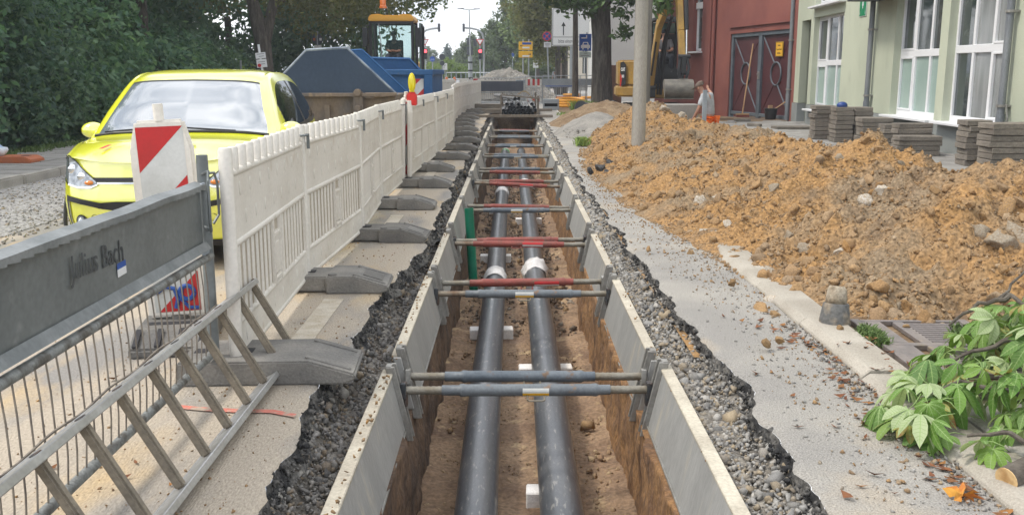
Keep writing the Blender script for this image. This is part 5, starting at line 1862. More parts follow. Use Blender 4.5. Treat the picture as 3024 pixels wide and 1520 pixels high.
# headlamps: wedge rising to the wings
for s in (1, -1):
    hl = fpatch('headlamp', .46, .84, LI([.46, .52, .65, .78, .84], [.60, .578, .580, .60, .635]), LI([.46, .56, .67, .76, .84], [.612, .675, .75, .795, .77]), M['lamp_glass'], .012, (s,), 18, 8)
    fpatch('lamp_trim', .45, .85, LI([.45, .52, .65, .78, .85], [.588, .565, .566, .586, .62]), LI([.45, .52, .65, .78, .85], [.60, .578, .580, .60, .638]), M['chrome'], .013, (s,), 18, 2, hl)
    fpatch('lamp_trim', .45, .85, LI([.45, .56, .67, .76, .85], [.612, .676, .751, .796, .765]), LI([.45, .56, .67, .76, .85], [.62, .686, .762, .808, .775]), M['black_plastic'], .013, (s,), 18, 2, hl)
    p = fascia(.53, .606, s, .012)
    obj('turn_light', MB().ell(p, (.036, .02, .018), 12, 8), M['amber'], hl, smooth='all')
    for tq, zq, rq in ((.61, .650, .040), (.715, .70, .048)):
        p = fascia(tq, zq, s, .002)
        obj('reflector', MB().ell(p, (rq, .018, rq * .8), 14, 8), M['chrome'], hl, smooth='all')
fpatch('grille', 0, .50, .612, .645, M['black_plastic'], .005)
fpatch('grille_trim', 0, .51, .598, .610, M['chrome'], .008)
fpatch('lower_grille', 0, .46, LI([0, .3, .52], [.395, .40, .425]), LI([0, .3, .52], [.47, .47, .455]), M['black_plastic'], .006)
for s in (1, -1):
    fpatch('bumper_band', .42, .80, LI([.42, .6, .80], [.415, .445, .47]), LI([.42, .6, .80], [.46, .485, .51]), M['black_plastic'], .010, (s,))
for s in (1, -1):
    fpatch('bumper_band', .765, .802, .20, LI([.765, .802], [.472, .475]), M['black_plastic'], .010, (s,))
fpatch('bumper_band', 0, .95, .17, .215, M['black_plastic'], .009)
for s in (1, -1):
    c = fascia(.64, .325, s, .006)
    nrm_ = (fascia(.64, .325, s, .05) - c).normalized()
    fl = obj('fog_lamp', MB().cyl(c - nrm_ * .01, c + nrm_ * .008, .052, n=24), M['black_plastic'], car, smooth=True)
    obj('fog_lens', MB().cyl(c, c + nrm_ * .011, .04, n=20).ell(c + nrm_ * .008, (.03, .03, .03), 12, 8), M['lamp_glass'], fl, smooth=True)
    c = fascia(.50, .345, s, .004)
    obj('tow_cover', MB().ring((0, 0, 0), .028, .004, .003, 20, 'y').xf(Matrix.Translation(c)), M['black_plastic'], car)
np_ = obj('number_plate', MB().box((0, -.052, .40), (.52, .012, .112)), M['sign_white'], car, bevel=.003)
obj('plate_band', MB().box((-.238, -.0595, .40), (.042, .003, .108)), M['blue_ink'], np_)
# bonnet seam and wipers
sm = MB()
for s in (1, -1):
    sm.tube([(s * .665, .17, .846), (s * .745, .62, .893), (s * .772, .99, .927)], .004, 5)
obj('bonnet_seam', sm, M['black_plastic'], car)
cw = MB()
for s in (1, -1):
    cw.tube([(s * .705, .91, .95), (s * .53, .84, .974), (s * .3, .805, .986), (0, .79, .99)], .013, 6)
obj('cowl', cw, M['black_plastic'], car)
obj('wiper', MB().tube([(.45, .835, .99), (.05, .83, 1.015), (-.35, .85, 1.005)], .008, 5).tube([(-.15, .80, 1.0), (-.4, .84, 1.0), (-.62, .90, .98)], .008, 5), M['black_plastic'], car)
for s in (1, -1):
    mr = MB().ell((s * .838, 1.24, .975), (.098, .08, .07), 18, 12)
    mir = obj('wing_mirror', mr, M['yellow_paint'], car, smooth='all')
    obj('mirror_foot', MB().box((s * .83, 1.25, .945), (.10, .07, .04)), M['black_plastic'], mir, bevel=.01)
    obj('mirror_glass', MB().cyl((s * .838, 1.305, .975), (s * .838, 1.322, .975), .06, n=18), M['chrome'], mir)
for s in (1, -1):
    for y in (.62, 3.03):
        w = obj('wheel', MB().lathe([(.18, -.09), (.27, -.095), (.29, -.06), (.29, .06), (.27, .095), (.18, .09)], (0, 0, 0), 28, 'x').xf(Matrix.Translation((s * (.66 if y < 1 else .71), y, .29))), M['tyre'], car, smooth=True)
        obj('rim', MB().lathe([(0, 0), (.17, -.01), (.185, .03), (.185, -.05), (0, -.05)], (0, 0, 0), 20, 'x').xf(Matrix.Translation((s * (.72 if y < 1 else .78), y, .29)) @ Matrix.Diagonal((s, 1, 1, 1))), M['alu'], w, smooth=True)
        obj('wheel_arch', MB().ring((s * (.765 if y < 1 else .81), y, .30), .33, .03, .02, 24, 'x', 0, math.pi), M['black_plastic'], w, smooth=True)
obj('door_seam', MB().tube([(.829, 1.35, .30), (.829, 1.30, .64), (.822, 1.22, .90)], .003, 4).tube([(.829, 2.35, .30), (.829, 2.38, .64), (.818, 2.36, .93)], .003, 4).tube([(-.829, 1.35, .30), (-.829, 1.30, .64), (-.822, 1.22, .90)], .003, 4), M['black_plastic'], car)
obj('underbody', MB().box((0, 1.9, .28), (1.45, 3.0, .2)), M['black_plastic'], car)
# bonnet decals
Tm = frame_m((.30, .20, .868), (1, 0, 0), (0, .93, .36))
obj('decal', MB().quad((-.44, .20, .897), (-.41, .20, .897), (-.365, .29, .921), (-.395, .29, .921)), M['red'], car)

def hood_z(x, y):
    d = (G[:, :, 0] - abs(x)) ** 2 + (G[:, :, 1] - y) ** 2
    return float(G[:, :, 2].ravel()[np.argmin(d)])


for word, y in (('rke', .27), ('bH', .19)):
    z0, z1 = hood_z(.22, y - .04), hood_z(.22, y + .04)
    text('lettering', word, .075, mat('faded_bonnet_print', (.42, .40, .03), .5, grain=0), frame_m((.22, y, (z0 + z1) / 2 + .006), (1, 0, 0), (0, .08, z1 - z0)), car, .001)

# ================================================================== SKIPS


def skip(name, label, loc, W, D, zt, zl, zb, plate_m, inner_m, body_m, lip, rear=False):
    t = thing(name, label, 'skip', loc)
    # outline of a side plate: low lips on both ends, raised middle
    xa, xb = lip
    pl = [(-W / 2, zl), (-W / 2 + xa, zt - .03), (-W / 2 + xb, zt), (W / 2, zl)]
    for y, m in ((0, plate_m), (D, inner_m)):  # near plate carries shade in its colour, far plate the sunlit blue
        p = obj('side_plate', MB().prism(pl, y, y + .03, 'y'), [m], t)
        eg = MB()
        for a, b in zip(pl[:-1], pl[1:]):
            eg.tube([(a[0], y - .004 + .019, a[1]), (b[0], y - .004 + .019, b[1])], .021, 6)
        obj('rim', eg, M['skip_edge'] if y == 0 else inner_m, p)
    bd = MB().prism([(-W / 2 + .12, 0.12), (W / 2 - .25, .12), (W / 2 - .02, zl), (-W / 2 + .02, zl)], .04, D, 'y')
    b = obj('body', bd, body_m, t, bevel=.01)
    obj('ledge', MB().box((-.1, -.03, zl + .0), (W - .25, .06, .05)).prism([(W / 2 - .42, zl - .05), (W / 2 + .0, zl - .01), (W / 2 + .0, zl + .03), (W / 2 - .42, zl + .03)], -.045, .0, 'y'), body_m, b, bevel=.006)
    obj('lug', MB().cyl((W / 2 - .52, -.10, zl + .03), (W / 2 - .52, .02, zl + .03), .05, n=12).box((W / 2 - .52, -.02, zl - .12), (.13, .06, .32)).cyl((W / 2 - .52, -.12, zl - .18), (W / 2 - .52, .0, zl - .18), .045, n=12), M['skip_rust'], t, bevel=.006)
    rb = MB()
    for x in (-.6, -.05, .4):
        rb.box((x, .015, .52), (.07, .05, zl - .15))
    obj('rib', rb, body_m, b)
    return t


sk = skip('waste_skip', 'blue skip with high pointed side plates, the near one toned dark for shade, behind the yellow car', (-2.44, 12.9, 0), 1.79, 1.3, 1.775, 1.16, 0, M['skip_shaded'], M['skip_blue'], M['skip_rust'], (.595, 1.135))
# blue skip seen from its end
t = thing('blue_skip', 'bright blue open skip with a red and white marking, in front of the wheel loader', 'skip', (-2.50, 19.6, 0))
obj('end_wall', MB().prism([(-.82, .15), (.82, .15), (.86, 1.40), (-.86, 1.40)], 0, .05, 'y'), M['skip_blue'], t, bevel=.005)
obj('rim', MB().box((0, -.02, 1.45), (1.80, .14, .11)).box((.84, 1.6, 1.45), (.12, 3.2, .11)).box((-.84, 1.6, 1.45), (.12, 3.2, .11)), M['skip_blue'], t, bevel=.012)
obj('corner_post', MB().box((.80, -.035, .78), (.17, .10, 1.25)).box((-.80, -.035, .78), (.17, .10, 1.25)).box((0, -.02, .28), (1.5, .06, .1)), M['skip_blue'], t, bevel=.01)
obj('side_wall', MB().prism([(.02, .15), (3.2, .15), (3.2, 1.4), (.02, 1.4)], .80, .85, 'x').prism([(.02, .15), (3.2, .15), (3.2, 1.4), (.02, 1.4)], -.85, -.80, 'x').box((0, 1.6, .2), (1.6, 3.1, .05)), M['skip_blue'], t)
bk = obj('back_plate', MB().prism([(-.86, 1.38), (.62, 1.38), (.30, 1.72), (-.86, 1.74)], 1.0, 1.05, 'y'), M['skip_blue'], t)
obj('plate_rim', MB().tube([(.64, 1.02, 1.38), (.31, 1.02, 1.72), (-.86, 1.02, 1.745)], .04, 6), M['skip_blue'], bk)
mk = obj('warning_plate', MB().quad((.50, -.003, .58), (.70, -.003, .58), (.70, -.003, 1.32), (.50, -.003, 1.32)), M['white_sheet'], t)
obj('stripe', stripes(.50, .70, .58, 1.32, .24, False, -.006, True, .05), M['red'], mk)


# ================================================================== PEOPLE


def skin_mesh(name, joints, edges, m, sub=2, root=0):
    me = bpy.data.meshes.new(name)
    me.from_pydata([j[0] for j in joints], edges, [])
    o = bpy.data.objects.new(name, me)
    COL.objects.link(o)
    o.modifiers.new('s', 'SKIN')
    for i, j in enumerate(joints):
        r = j[1] if isinstance(j[1], tuple) else (j[1], j[1])
        me.skin_vertices[0].data[i].radius = r
        me.skin_vertices[0].data[i].use_root = (i == root)
    sd = o.modifiers.new('u', 'SUBSURF')
    sd.levels = sub
    sd.render_levels = sub
    dg = bpy.context.evaluated_depsgraph_get()
    out = bpy.data.meshes.new_from_object(o.evaluated_get(dg))
    bpy.data.objects.remove(o)
    out.name = name
    out.materials.clear()
    out.materials.append(m)
    out.polygons.foreach_set('use_smooth', [True] * len(out.polygons))
    return out


def person(label, loc, rotz, J, clothes, hair, scale=1.0):
    """J: dict of joints in metres, x right, y forward, z up. clothes: (shirt, trousers, cap) materials."""
    t = thing('person', label, 'person', loc, rotz)
    names = ['pelvis', 'waist', 'chest', 'neck', 'head', 'crown', 'sh_l', 'el_l', 'wr_l', 'ha_l', 'sh_r', 'el_r', 'wr_r', 'ha_r', 'hip_l', 'kn_l', 'an_l', 'to_l', 'hip_r', 'kn_r', 'an_r', 'to_r']
    rad = dict(pelvis=(.14, .10), waist=(.13, .095), chest=(.155, .105), neck=.052, head=(.07, .085), crown=(.062, .075), sh_l=.06, sh_r=.06, el_l=.043, el_r=.043, wr_l=.03, wr_r=.03, ha_l=(.042, .02), ha_r=(.042, .02),
               hip_l=.085, hip_r=.085, kn_l=.058, kn_r=.058, an_l=.042, an_r=.042, to_l=(.045, .03), to_r=(.045, .03))
    idx = {n: i for i, n in enumerate(names)}
    E_ = [('pelvis', 'waist'), ('waist', 'chest'), ('chest', 'neck'), ('neck', 'head'), ('head', 'crown'), ('chest', 'sh_l'), ('sh_l', 'el_l'), ('el_l', 'wr_l'), ('wr_l', 'ha_l'), ('chest', 'sh_r'), ('sh_r', 'el_r'), ('el_r', 'wr_r'), ('wr_r', 'ha_r'),
          ('pelvis', 'hip_l'), ('hip_l', 'kn_l'), ('kn_l', 'an_l'), ('an_l', 'to_l'), ('pelvis', 'hip_r'), ('hip_r', 'kn_r'), ('kn_r', 'an_r'), ('an_r', 'to_r')]
    js = [(J[n], rad[n]) for n in names]
    ed = [(idx[a], idx[b]) for a, b in E_]
    k = len(js)
    # fingers and thumb on each hand
    for h, w in (('ha_l', 'wr_l'), ('ha_r', 'wr_r')):
        d = (Vector(J[h]) - Vector(J[w])).normalized()
        sd = d.orthogonal().normalized()
        for q, (off, L) in enumerate([(-.027, .055), (-.009, .068), (.009, .064), (.026, .05)]):
            a = Vector(J[h]) + sd * off + d * .03
            b = a + d * L + d.cross(sd) * .012
            js += [(tuple(a), .0095), (tuple(b), .0075)]
            ed += [(idx[h], len(js) - 2), (len(js) - 2, len(js) - 1)]
        b = Vector(J[h]) - sd * .055 + d * .03
        js += [(tuple(b), .0095)]
        ed += [(idx[h], len(js) - 1)]
    body = put('body', skin_mesh('body', js, ed, M['skin']), t)
    hd, cr_ = Vector(J['head']), Vector(J['crown'])
    fw = Vector(J.get('face', (0, 1, 0))).normalized()
    up_ = (cr_ - hd).normalized()
    sd = up_.cross(fw).normalized()
    fm = MB()
    fm.cyl(hd + fw * .085 + up_ * .0, hd + fw * .115 - up_ * .012, .012, .016, 8)
    for s in (-1, 1):
        fm.ell(hd + fw * .078 + sd * .032 * s + up_ * .022, (.012, .012, .008), 8, 6)
        fm.ell(hd + sd * .082 * s + fw * .0, (.012, .022, .03), 8, 6)
    obj('face_feature', fm, M['skin'], t, smooth='all')
    obj('mouth', MB().ell(hd + fw * .083 - up_ * .04, (.02, .008, .005), 8, 4), M['hair'] if 'hair' in M else M['dark_cloth'], t)

    def sub(nm, ns, m, grow, extra=()):
        jj = [(J[n], tuple((a + grow) for a in (rad[n] if isinstance(rad[n], tuple) else (rad[n], rad[n])))) for n in ns]
        lid = {n: i for i, n in enumerate(ns)}
        ee = [(lid[a], lid[b]) for a, b in E_ if a in lid and b in lid]
        for n, par, f, g in extra:
            p = Vector(J[par]).lerp(Vector(J[n]), f)
            r0 = rad[par] if isinstance(rad[par], tuple) else (rad[par],) * 2
            jj.append((tuple(p), (r0[0] * .82 + g, r0[1] * .82 + g)))
            ee.append((lid[par], len(jj) - 1))
        put(nm, skin_mesh(nm, jj, ee, m), t)
    sub('shirt', ['pelvis', 'waist', 'chest', 'sh_l', 'sh_r'], clothes[0], .022, (('el_l', 'sh_l', .8, .02), ('el_r', 'sh_r', .8, .02), ('neck', 'chest', .55, -.02)))
    sub('trousers', ['pelvis', 'hip_l', 'kn_l', 'an_l', 'hip_r', 'kn_r', 'an_r'], clothes[1], .028)
    for f in ('to_l', 'to_r'):
        a, p = Vector(J['an_' + f[-1]]), Vector(J[f])
        obj('boot', MB().tube([a + Vector((0, 0, .05)), a + Vector((0, 0, -.03)), p], [.055, .055, .045], 10), M['black_plastic'], t, smooth='all')
    if clothes[2] is not None:
        cp = MB().lathe([(.098, .0), (.098, .035), (.085, .075), (.05, .10), (0, .108)], (0, 0, 0), 18)
        n0 = len(cp.v)
        cp.add([(-.07, .085, .012), (.07, .085, .012), (.055, .175, -.01), (-.055, .175, -.01), (-.07, .085, .004), (.07, .085, .004), (.055, .175, -.018), (-.055, .175, -.018)], [(0, 1, 2, 3), (7, 6, 5, 4), (0, 3, 7, 4), (1, 5, 6, 2), (2, 6, 7, 3)])
        mt = Matrix((-sd if False else fw.cross(up_), fw, up_)).transposed().to_4x4()
        mt.translation = hd + up_ * .05
        obj('cap', cp.xf(mt), clothes[2], t, smooth=True)
    else:
        hr = MB().ell(hd + up_ * .045 - fw * .02, (.088, .098, .085), 14, 8)
        obj('hair', hr, M['dark_cloth'], t, smooth='all')
    return t


M['hair'] = M['dark_cloth']
# worker in the dug-out: bending forward to the left of the picture, one arm out behind
J = dict(pelvis=(0, 0, .92), waist=(0, .03, 1.05), chest=(0, .10, 1.30), neck=(0, .20, 1.45), head=(0, .27, 1.55), crown=(0, .275, 1.63), face=(0, .93, -.36),
         sh_l=(-.18, .12, 1.37), el_l=(-.24, .20, 1.10), wr_l=(-.20, .32, .90), ha_l=(-.19, .37, .83), sh_r=(.18, .08, 1.38), el_r=(.36, .10, 1.42), wr_r=(.54, .22, 1.50), ha_r=(.58, .25, 1.54),
         hip_l=(-.10, 0, .86), kn_l=(-.12, .06, .48), an_l=(-.13, .0, .09), to_l=(-.14, .16, .035), hip_r=(.10, 0, .86), kn_r=(.13, .03, .48), an_r=(.14, -.04, .09), to_r=(.16, .12, .035))
person('worker in a brown cap, grey T-shirt and orange work trousers behind the heap', (4.40, 21.2, -.45), R(62), J, (M['shirt_grey'], M['hivis'], M['cap']), None)
# digger driver: seated, facing the camera
JS = dict(pelvis=(0, -.05, .50), waist=(0, -.05, .64), chest=(0, -.04, .90), neck=(0, -.01, 1.07), head=(0, .03, 1.18), crown=(0, .03, 1.26), face=(0, .96, -.28),
          sh_l=(-.19, -.02, .96), el_l=(-.25, .06, .70), wr_l=(-.10, .27, .66), ha_l=(-.05, .32, .67), sh_r=(.19, -.02, .96), el_r=(.25, .06, .70), wr_r=(.10, .27, .66), ha_r=(.05, .32, .67),
          hip_l=(-.11, .0, .48), kn_l=(-.17, .42, .52), an_l=(-.18, .45, .10), to_l=(-.18, .60, .04), hip_r=(.11, .0, .48), kn_r=(.17, .42, .52), an_r=(.18, .45, .10), to_r=(.18, .60, .04))
person('digger driver in a grey shirt seated in the cab looking at his hands', (4.60, 29.35, 1.40), R(180), JS, (M['shirt_dim'], M['dark_cloth'], None), None)
person('dark figure of a driver seated inside the wheel loader cab', (-3.86, 31.75, 1.45), R(180), JS, (M['dark_cloth'], M['dark_cloth'], None), None)
JW = dict(pelvis=(0, 0, .95), waist=(0, .0, 1.08), chest=(0, .01, 1.34), neck=(0, .02, 1.50), head=(0, .04, 1.62), crown=(0, .04, 1.70), face=(0, 1, 0), sh_l=(-.19, 0, 1.41), el_l=(-.24, -.02, 1.12), wr_l=(-.24, .08, .88), ha_l=(-.24, .10, .80), sh_r=(.19, 0, 1.41), el_r=(.24, .02, 1.12), wr_r=(.24, .1, .88), ha_r=(.24, .12, .80),
          hip_l=(-.1, 0, .88), kn_l=(-.11, .10, .48), an_l=(-.11, .08, .09), to_l=(-.11, .22, .03), hip_r=(.1, 0, .88), kn_r=(.11, -.03, .48), an_r=(.11, -.2, .10), to_r=(.11, -.08, .03))
person('distant pedestrian in a pale top between the street tree trunks', (2.85, 62.0, 0), R(170), JW, (M['shirt_grey'], M['dark_cloth'], None), None)

# ================================================================== WHEEL LOADER
t = thing('wheel_loader', 'yellow roofed wheel loader with an orange beacon behind the blue skip', 'wheel loader', (-3.92, 32.2, 0))
obj('cab_roof', MB().prism([(-.74, 3.06), (.74, 3.06), (.74, 3.15), (.66, 3.27), (.35, 3.29), (.28, 3.25), (-.28, 3.25), (-.35, 3.29), (-.66, 3.27), (-.74, 3.15)], -.7, .85, 'y'), M['roof_yellow'], t, bevel=.03, seg=2)
fr = MB()
for x in (-.68, .68):
    fr.tube([(x, -.62, 1.35), (x * 1.0, -.60, 3.06)], .05, 6)
    fr.tube([(x, .75, 1.35), (x, .75, 3.06)], .05, 6)
fr.box((0, -.62, 1.38), (1.4, .10, .12)).box((0, -.60, 3.02), (1.4, .1, .08)).box((0, .75, 3.02), (1.4, .1, .08)).box((-.55, -.60, 2.2), (.05, .06, 1.65))
obj('cab_frame', fr, M['machine_black'], t)
gl = MB().quad((-.66, -.6, 1.42), (.66, -.6, 1.42), (.66, -.6, 3.0), (-.66, -.6, 3.0))
M['clear_glass'] = mat('clear_cab_glass', (.30, .50, .47), .03, 0, grain=0, trans=.92, ior=1.05)
obj('windscreen', gl, M['clear_glass'], t)
for x in (-.68, .68):
    obj('side_glass', MB().quad((x, -.6, 1.42), (x, .75, 1.42), (x, .75, 3.0), (x, -.6, 3.0)), M['cab_glass'], t)
obj('cab_base', MB().box((0, .05, 1.05), (1.5, 1.4, .65)), M['machine_black'], t, bevel=.02)
obj('cab_floor', MB().box((0, .05, 1.39), (1.3, 1.25, .03)), M['machine_black'], t)
obj('seat', MB().box((.06, -.25, 1.80), (.5, .5, .12)).box((.06, .02, 2.1), (.5, .12, .75)), M['machine_black'], t, bevel=.03)
obj('steering_wheel', MB().ring((.06, -.50, 2.05), .17, .03, .02, 20, 'z').cyl((.06, -.5, 1.4), (.06, -.5, 2.05), .03), M['machine_black'], t)
obj('wiper', MB().tube([(-.30, -.635, 1.45), (-.34, -.635, 2.3), (-.40, -.635, 2.98)], .014, 5), M['steel_text'], t)
lb = obj('speed_disc', MB().cyl((-.16, -.64, 1.60), (-.16, -.615, 1.60), .17, n=28), M['sign_white'], t)
text('lettering', '20', .22, M['ink'], frame_m((-.16, -.645, 1.60), (1, 0, 0), (0, 0, 1)), lb, .001, bold=.004)
bc = obj('beacon', MB().lathe([(0, 3.48), (.12, 3.48), (.12, 3.54), (.10, 3.56), (.10, 3.76), (.07, 3.80), (0, 3.80)], (-.28, -.4, 0), 16), M['orange_beacon'], t, smooth=True)
obj('beacon_bracket', MB().tube([(-.42, -.4, 3.24), (-.40, -.4, 3.46), (-.16, -.4, 3.46), (-.14, -.4, 3.24)], .018, 6), M['machine_black'], bc)
for s in (-1, 1):
    obj('mirror', MB().box((s * .86, -.62, 2.55), (.16, .08, .62)).tube([(s * .7, -.6, 2.95), (s * .86, -.62, 2.9)], .02, 5), M['machine_black'], t, bevel=.02)
obj('open_door', MB().box((.93, -.25, 2.25), (.06, .75, 1.5)), M['cab_glass'], t)
obj('door_frame', MB().tube([(.95, .12, 1.4), (.98, .12, 2.9), (.98, -.6, 2.95), (.95, -.62, 2.3), (1.02, -.6, 1.3), (.95, .12, 1.4)], .035, 6), M['machine_black'], t)
obj('bonnet', MB().box((0, 2.2, 1.35), (1.3, 2.6, .9)), M['roof_yellow'], t, bevel=.05)
obj('front_frame', MB().box((0, -1.3, .9), (.9, 1.6, .5)), M['roof_yellow'], t, bevel=.04)
for s in (-1, 1):
    obj('lift_arm', MB().tube([(s * .45, -.9, 1.3), (s * .45, -2.4, .6)], .1, 8), M['roof_yellow'], t)
obj('bucket', MB().prism([(-2.3, .25), (-3.1, .2), (-2.35, .3), (-2.2, .9), (-2.6, 1.1), (-2.1, 1.0)], -1.05, 1.05, 'x'), M['bucket_steel'], t)
for s in (-1, 1):
    obj('headlamp', MB().box((s * .72, -.95, 1.42), (.30, .16, .16)), M['lamp_glass'], t, bevel=.03)
for s in (-1, 1):
    for y in (-1.4, 1.9):
        w = obj('wheel', MB().lathe([(.3, -.2), (.58, -.2), (.64, -.12), (.64, .12), (.58, .2), (.3, .2)], (0, 0, 0), 24, 'x').xf(Matrix.Translation((s * .85, y, .64))), M['tyre'], t, smooth=True)
        obj('rim', MB().lathe([(0, -.1), (.32, -.12), (.32, .12), (0, .1)], (0, 0, 0), 18, 'x').xf(Matrix.Translation((s * .85, y, .64))), M['roof_yellow'], w, smooth=True)

# ================================================================== DIGGER
t = thing('mini_digger', 'yellow digger with raised boom and grey bucket between the posts and the red house', 'digger', (0, 0, 0))
Y_ = M['cat_yellow']
cw = obj('counterweight', MB().prism([(3.14, 29.0), (3.75, 28.35), (3.95, 28.35), (3.95, 30.4), (3.2, 30.2)], .72, 1.04, 'z').prism([(3.20, 29.05), (3.78, 28.42), (3.95, 28.42), (3.95, 30.3), (3.24, 30.1)], 1.05, 1.80, 'z'), Y_, t, bevel=.05, seg=3)
d0 = Vector((3.75 - 3.14, 28.35 - 29.0, 0)).normalized()
fmx = frame_m(Vector((3.28, 28.905, 1.42)), d0, (0, 0, 1))
pn = obj('side_panel', MB().add([fmx @ Vector(p) for p in [(-.02, -.40, .034), (.20, -.34, .034), (.20, .25, .034), (.10, .34, .034), (-.02, .30, .034)]], [(0, 1, 2, 3, 4)]), M['ink'], cw)
text('lettering', 'CAT', .13, M['sign_white'], fmx @ Matrix.Translation((.09, .10, .038)) , pn, .001, sx=.62, bold=.006)
text('lettering', '305', .11, M['sign_white'], fmx @ Matrix.Translation((.09, -.10, .038)), pn, .001, sx=.62, bold=.004)
obj('side_stripe', MB().add([fmx @ Vector(p) for p in [(-.02, -.40, .036), (.02, -.40, .036), (.06, -.12, .036), (-.02, .0, .036)]], [(0, 1, 2, 3)]), M['red'], pn)
obj('body', MB().box((4.55, 29.6, .92), (1.3, 1.7, .5)), Y_, t, bevel=.04)
obj('cab_frame', MB().tube([(4.32, 28.75, 1.1), (4.30, 28.8, 2.97)], .055, 6).tube([(5.08, 28.75, 1.1), (5.06, 28.8, 2.97)], .055, 6).tube([(4.32, 30.1, 1.1), (4.32, 30.1, 2.97)], .055, 6).tube([(5.08, 30.1, 1.1), (5.08, 30.1, 2.97)], .055, 6).box((4.69, 29.45, 3.0), (.86, 1.5, .09)).box((4.69, 28.70, 2.95), (.80, .05, .13)), M['machine_black'], t, bevel=.01)
obj('cab_back', MB().box((4.69, 30.1, 1.85), (.76, .04, 1.5)), M['machine_black'], t)
obj('cab_floor', MB().box((4.69, 29.4, 1.37), (.80, 1.35, .06)).box((4.69, 28.78, 1.25), (.8, .06, .6)), M['machine_black'], t)
obj('seat', MB().box((4.60, 29.40, 1.76), (.5, .5, .14)).box((4.60, 29.66, 2.1), (.5, .14, .8)), M['machine_black'], t, bevel=.03)
obj('rear_glass', MB().quad((4.35, 30.07, 2.61), (5.05, 30.07, 2.61), (5.05, 30.07, 2.93), (4.35, 30.07, 2.93)), M['cab_glass'], t)
bo = MB()


def beam(mb, pts, w, hs):
    pts = [Vector(p) for p in pts]
    for i in range(len(pts) - 1):
        a, b = pts[i], pts[i + 1]
        d = (b - a).normalized()
        sd = Vector((1, 0, 0))
        n = d.cross(sd).normalized()
        vs = []
        for p, h in ((a, hs[i]), (b, hs[i + 1])):
            for sx, sh in ((-1, -1), (1, -1), (1, 1), (-1, 1)):
                vs.append(p + sd * sx * w / 2 + n * sh * h / 2)
        mb.add(vs, [(0, 1, 2, 3), (7, 6, 5, 4), (0, 4, 5, 1), (1, 5, 6, 2), (2, 6, 7, 3), (3, 7, 4, 0)])
    return mb


bm_o = obj('boom', beam(MB(), [(4.06, 28.2, .95), (4.10, 27.9, 1.9), (4.17, 27.6, 2.75), (4.36, 27.0, 3.45), (4.48, 26.3, 3.7)], .15, [.22, .26, .30, .27, .22]), Y_, t, bevel=.012)
obj('boom_plate', MB().box((4.06, 28.2, 1.0), (.26, .30, .55)).cyl((3.93, 28.1, 1.0), (4.20, 28.1, 1.0), .08, n=12), M['machine_black'], t, bevel=.01)
obj('boom_mark', MB().add([(4.00 + .07 * f, 27.86 - .29 * f, .0 + 1.35 + .95 * f) for f in (0, 1)] + [(4.00 + .07 * f + .05, 27.85 - .29 * f, 1.33 + .95 * f) for f in (1, 0)], [(0, 1, 2, 3)]), M['ink'], bm_o)
obj('hose', MB().tube([(4.36, 28.2, .8), (4.38, 28.0, 1.6), (4.42, 27.8, 2.4), (4.50, 27.4, 3.0)], .045, 8).tube([(4.28, 28.25, .8), (4.29, 28.1, 1.6), (4.36, 27.85, 2.3), (4.44, 27.4, 2.9)], .035, 8), M['machine_black'], t)
stk = obj('stick', beam(MB(), [(4.44, 26.35, 3.95), (4.46, 26.1, 3.3), (4.48, 25.8, 2.5), (4.50, 25.55, 1.78)], .15, [.22, .34, .26, .2]), Y_, t, bevel=.012)
cy = obj('cylinder', MB().cyl((4.62, 26.0, 3.5), (4.62, 25.75, 2.55), .062, n=14), M['machine_black'], t, smooth=True)
obj('piston_rod', MB().cyl((4.62, 25.75, 2.55), (4.60, 25.55, 1.90), .032, n=12), M['chrome'], cy, smooth=True)
lk = obj('linkage', MB().box((4.95, 25.5, 1.62), (.13, .16, .40)).cyl((4.80, 25.5, 1.85), (5.12, 25.5, 1.85), .06, n=12).cyl((4.80, 25.5, 1.42), (5.10, 25.5, 1.42), .05, n=12).tube([(5.03, 25.5, 1.85), (5.08, 25.42, 1.55), (5.02, 25.45, 1.28)], .04, 6).tube([(4.85, 25.5, 1.8), (4.82, 25.44, 1.5), (4.86, 25.45, 1.25)], .045, 6), M['machine_black'], t, bevel=.008)
lk.location.x = -.42
prof = []
for i in range(13):
    a = R(-60 + i * 17)
    prof.append((25.45 - .26 * math.cos(a) * 1.05, 1.0 + .265 * math.sin(a)))
prof2 = [(25.45 - (25.45 - y) * .9, 1.0 + (z - 1.0) * .9) for y, z in prof[::-1]]
bk = obj('bucket', MB().prism(prof + prof2, 4.30, 5.02, 'x').prism(prof, 4.28, 4.31, 'x').prism(prof, 5.01, 5.04, 'x'), M['bucket_steel'], t, smooth=True, bevel=.006)
bk.location.x = -.26
obj('bucket_ear', MB().prism([(25.40, 1.16), (25.58, 1.16), (25.55, 1.42), (25.45, 1.42)], 4.67, 4.71, 'x').prism([(25.40, 1.16), (25.58, 1.16), (25.55, 1.42), (25.45, 1.42)], 4.87, 4.91, 'x').box((4.79, 25.42, 1.26), (.24, .03, .05)), M['bucket_steel'], bk)
obj('cutting_edge', MB().box((4.66, 25.30, .765), (.76, .10, .03)), M['bucket_steel'], bk)
for s in (3.75, 5.05):
    tr_ = obj('track', MB().prism([(28.2, .25), (28.35, .05), (30.6, .05), (30.8, .25), (30.7, .5), (28.3, .5)], s - .2, s + .2, 'x'), M['tyre'], t, bevel=.02)
obj('blade', MB().box((4.40, 27.75, .25), (1.9, .08, .42)), Y_, t, bevel=.01)

# ================================================================== GREEN HOUSE


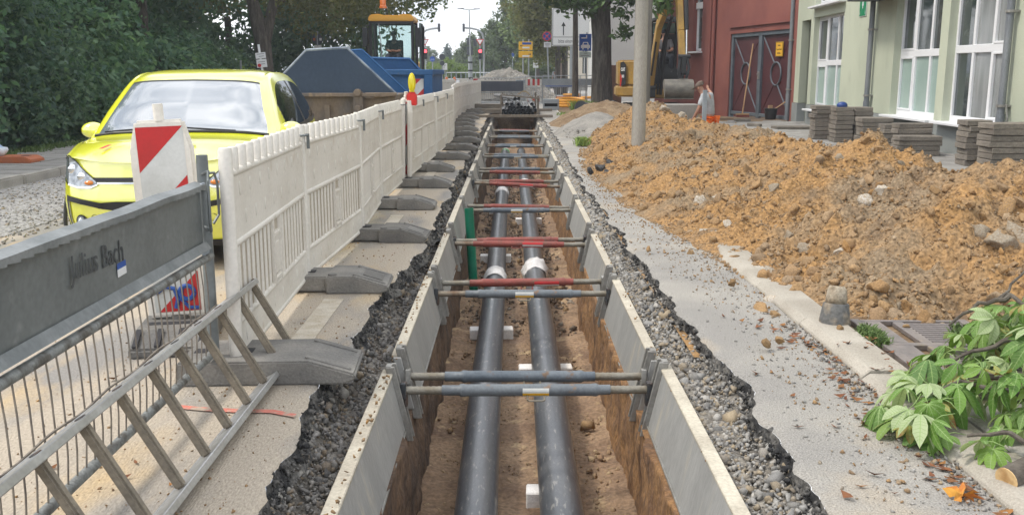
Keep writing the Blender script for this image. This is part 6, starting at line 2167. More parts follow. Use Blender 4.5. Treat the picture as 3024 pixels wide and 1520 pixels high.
class Wall:
    """A facade frame: x runs to the right as seen from the street, y into the house, z up."""

    def __init__(self, p, d):
        self.p = Vector((p[0], p[1], 0))
        self.x = Vector((d[0], d[1], 0)).normalized()
        self.y = Vector((0, 0, 1)).cross(self.x)
        self.rot = math.atan2(self.x.y, self.x.x)

    def at(self, u, v):
        q = on_plane(u, v, self.p, self.y)
        return (q - self.p).dot(self.x), q.z


def wall_with_holes(x0, x1, z0, z1, holes, th):
    """Boxes round rectangular openings (xa, xb, za, zb), sorted along x; stacked openings share xa, xb."""
    mb = MB()
    cur = x0
    cols = {}
    for h in holes:
        cols.setdefault((h[0], h[1]), []).append((h[2], h[3]))
    for (xa, xb) in sorted(cols):
        mb.box(((cur + xa) / 2, th / 2, (z0 + z1) / 2), (xa - cur, th, z1 - z0))
        zc = z0
        for za, zb in sorted(cols[(xa, xb)]):
            if za > zc:
                mb.box(((xa + xb) / 2, th / 2, (zc + za) / 2), (xb - xa, th, za - zc))
            zc = zb
        mb.box(((xa + xb) / 2, th / 2, (zc + z1) / 2), (xb - xa, th, z1 - zc))
        cur = xb
    mb.box(((cur + x1) / 2, th / 2, (z0 + z1) / 2), (x1 - cur, th, z1 - z0))
    return mb


def window(parent, xa, xb, za, zb, zt, cols, depth, up_m, lo_m, casement=0):
    """White frame with one transom and a row of panes above and below it."""
    fw = .06
    f = MB()
    f.box(((xa + xb) / 2, depth, za + fw / 2 + .02), (xb - xa, .07, fw + .04)).box(((xa + xb) / 2, depth, zb - fw / 2), (xb - xa, .07, fw))
    f.box((xa + fw / 2, depth, (za + zb) / 2), (fw, .068, zb - za - .1)).box((xb - fw / 2, depth, (za + zb) / 2), (fw, .068, zb - za - .1))
    f.box(((xa + xb) / 2, depth, zt), (xb - xa - .1, .072, .13))
    ws = [(xa + (xb - xa) * i / cols, xa + (xb - xa) * (i + 1) / cols) for i in range(cols)]
    for a, b in ws[1:]:
        f.box((a, depth, (za + zb) / 2), (.075, .066, zb - za - .12))
    w = obj('window', f, M['frame_white'], parent, bevel=.006)
    for i, (a, b) in enumerate(ws):
        for z0, z1, m in ((za + .1, zt - .06, lo_m), (zt + .06, zb - .06, up_m)):
            mm = m[i] if isinstance(m, (list, tuple)) else m
            obj('pane', MB().box(((a + b) / 2, depth + .012, (z0 + z1) / 2), (b - a - .03, .012, z1 - z0 + .01)), mm, w)
            if i == casement:
                g = .02
                fr = MB()
                for bx in (((a + b) / 2, z0 + .02, b - a - .075, .035), ((a + b) / 2, z1 - .02, b - a - .075, .035)):
                    fr.box((bx[0], depth - .02, bx[1]), (bx[2], .05, bx[3]))
                for bx in ((a + .055, b), (b - .055, a)):
                    fr.box((bx[0], depth - .02, (z0 + z1) / 2), (.035, .05, z1 - z0 - .075))
                obj('sash', fr, M['frame_white'], w, bevel=.004)
    return w


GW = Wall((7.37, 15.56), (-.045, -1))
gh = thing('green_house', 'pale green plastered house with white windows and grey plinth on the right', 'house', (7.37, 15.56, 0), GW.rot)
xL = GW.at(2338, 250)[0]
n0, n1 = GW.at(2362, 200)[0], GW.at(2388, 200)[0]
a0, a1 = GW.at(2398, 190)[0], GW.at(2484, 190)[0]
b0, b1 = GW.at(2638, 170)[0], GW.at(2772, 170)[0]
c0, c1 = GW.at(2795, 170)[0], GW.at(2964, 170)[0]
zs = GW.at(2650, 341)[1]
ztopA = GW.at(2440, 46)[1]
zupA = GW.at(2440, 14)[1]
print('green house', xL, (n0, n1), (a0, a1), (b0, b1), (c0, c1), zs, ztopA, zupA)
ZTOP = 7.5
holes = [(n0, n1, .1, GW.at(2375, 62)[1]), (a0, a1, zs - .12, ztopA), (a0, a1, zupA, zupA + 1.7), (b0, b1, zs, 3.3), (c0, c1, zs, 3.3)]
zpl = .62
obj('wall', wall_with_holes(xL, c1 + 9, zpl, ZTOP, [(h[0], h[1], max(h[2], zpl), h[3]) for h in holes], .26), M['green_plaster'], gh)
pm_ = MB()
pm_.box(((xL + n0) / 2, .11, .3), (n0 - xL, .26, zpl + .0)).box(((n1 + c1 + 9) / 2, .11, .3), (c1 + 9 - n1, .26, zpl))
obj('plinth', pm_, M['plinth'], gh)
obj('niche', MB().box(((n0 + n1) / 2, .9, 1.8), (n1 - n0, .04, 3.6)).box((n0 - .02, .55, 1.8), (.04, .7, 3.6)).box((n1 + .02, .55, 1.8), (.04, .7, 3.6)), M['green_plaster'], gh)
obj('inner_dark', MB().box((xL + 10, .6, 3.5), (19, .04, 7)), M['void'], gh)
zt1 = GW.at(2440, 186)[1]
window(gh, a0, a1, zs - .1, ztopA, zt1, 3, .17, M['glass_dark'], M['glass_frost'], 0)
zt2 = GW.at(2705, 157)[1]
window(gh, b0, b1, zs, 3.28, zt2, 3, .17, M['glass_dark'], M['glass_frost'], 0)
zt3 = GW.at(2880, 143)[1]
window(gh, c0, c1, zs, 3.28, zt3, 3, .17, [M['glass_dark'], M['curtain'], M['curtain']], [M['glass_dark'], M['curtain'], M['curtain']], 2)
window(gh, a0, a1, zupA, zupA + 1.68, zupA + 1.0, 3, .17, M['glass_dark'], M['glass_dark'], 0)
for x0, x1, z in ((a0, a1, zs - .12), (b0, b1, zs), (c0, c1, zs), (a0, a1, zupA)):
    obj('sill', MB().box(((x0 + x1) / 2, -.01, z - .02), (x1 - x0 + .16, .34, .045)), M['frame_white'], gh, bevel=.006)
for u in ((2330), (2582), (2992)):
    x = GW.at(u, 170)[0]
    if u == 2330:
        x = xL + .06
    dp = obj('downpipe', MB().cyl((x, -.10, .30 if u != 2330 else .12), (x, -.10, ZTOP), .055, n=14).cyl((x, -.10, .12), (x, -.10, .85), .066, n=14), M['zinc'], gh, smooth=True)
    for zc in (.97, 2.32):
        obj('pipe_clamp', MB().cyl((x, -.10, zc - .02), (x, -.10, zc + .02), .075, n=14).box((x + .05, -.05, zc), (.09, .10, .03)), M['alu_rail'], dp)
    if u == 2992:
        obj('earth_cable', MB().tube([(x + .10, -.08, 1.0), (x + .13, -.06, .8), (x + .09, -.07, .5), (x + .12, -.06, .15)], .012, 5), M['alu_rail'], dp)
ax0, ax1 = GW.at(2592, 3)[0], GW.at(2680, 3)[0]
obj('canopy', MB().box(((ax0 + ax1) / 2, -.30, GW.at(2640, 3)[1] + .12), (ax1 - ax0, .65, .14)), M['sig_dark'], gh, bevel=.01)
# green assembly point sign
s0, s1 = GW.at(2542, 20)[0], GW.at(2561, 20)[0]
zb = GW.at(2550, 49)[1]
sg = obj('assembly_sign', MB().box(((s0 + s1) / 2, -.012, zb + .22), (s1 - s0, .015, .44)), M['sign_white'], gh)
obj('sign_field', MB().box(((s0 + s1) / 2, -.0215, zb + .22), (s1 - s0 - .02, .004, .42)), M['sign_green'], sg)
pc = MB()
cx = (s0 + s1) / 2
for dx, dz, k in ((0, .20, 1.0), (-.035, .25, .8), (.035, .25, .8), (0, .30, .75)):
    pc.cyl((cx + dx, -.0255, zb + dz + .055 * k), (cx + dx, -.0240, zb + dz + .055 * k), .016 * k, n=10)
    pc.box((cx + dx, -.0247, zb + dz), (.045 * k, .0016, .07 * k))
w2 = (s1 - s0) / 2 - .025
for sx in (-1, 1):
    for zz, sz in ((.05, 1), (.39, -1)):
        pc.add([(cx + sx * w2, -.0250, zb + zz), (cx + sx * (w2 - .05), -.0250, zb + zz), (cx + sx * (w2 - .02), -.0250, zb + zz + sz * .02), (cx + sx * (w2 - .03), -.0250, zb + zz + sz * .06), (cx + sx * (w2 - .015), -.0250, zb + zz + sz * .055)], [(0, 1, 2), (2, 3, 4), (0, 2, 4)])
obj('pictogram', pc, M['sign_white'], sg)

# ================================================================== RED HOUSE WITH GATE
RW = Wall((7.86, 26.95), (.184, -1))
rh = thing('red_house', 'brick red plastered house wing with a narrow white window and steel gate', 'house', (7.86, 26.95, 0), RW.rot)
g0, gz1 = RW.at(2158, 100)
g1 = RW.at(2340, 100)[0]
gz1 = RW.at(2250, 93)[1]
w0, w1 = RW.at(2046, 90)[0], RW.at(2073, 90)[0]
wz0, wz1 = RW.at(2058, 152)[1], RW.at(2058, 2)[1] + .1
rl = RW.at(1938, 100)[0]
print('red house', rl, (w0, w1, wz0, wz1), (g0, g1, gz1))
obj('wall', wall_with_holes(rl, g1 + .35, 0.0, 9, [(w0, w1, wz0, wz1), (g0, g1, .0, gz1)], .3), M['red_plaster'], rh)
obj('side_wall', MB().box((rl + .15, 4.3, 4.5), (.3, 8, 9)), M['red_plaster'], rh)
p0 = RW.at(2098, 150)[0]
obj('pilaster', MB().box((p0, -.06, 4.5), (.55, .12, 9)), M['red_plaster'], rh, bevel=.05, seg=2)
obj('downpipe', MB().cyl((p0 + .42, -.08, .1), (p0 + .42, -.08, 9), .06, n=12), M['red_plaster'], rh, smooth=True)
obj('string_course', MB().box(((g0 + g1) / 2, -.03, gz1 + .22), (g1 - g0 + .1, .06, .06)), M['red_plaster'], rh)
win = obj('window', MB().box(((w0 + w1) / 2, .18, wz0 + .05), (w1 - w0, .07, .1)).box((w0 + .06, .18, (wz0 + wz1) / 2), (.12, .07, wz1 - wz0)).box((w1 - .06, .18, (wz0 + wz1) / 2), (.12, .07, wz1 - wz0)), M['frame_white'], rh, bevel=.01)
obj('pane', MB().box(((w0 + w1) / 2, .20, (wz0 + wz1) / 2), (w1 - w0 - .1, .02, wz1 - wz0 - .1)), M['glass_dark'], win)
obj('shutter_box', MB().box(((w0 + w1) / 2, .14, wz1 - .28), (w1 - w0 - .02, .1, .22)), M['frame_white'], win, bevel=.01)
obj('sill', MB().box(((w0 + w1) / 2, -.04, wz0 - .04), (w1 - w0 + .2, .34, .06)), M['frame_white'], rh, bevel=.01)
gate = obj('gate', MB().box((g0 + .07, .10, gz1 / 2), (.14, .12, gz1)).box((g1 - .07, .10, gz1 / 2), (.14, .12, gz1)).box(((g0 + g1) / 2, .10, gz1 - .06), (g1 - g0 - .28, .12, .12)).box(((g0 + g1) / 2, .10, .16), (g1 - g0 - .28, .10, .10)).box(((g0 + g1) / 2 - .0, .09, gz1 / 2), (.22, .10, gz1 - .14)), M['gate_frame'], rh, bevel=.01)
gm = (g0 + g1) / 2
for xa, xb in ((g0 + .14, gm - .11), (gm + .11, g1 - .14)):
    obj('gate_leaf', MB().box(((xa + xb) / 2, .13, gz1 / 2), (xb - xa, .03, gz1 - .2)), M['gate_red'], gate)
    xc = (xa + xb) / 2 + .0
    zc = 1.40
    orn = MB().ring((xc, .09, zc), .33, .05, .04, 28, 'y')
    orn.tube([(xa + .02, .10, gz1 - .16), (xc - .12, .09, zc + .31)], .022, 6).tube([(xb - .02, .10, .24), (xc + .12, .09, zc - .31)], .022, 6)
    obj('ornament', orn, M['gate_frame'], gate)
    orn = MB().tube([(xb - .02, .112, gz1 - .16), (xc + .12, .112, zc + .31)], .012, 6).tube([(xa + .02, .112, .24), (xc - .12, .112, zc - .31)], .012, 6)
    obj('brace', orn, M['gate_red'], gate)
obj('gate_lock', MB().box((gm + .03, .03, 1.35), (.10, .06, .22)).cyl((gm + .03, -.04, 1.38), (gm + .03, .02, 1.38), .02), M['alu_rail'], gate, bevel=.008)
sx0, sz0 = RW.at(2295, 146)
ys = thing('gate_sign', 'yellow notice sign with three lines of black print on the red gate', 'sign', (0, 0, 0))
ys.location = RW.p + RW.x * sx0 + Vector((0, 0, sz0)) - RW.y * -.07
ys.rotation_euler = (0, 0, RW.rot)
obj('plate', MB().box((0, 0, 0), (.46, .02, .42)), M['sign_yellow'], ys, bevel=.004)
obj('border', MB().box((0, -.0115, .195), (.43, .003, .012)).box((0, -.0115, -.195), (.43, .003, .012)).box((.213, -.0115, 0), (.012, .003, .378)).box((-.213, -.0115, 0), (.012, .003, .378)), M['ink'], ys)
for i, s in enumerate(('Einfahrt', 'Tag und Nacht', 'freihalten')):
    text('lettering', s, .068, M['ink'], frame_m((0, -.012, .11 - i * .11), (1, 0, 0), (0, 0, 1)), ys, .001, sx=.82)

# ---------------------------------------------------------------- other buildings
wh = thing('white_house', 'white rendered house wall behind the big tree and the digger', 'house', (0, 0, 0))
obj('wall', MB().box((6.2, 52, 5), (3.6, 8, 10)), M['white_plaster'], wh)
obj('roof', MB().prism([(4.2, 10), (8.2, 10), (6.2, 12)], 47.6, 56.4, 'y'), M['sig_dark'], wh)
bw = obj('brown_screen', MB().box((3.98, 37.2, .95), (.52, .06, 1.5)), mat('brown_screen', (.27, .145, .10), .8, col2=(.22, .12, .085), ns=3))
tag(bw, 'brown upright panel left of the digger counterweight', 'panel')
ch = thing('cream_house', 'pale cream street house with dark windows behind the thin tree trunks', 'house', (0, 0, 0))
obj('wall', wall_with_holes(4.2, 10, 0, 11, [(4.75, 5.05, 1.3, 3.6), (5.4, 5.7, 1.3, 3.6), (6.05, 6.35, 1.3, 3.6), (6.7, 7.0, 1.3, 3.6)], .3).xf(Matrix.Translation((0, 74, 0))), M['cream_plaster'], ch)
obj('side_wall', MB().box((4.35, 80, 5.5), (.3, 11.4, 11)), mat('pink_plaster', (.52, .36, .30), .95), ch)
obj('plinth', MB().box((7.1, 73.96, .4), (5.8, .1, .8)), M['slab'], ch)
for x in (4.9, 5.55, 6.2, 6.85):
    w = obj('window', MB().box((x, 74.2, 2.45), (.06, .06, 2.3)), M['frame_white'], ch)
    obj('pane', MB().box((x, 74.25, 2.45), (.3, .03, 2.3)), M['glass_dark'], w)

# ================================================================== PAVING STACKS ALONG THE HOUSE
PV = {}


def paver_mesh(w, d, h):
    k = (w, d, h)
    if k not in PV:
        PV[k] = data('paver', MB().box((0, 0, 0), (w, d, h - .006)), M['paver'], bevel=.007)
    return PV[k]


def stack(label, u, Y, w, d, h, layers, rot=0.0, z=.11, cols=1, rows=1, miss=0):
    p = at_depth(u, 400, Y)
    t = thing('paver_stack', label, 'paver stack', (p.x, p.y, z), GW.rot + math.pi / 2 + rot, 'stacks of lifted grey pavers along the house')
    for c in range(cols):
        for r in range(rows):
            top = layers if not (miss and (c + r) % 2) else layers - miss
            for i in range(top):
                o = put('paver', paver_mesh(w, d, h), t)
                o.location = ((c - (cols - 1) / 2) * (w + .012) + random.gauss(0, .014), d / 2 + r * (d + .01) + random.gauss(0, .014), h * (i + .5))
                o.rotation_euler = (random.gauss(0, .006), random.gauss(0, .006), random.gauss(0, .03))


stack('left tall stack of pavers beside the first window of the green house', 2434, 19.4, .42, .40, .085, 8, .0)
stack('narrow recessed stack of pavers between the left tall one and the wide one', 2476, 19.2, .30, .36, .085, 7, .04)
stack('wide stack of pavers under a blue plastic tool, left of the downpipe', 2520, 18.5, .345, .40, .085, 8, .0, cols=2)
stack('lower paver stack right in front of the grey downpipe', 2590, 17.8, .58, .40, .085, 6, .02)
stack('short narrow stack of pavers right of the downpipe stack', 2630, 17.2, .27, .30, .085, 5, -.04)
stack('low broad paver stack under the second big window', 2720, 15.5, .70, .30, .082, 4, .03)
stack('pavers set on the back edge behind the low broad stack', 2706, 15.83, .57, .30, .085, 6, .03)
stack('tall narrow paver stack left of the biggest stack near the right picture edge', 2896, 13.8, .36, .38, .083, 8, .02)
stack('single upright paver between the two right-hand stacks', 2924, 13.3, .09, .3, .26, 1, .0)
stack('biggest paver stack at the right picture edge beside the blue can', 3004, 13.0, .68, .42, .083, 8, .0)
bt = thing('blue_tool', 'blue plastic tool head with wooden handle on top of the paver stacks', 'tool', (0, 0, 0))
p = at_depth(2487, 312, 18.7)
bt.location = p
obj('head', MB().ell((0, 0, 0), (.105, .09, .075), 14, 8), M['blue_helmet'], bt, smooth='all')
obj('handle', MB().cyl((.05, -.02, -.045), (.42, -.06, -.06), .022, n=10), M['handle_wood'], bt, smooth=True)
can = thing('blue_can', 'blue and silver spray can lying on the pavement at the right edge', 'can', (0, 0, .0))
p = on_ground(3006, 497, .11)
can.location = (p.x, p.y, .15)
obj('body', MB().cyl((-.12, 0, 0), (.16, -.02, 0), .042, n=16), M['sign_blue'], can, smooth=True)
obj('band', MB().cyl((-.14, .0014, 0), (-.06, -.004, 0), .0425, n=16), M['chrome'], can, smooth=True)
# broom, tub and loose pieces before the gate
br_ = thing('broom', 'broom with long wooden handle leaning on the left gate leaf', 'broom', (0, 0, 0))
pb = at_depth(2192, 342, 29.0)
pt_ = RW.p + RW.x * RW.at(2226, 130)[0] + Vector((0, 0, RW.at(2226, 130)[1])) - RW.y * .02
obj('handle', MB().cyl(Vector((pb.x, pb.y, .20)), pt_, .022, n=10), M['handle_wood'], br_, smooth=True)
obj('head', MB().box((pb.x, pb.y - .02, .19), (.40, .10, .05)), M['handle_wood'], br_, bevel=.01)
obj('bristles', MB().prism([(-.20, .11), (.20, .11), (.18, .17), (-.18, .17)], -.05, .05, 'y').xf(Matrix.Translation((pb.x, pb.y - .02, 0))), M['bristle'], br_)
tb = thing('mortar_tub', 'black mortar tub with tools standing before the right gate leaf', 'tub', (0, 0, 0))
p = at_depth(2275, 352, 27.6)
tb.location = (p.x, p.y, .11)
obj('tub_body', MB().lathe([(0, 0), (.15, 0), (.19, .30), (.205, .31), (.19, .32), (.17, .30), (.14, .03), (0, .03)], n=20), M['black_plastic'], tb, smooth=True)
obj('tool', MB().cyl((.05, 0, .25), (.38, -.1, .50), .018, n=8).box((-.02, .0, .35), (.12, .10, .10)), M['handle_wood'], tb)
for u, v, w, d, rz, lab in ((2192, 358, .42, .2, .1, 'dark flat paver lying alone before the gate'), (2228, 372, .10, .45, .5, 'narrow dark stone lying near the pavement edge'), (2340, 380, .9, .5, .05, 'loose slab lying before the first paver stack')):
    o = obj('paver', MB().box((0, 0, .0), (w, d, .07)), M['paver'], bevel=.008)
    p = on_ground(u, v, .12)
    o.location = (p.x, p.y, .146)
    o.rotation_euler = (0, 0, rz)
    tag(o, lab, 'paver')
# steel post beside the worker, concrete block, poles
o = obj('steel_post', MB().box((0, 0, .56), (.085, .085, 1.02)).box((0, 0, 1.075), (.095, .095, .012)), M['galv_light'], bevel=.008)
o.location = (4.06, 20.2, 0)
tag(o, 'square pale steel post sticking up behind the heap before the worker', 'post')
o = obj('concrete_block', MB().box((0, 0, .22), (.95, .5, .60)), M['slab'], bevel=.02)
o.location = (4.15, 24.0, .15)
tag(o, 'grey concrete block behind the heap under the digger bucket', 'concrete block')
t = thing('concrete_post', 'round concrete lamp post rising out of the soil heap', 'lamp post', (2.02, 15.2, 0))
obj('shaft', MB().lathe([(0, -.2), (.112, -.2), (.105, 1.2), (.097, 3.2), (.085, 7.0), (0, 7.0)], n=26), M['concrete'], t, smooth=True)
obj('seam', MB().tube([(-.112, -.02, .2), (-.104, -.02, 1.2), (-.096, -.02, 3.2), (-.084, -.02, 7)], .006, 5).tube([(.03, -.105, .2), (.03, -.1, 1.2), (.03, -.092, 3.2), (.03, -.08, 7)], .004, 5), M['concrete'], t)
o = obj('grey_pole', MB().cyl((0, 0, 0), (.03, 0, 8), .115, .095, 16), M['pole_wood'], smooth=True)
o.location = (3.42, 24.6, 0)
tag(o, 'weathered grey pole right behind the concrete post', 'pole')
o = obj('timber_plank', MB().box((0, 0, .06), (1.7, .3, .12)), M['timber'], bevel=.01)
o.location = (3.35, 30.4, .2)
tag(o, 'dark timber lying on the grass behind the soil mound', 'plank')


# ================================================================== PIPE BUNDLE OVER THE TRENCH END
def hollow(r, L, n=18):
    mb = MB()
    mb.lathe([(r, 0), (r, L)], n=n, ax='y')
    mb.f = [f for f in mb.f if len(f) == 4]
    mb.m = [0] * len(mb.f)
    mb.mi = 1
    k = len(mb.v)
    for rr, y in ((r, 0), (r * .86, 0), (r * .86, 1.2), (0.001, 1.2)):
        for i in range(n):
            a = 2 * math.pi * i / n
            mb.v.append((rr * math.cos(a), y, rr * math.sin(a)))
    for j in range(3):
        for i in range(n):
            mb.f.append((k + j * n + i, k + j * n + (i + 1) % n, k + (j + 1) * n + (i + 1) % n, k + (j + 1) * n + i))
            mb.m.append(1)
    return mb


hp_m = data('pipe', hollow(.056, 4.8), [M['tube_dusty_lit'], M['tube_black']], smooth=True)
ROWS = [(800, [468, 556, 642, 728, 814, 900, 984, 1072, 1160], 'bottom'), (733, [505, 598, 684, 768, 852, 940, 1028, 1120, 1220], 'second'), (664, [640, 738, 830, 912, 990, 1066, 1190], 'third'), (592, [578, 688, 845, 1140], 'fourth')]
for y, xs, nm in ROWS:
    for i, x in enumerate(xs):
        p = at_depth(1420 + x / 7.576, 230 + y / 7.576, 31.45 + random.uniform(-.10, .10))
        o = put('plastic_pipe', hp_m)
        o.location = (p.x, p.y, max(p.z, .085))
        o.rotation_euler = (0, 0, random.gauss(0, .01))
        tag(o, f'black plastic pipe end, {ORD[i]} from the left in the {nm} row of the bundle', 'pipe', 'black plastic pipes in the bundle over the trench')
for i, x in enumerate((765, 850)):
    p = at_depth(1420 + x / 7.576, 230 + 465 / 7.576, 31.8)
    o = put('plastic_pipe', hp_m)
    o.location = (p.x, p.y, p.z)
    o.rotation_euler = (0, 0, R(9))
    tag(o, ('left' if i == 0 else 'right') + ' one of the two pale pipes lying on top of the bundle frame', 'pipe', 'black plastic pipes in the bundle over the trench')
t = thing('pipe_frame', 'wooden frame round the bundle of black pipes', 'frame', (0, 0, 0))
obj('post', MB().box((-.36, 31.3, .40), (.05, .06, .64)), M['timber'], t)
obj('post', MB().box((.85, 31.3, .36), (.07, .06, .64)), M['timber'], t)
obj('top_bar', MB().tube([(-.37, 31.25, .72), (.9, 31.25, .60)], .03, 4), M['timber'], t)
obj('rear_post', MB().box((-.36, 36, .38), (.05, .06, .62)).box((.88, 36, .38), (.07, .06, .62)), M['timber'], t)
for x, y, L, h, lab, rz in ((-.3, 31.0, 3.25, .085, 'long timber beam across the trench end under the pipes', .01), (-1.05, 34.0, 1.25, .15, 'brown timber left of the pipe bundle', 0), (-.95, 37.5, 1.4, .22, 'dark timber baulk left behind the pipe bundle', 0), (.2, 35.8, 2.6, .10, 'rear timber beam under the pipe bundle', 0)):
    o = obj('timber_beam', MB().box((0, 0, h / 2), (L, .16, h)), M['timber'], bevel=.008)
    o.location = (x, y, .002)
    o.rotation_euler = (0, 0, rz)
    tag(o, lab, 'beam')
cvr = MB()
for i in range(12):
    f = i / 11
    cvr.tube([(.25 + .5 * f, 33.4, .62 + .28 * math.sin(math.pi * (f * .8 + .1)) - .25 * f), (.25 + .5 * f, 34.2, .60 + .28 * math.sin(math.pi * (f * .8 + .1)) - .25 * f)], .03, 4)
o = obj('sacking', cvr, mat('tan_sacking', (.36, .27, .15), .9, bump=.5, bs=20))
tag(o, 'tan piece of sacking draped on the right top of the pipe bundle', 'sacking')

# red stack, lying bucket, crate, conduits
for i in range(3):
    t = thing('fence_foot', ['bottom', 'middle', 'top'][i] + ' reddish rubber foot of the stack right of the pipe bundle', 'fence foot', (2.18 + .02 * i, 32.9, .0 + .135 * i), R(4 * i - 3), 'stacked reddish rubber feet')
    obj('body', MB().prism([(0, .0), (.84, .0), (.88, .04), (.72, .12), (.12, .12), (-.04, .05)], -.2, .2, 'y').xf(Matrix.Translation((0, 0, .005)) @ Matrix.Diagonal((.75, 1, 1, 1))), M['red_rubber'], t, bevel=.012, seg=2)
    obj('socket', MB().box((.3, 0, .1265), (.1, .08, .004)), M['rubber_hole'], t)
t = thing('mortar_bucket', 'grey mortar bucket lying on its side by the big tree', 'bucket', (2.35, 32.6, .24))
t.rotation_euler = (0, R(18), R(-32))
obj('shell', MB().lathe([(0, .5), (.17, .5), (.24, .0), (.255, -.005), (.255, .03), (.235, .03), (.16, .46), (0, .46)], (0, 0, 0), 24, 'y'), M['rubber'], t, smooth=True)
obj('base', MB().cyl((0, -.004, 0), (0, .01, 0), .235, n=24), M['sig_dark'], t)
obj('label_print', MB().tube([(-.14, .12, .165), (-.05, .12, .212), (.06, .12, .21)], .018, 5).tube([(-.13, .2, .155), (.05, .2, .2)], .012, 5), M['steel_text'], t)
t = thing('grey_crate', 'flat grey steel crate with dark slot in front of the pale barrier', 'crate', (1.50, 37.0, 0))
obj('box', MB().box((0, 0, .34), (.62, .5, .16)).box((0, 0, .08), (.62, .5, .12)).box((-.28, 0, .2), (.06, .5, .14)).box((.28, 0, .2), (.06, .5, .14)), M['pole_grey'], t, bevel=.01)
obj('slot', MB().box((0, .05, .2), (.5, .4, .13)), M['void'], t)
t = thing('orange_conduit', 'coil of orange corrugated conduit lying before the pale barrier', 'conduit', (2.35, 38.6, .12))
for k in range(3):
    cm = MB().ring((0, 0, 0), .62 - .03 * k, .13, .1, 40, 'z')
    for i in range(len(cm.v)):
        p = cm.v[i]
        cm.v[i] = (p[0], p[1] * .75, p[2] + .10 * k + .14 * (p[1] > 0) * p[1])
    obj('coil', cm, M['conduit'], t, smooth=True)
t = thing('orange_conduit', 'heap of orange conduit pieces behind the pale barrier', 'conduit', (2.55, 45.5, 0))
for k in range(5):
    obj('coil', MB().ring((-.35 + .32 * k, .1 * (k % 2), .12 + .13 * (k % 3)), .38, .12, .1, 24, 'z'), M['conduit'] if k % 2 == 0 else M['red_rubber'], t, smooth=True)
t = thing('blue_conduit', 'coil of blue conduit behind the pale barrier', 'conduit', (2.4, 46.8, .75))
for k in range(3):
    obj('coil', MB().ring((0, 0, .07 * k), .75, .08, .1, 30, 'z'), M['blue_conduit'], t, smooth=True)
for i, (x, z) in enumerate(((0, .09), (.17, .09), (.09, .24), (-.16, .09), (-.05, .22))):
    o = put('plastic_pipe', hp_m)
    o.location = (3.63 + x * 1.0, 34.6, z + .10)
    o.scale = (1.55, .6, 1.55)
    tag(o, f'dark pipe end lying right of the big tree trunk, {ORD[i]} of five', 'pipe', 'dark pipes beside the big tree')
tc_ = MB()
for k in range(5):
    tc_.tube([(2.75 + .12 * k, 33.6 + .1 * (k % 2), .05 + .07 * k), (3.15 + .05 * k, 34.2, .10 + .08 * k)], .06, 8)
o = obj('clay_pipe_pile', tc_, mat('broken_clay_pipe', (.25, .15, .11), .8, col2=(.4, .37, .34), ns=7), smooth='all')
o['kind'] = 'stuff'


# ================================================================== CROSS BARRIERS
def mesh_barrier(label, x0, x1, y, z0, z1, sheet_m, dy=0, stripes_=False):
    t = thing('cross_barrier', label, 'barrier', (x0, y, 0), math.atan2(dy, x1 - x0), 'barriers standing across the street')
    L = math.hypot(x1 - x0, dy)
    if stripes_:
        n = 7
        for i in range(n):
            for za, zb in ((z0, z1), (.12, .24)):
                obj('board_field', MB().box((L * (i + .5) / n, 0, (za + zb) / 2), (L / n, .03, zb - za)), M['red'] if i % 2 else M['white_sheet'], t)
    else:
        obj('sheet', MB().box((L / 2, 0, (z0 + z1) / 2), (L, .03, z1 - z0)), sheet_m, t, bevel=.006)
        obj('sheet_edge', MB().box((L / 2, -.012, z0 - .015), (L, .05, .03)), sheet_m, t)
    obj('frame', MB().tube([(0, 0, .02), (0, 0, z1 + .14), (L, 0, z1 + .14), (L, 0, .02)], .021, 8).cyl((0, 0, .1), (L, 0, .1), .018, n=8).cyl((0, 0, z0 - .08), (L, 0, z0 - .08), .018, n=8), M['pole_grey'], t)
    wm = MB()
    nb = int(L / .085)
    for i in range(1, nb):
        wm.cyl((L * i / nb, 0, .1), (L * i / nb, 0, z0 - .08), .0045, n=4, caps=False)
    obj('wire_mesh', wm, M['pole_grey'], t)
    for x in (.1, L - .1):
        obj('stand', MB().box((x, 0, .02), (.05, .6, .04)), M['pole_grey'], t)
    return t


mesh_barrier('barrier with a dark blue sheet across the street before the gravel heap', -1.40, .52, 43.0, .62, 1.03, M['navy'], .3)
mesh_barrier('striped red and white cross barrier between the dark and the pale one', .60, 1.36, 43.6, .84, 1.12, None, 0, True)
mesh_barrier('barrier with a pale galvanised sheet beside the thin tree trunk', 1.40, 3.08, 43.6, .86, 1.14, M['galv_light'])
mesh_barrier('pale galvanised barrier between the thin tree and the big trunk', 3.12, 4.6, 43.9, .86, 1.14, M['galv_light'])
mesh_barrier('low barrier with a pale top rail in front of the gravel heap', .2, 2.2, 48.0, .9, 1.05, M['galv_light'])

# ================================================================== SIGNS AND SIGNALS


def pole(t, h, r=.035, name='post', z0=0):
    return obj(name, MB().cyl((0, 0, z0), (0, 0, h), r, n=10), M['pole_grey'], t, smooth=True)


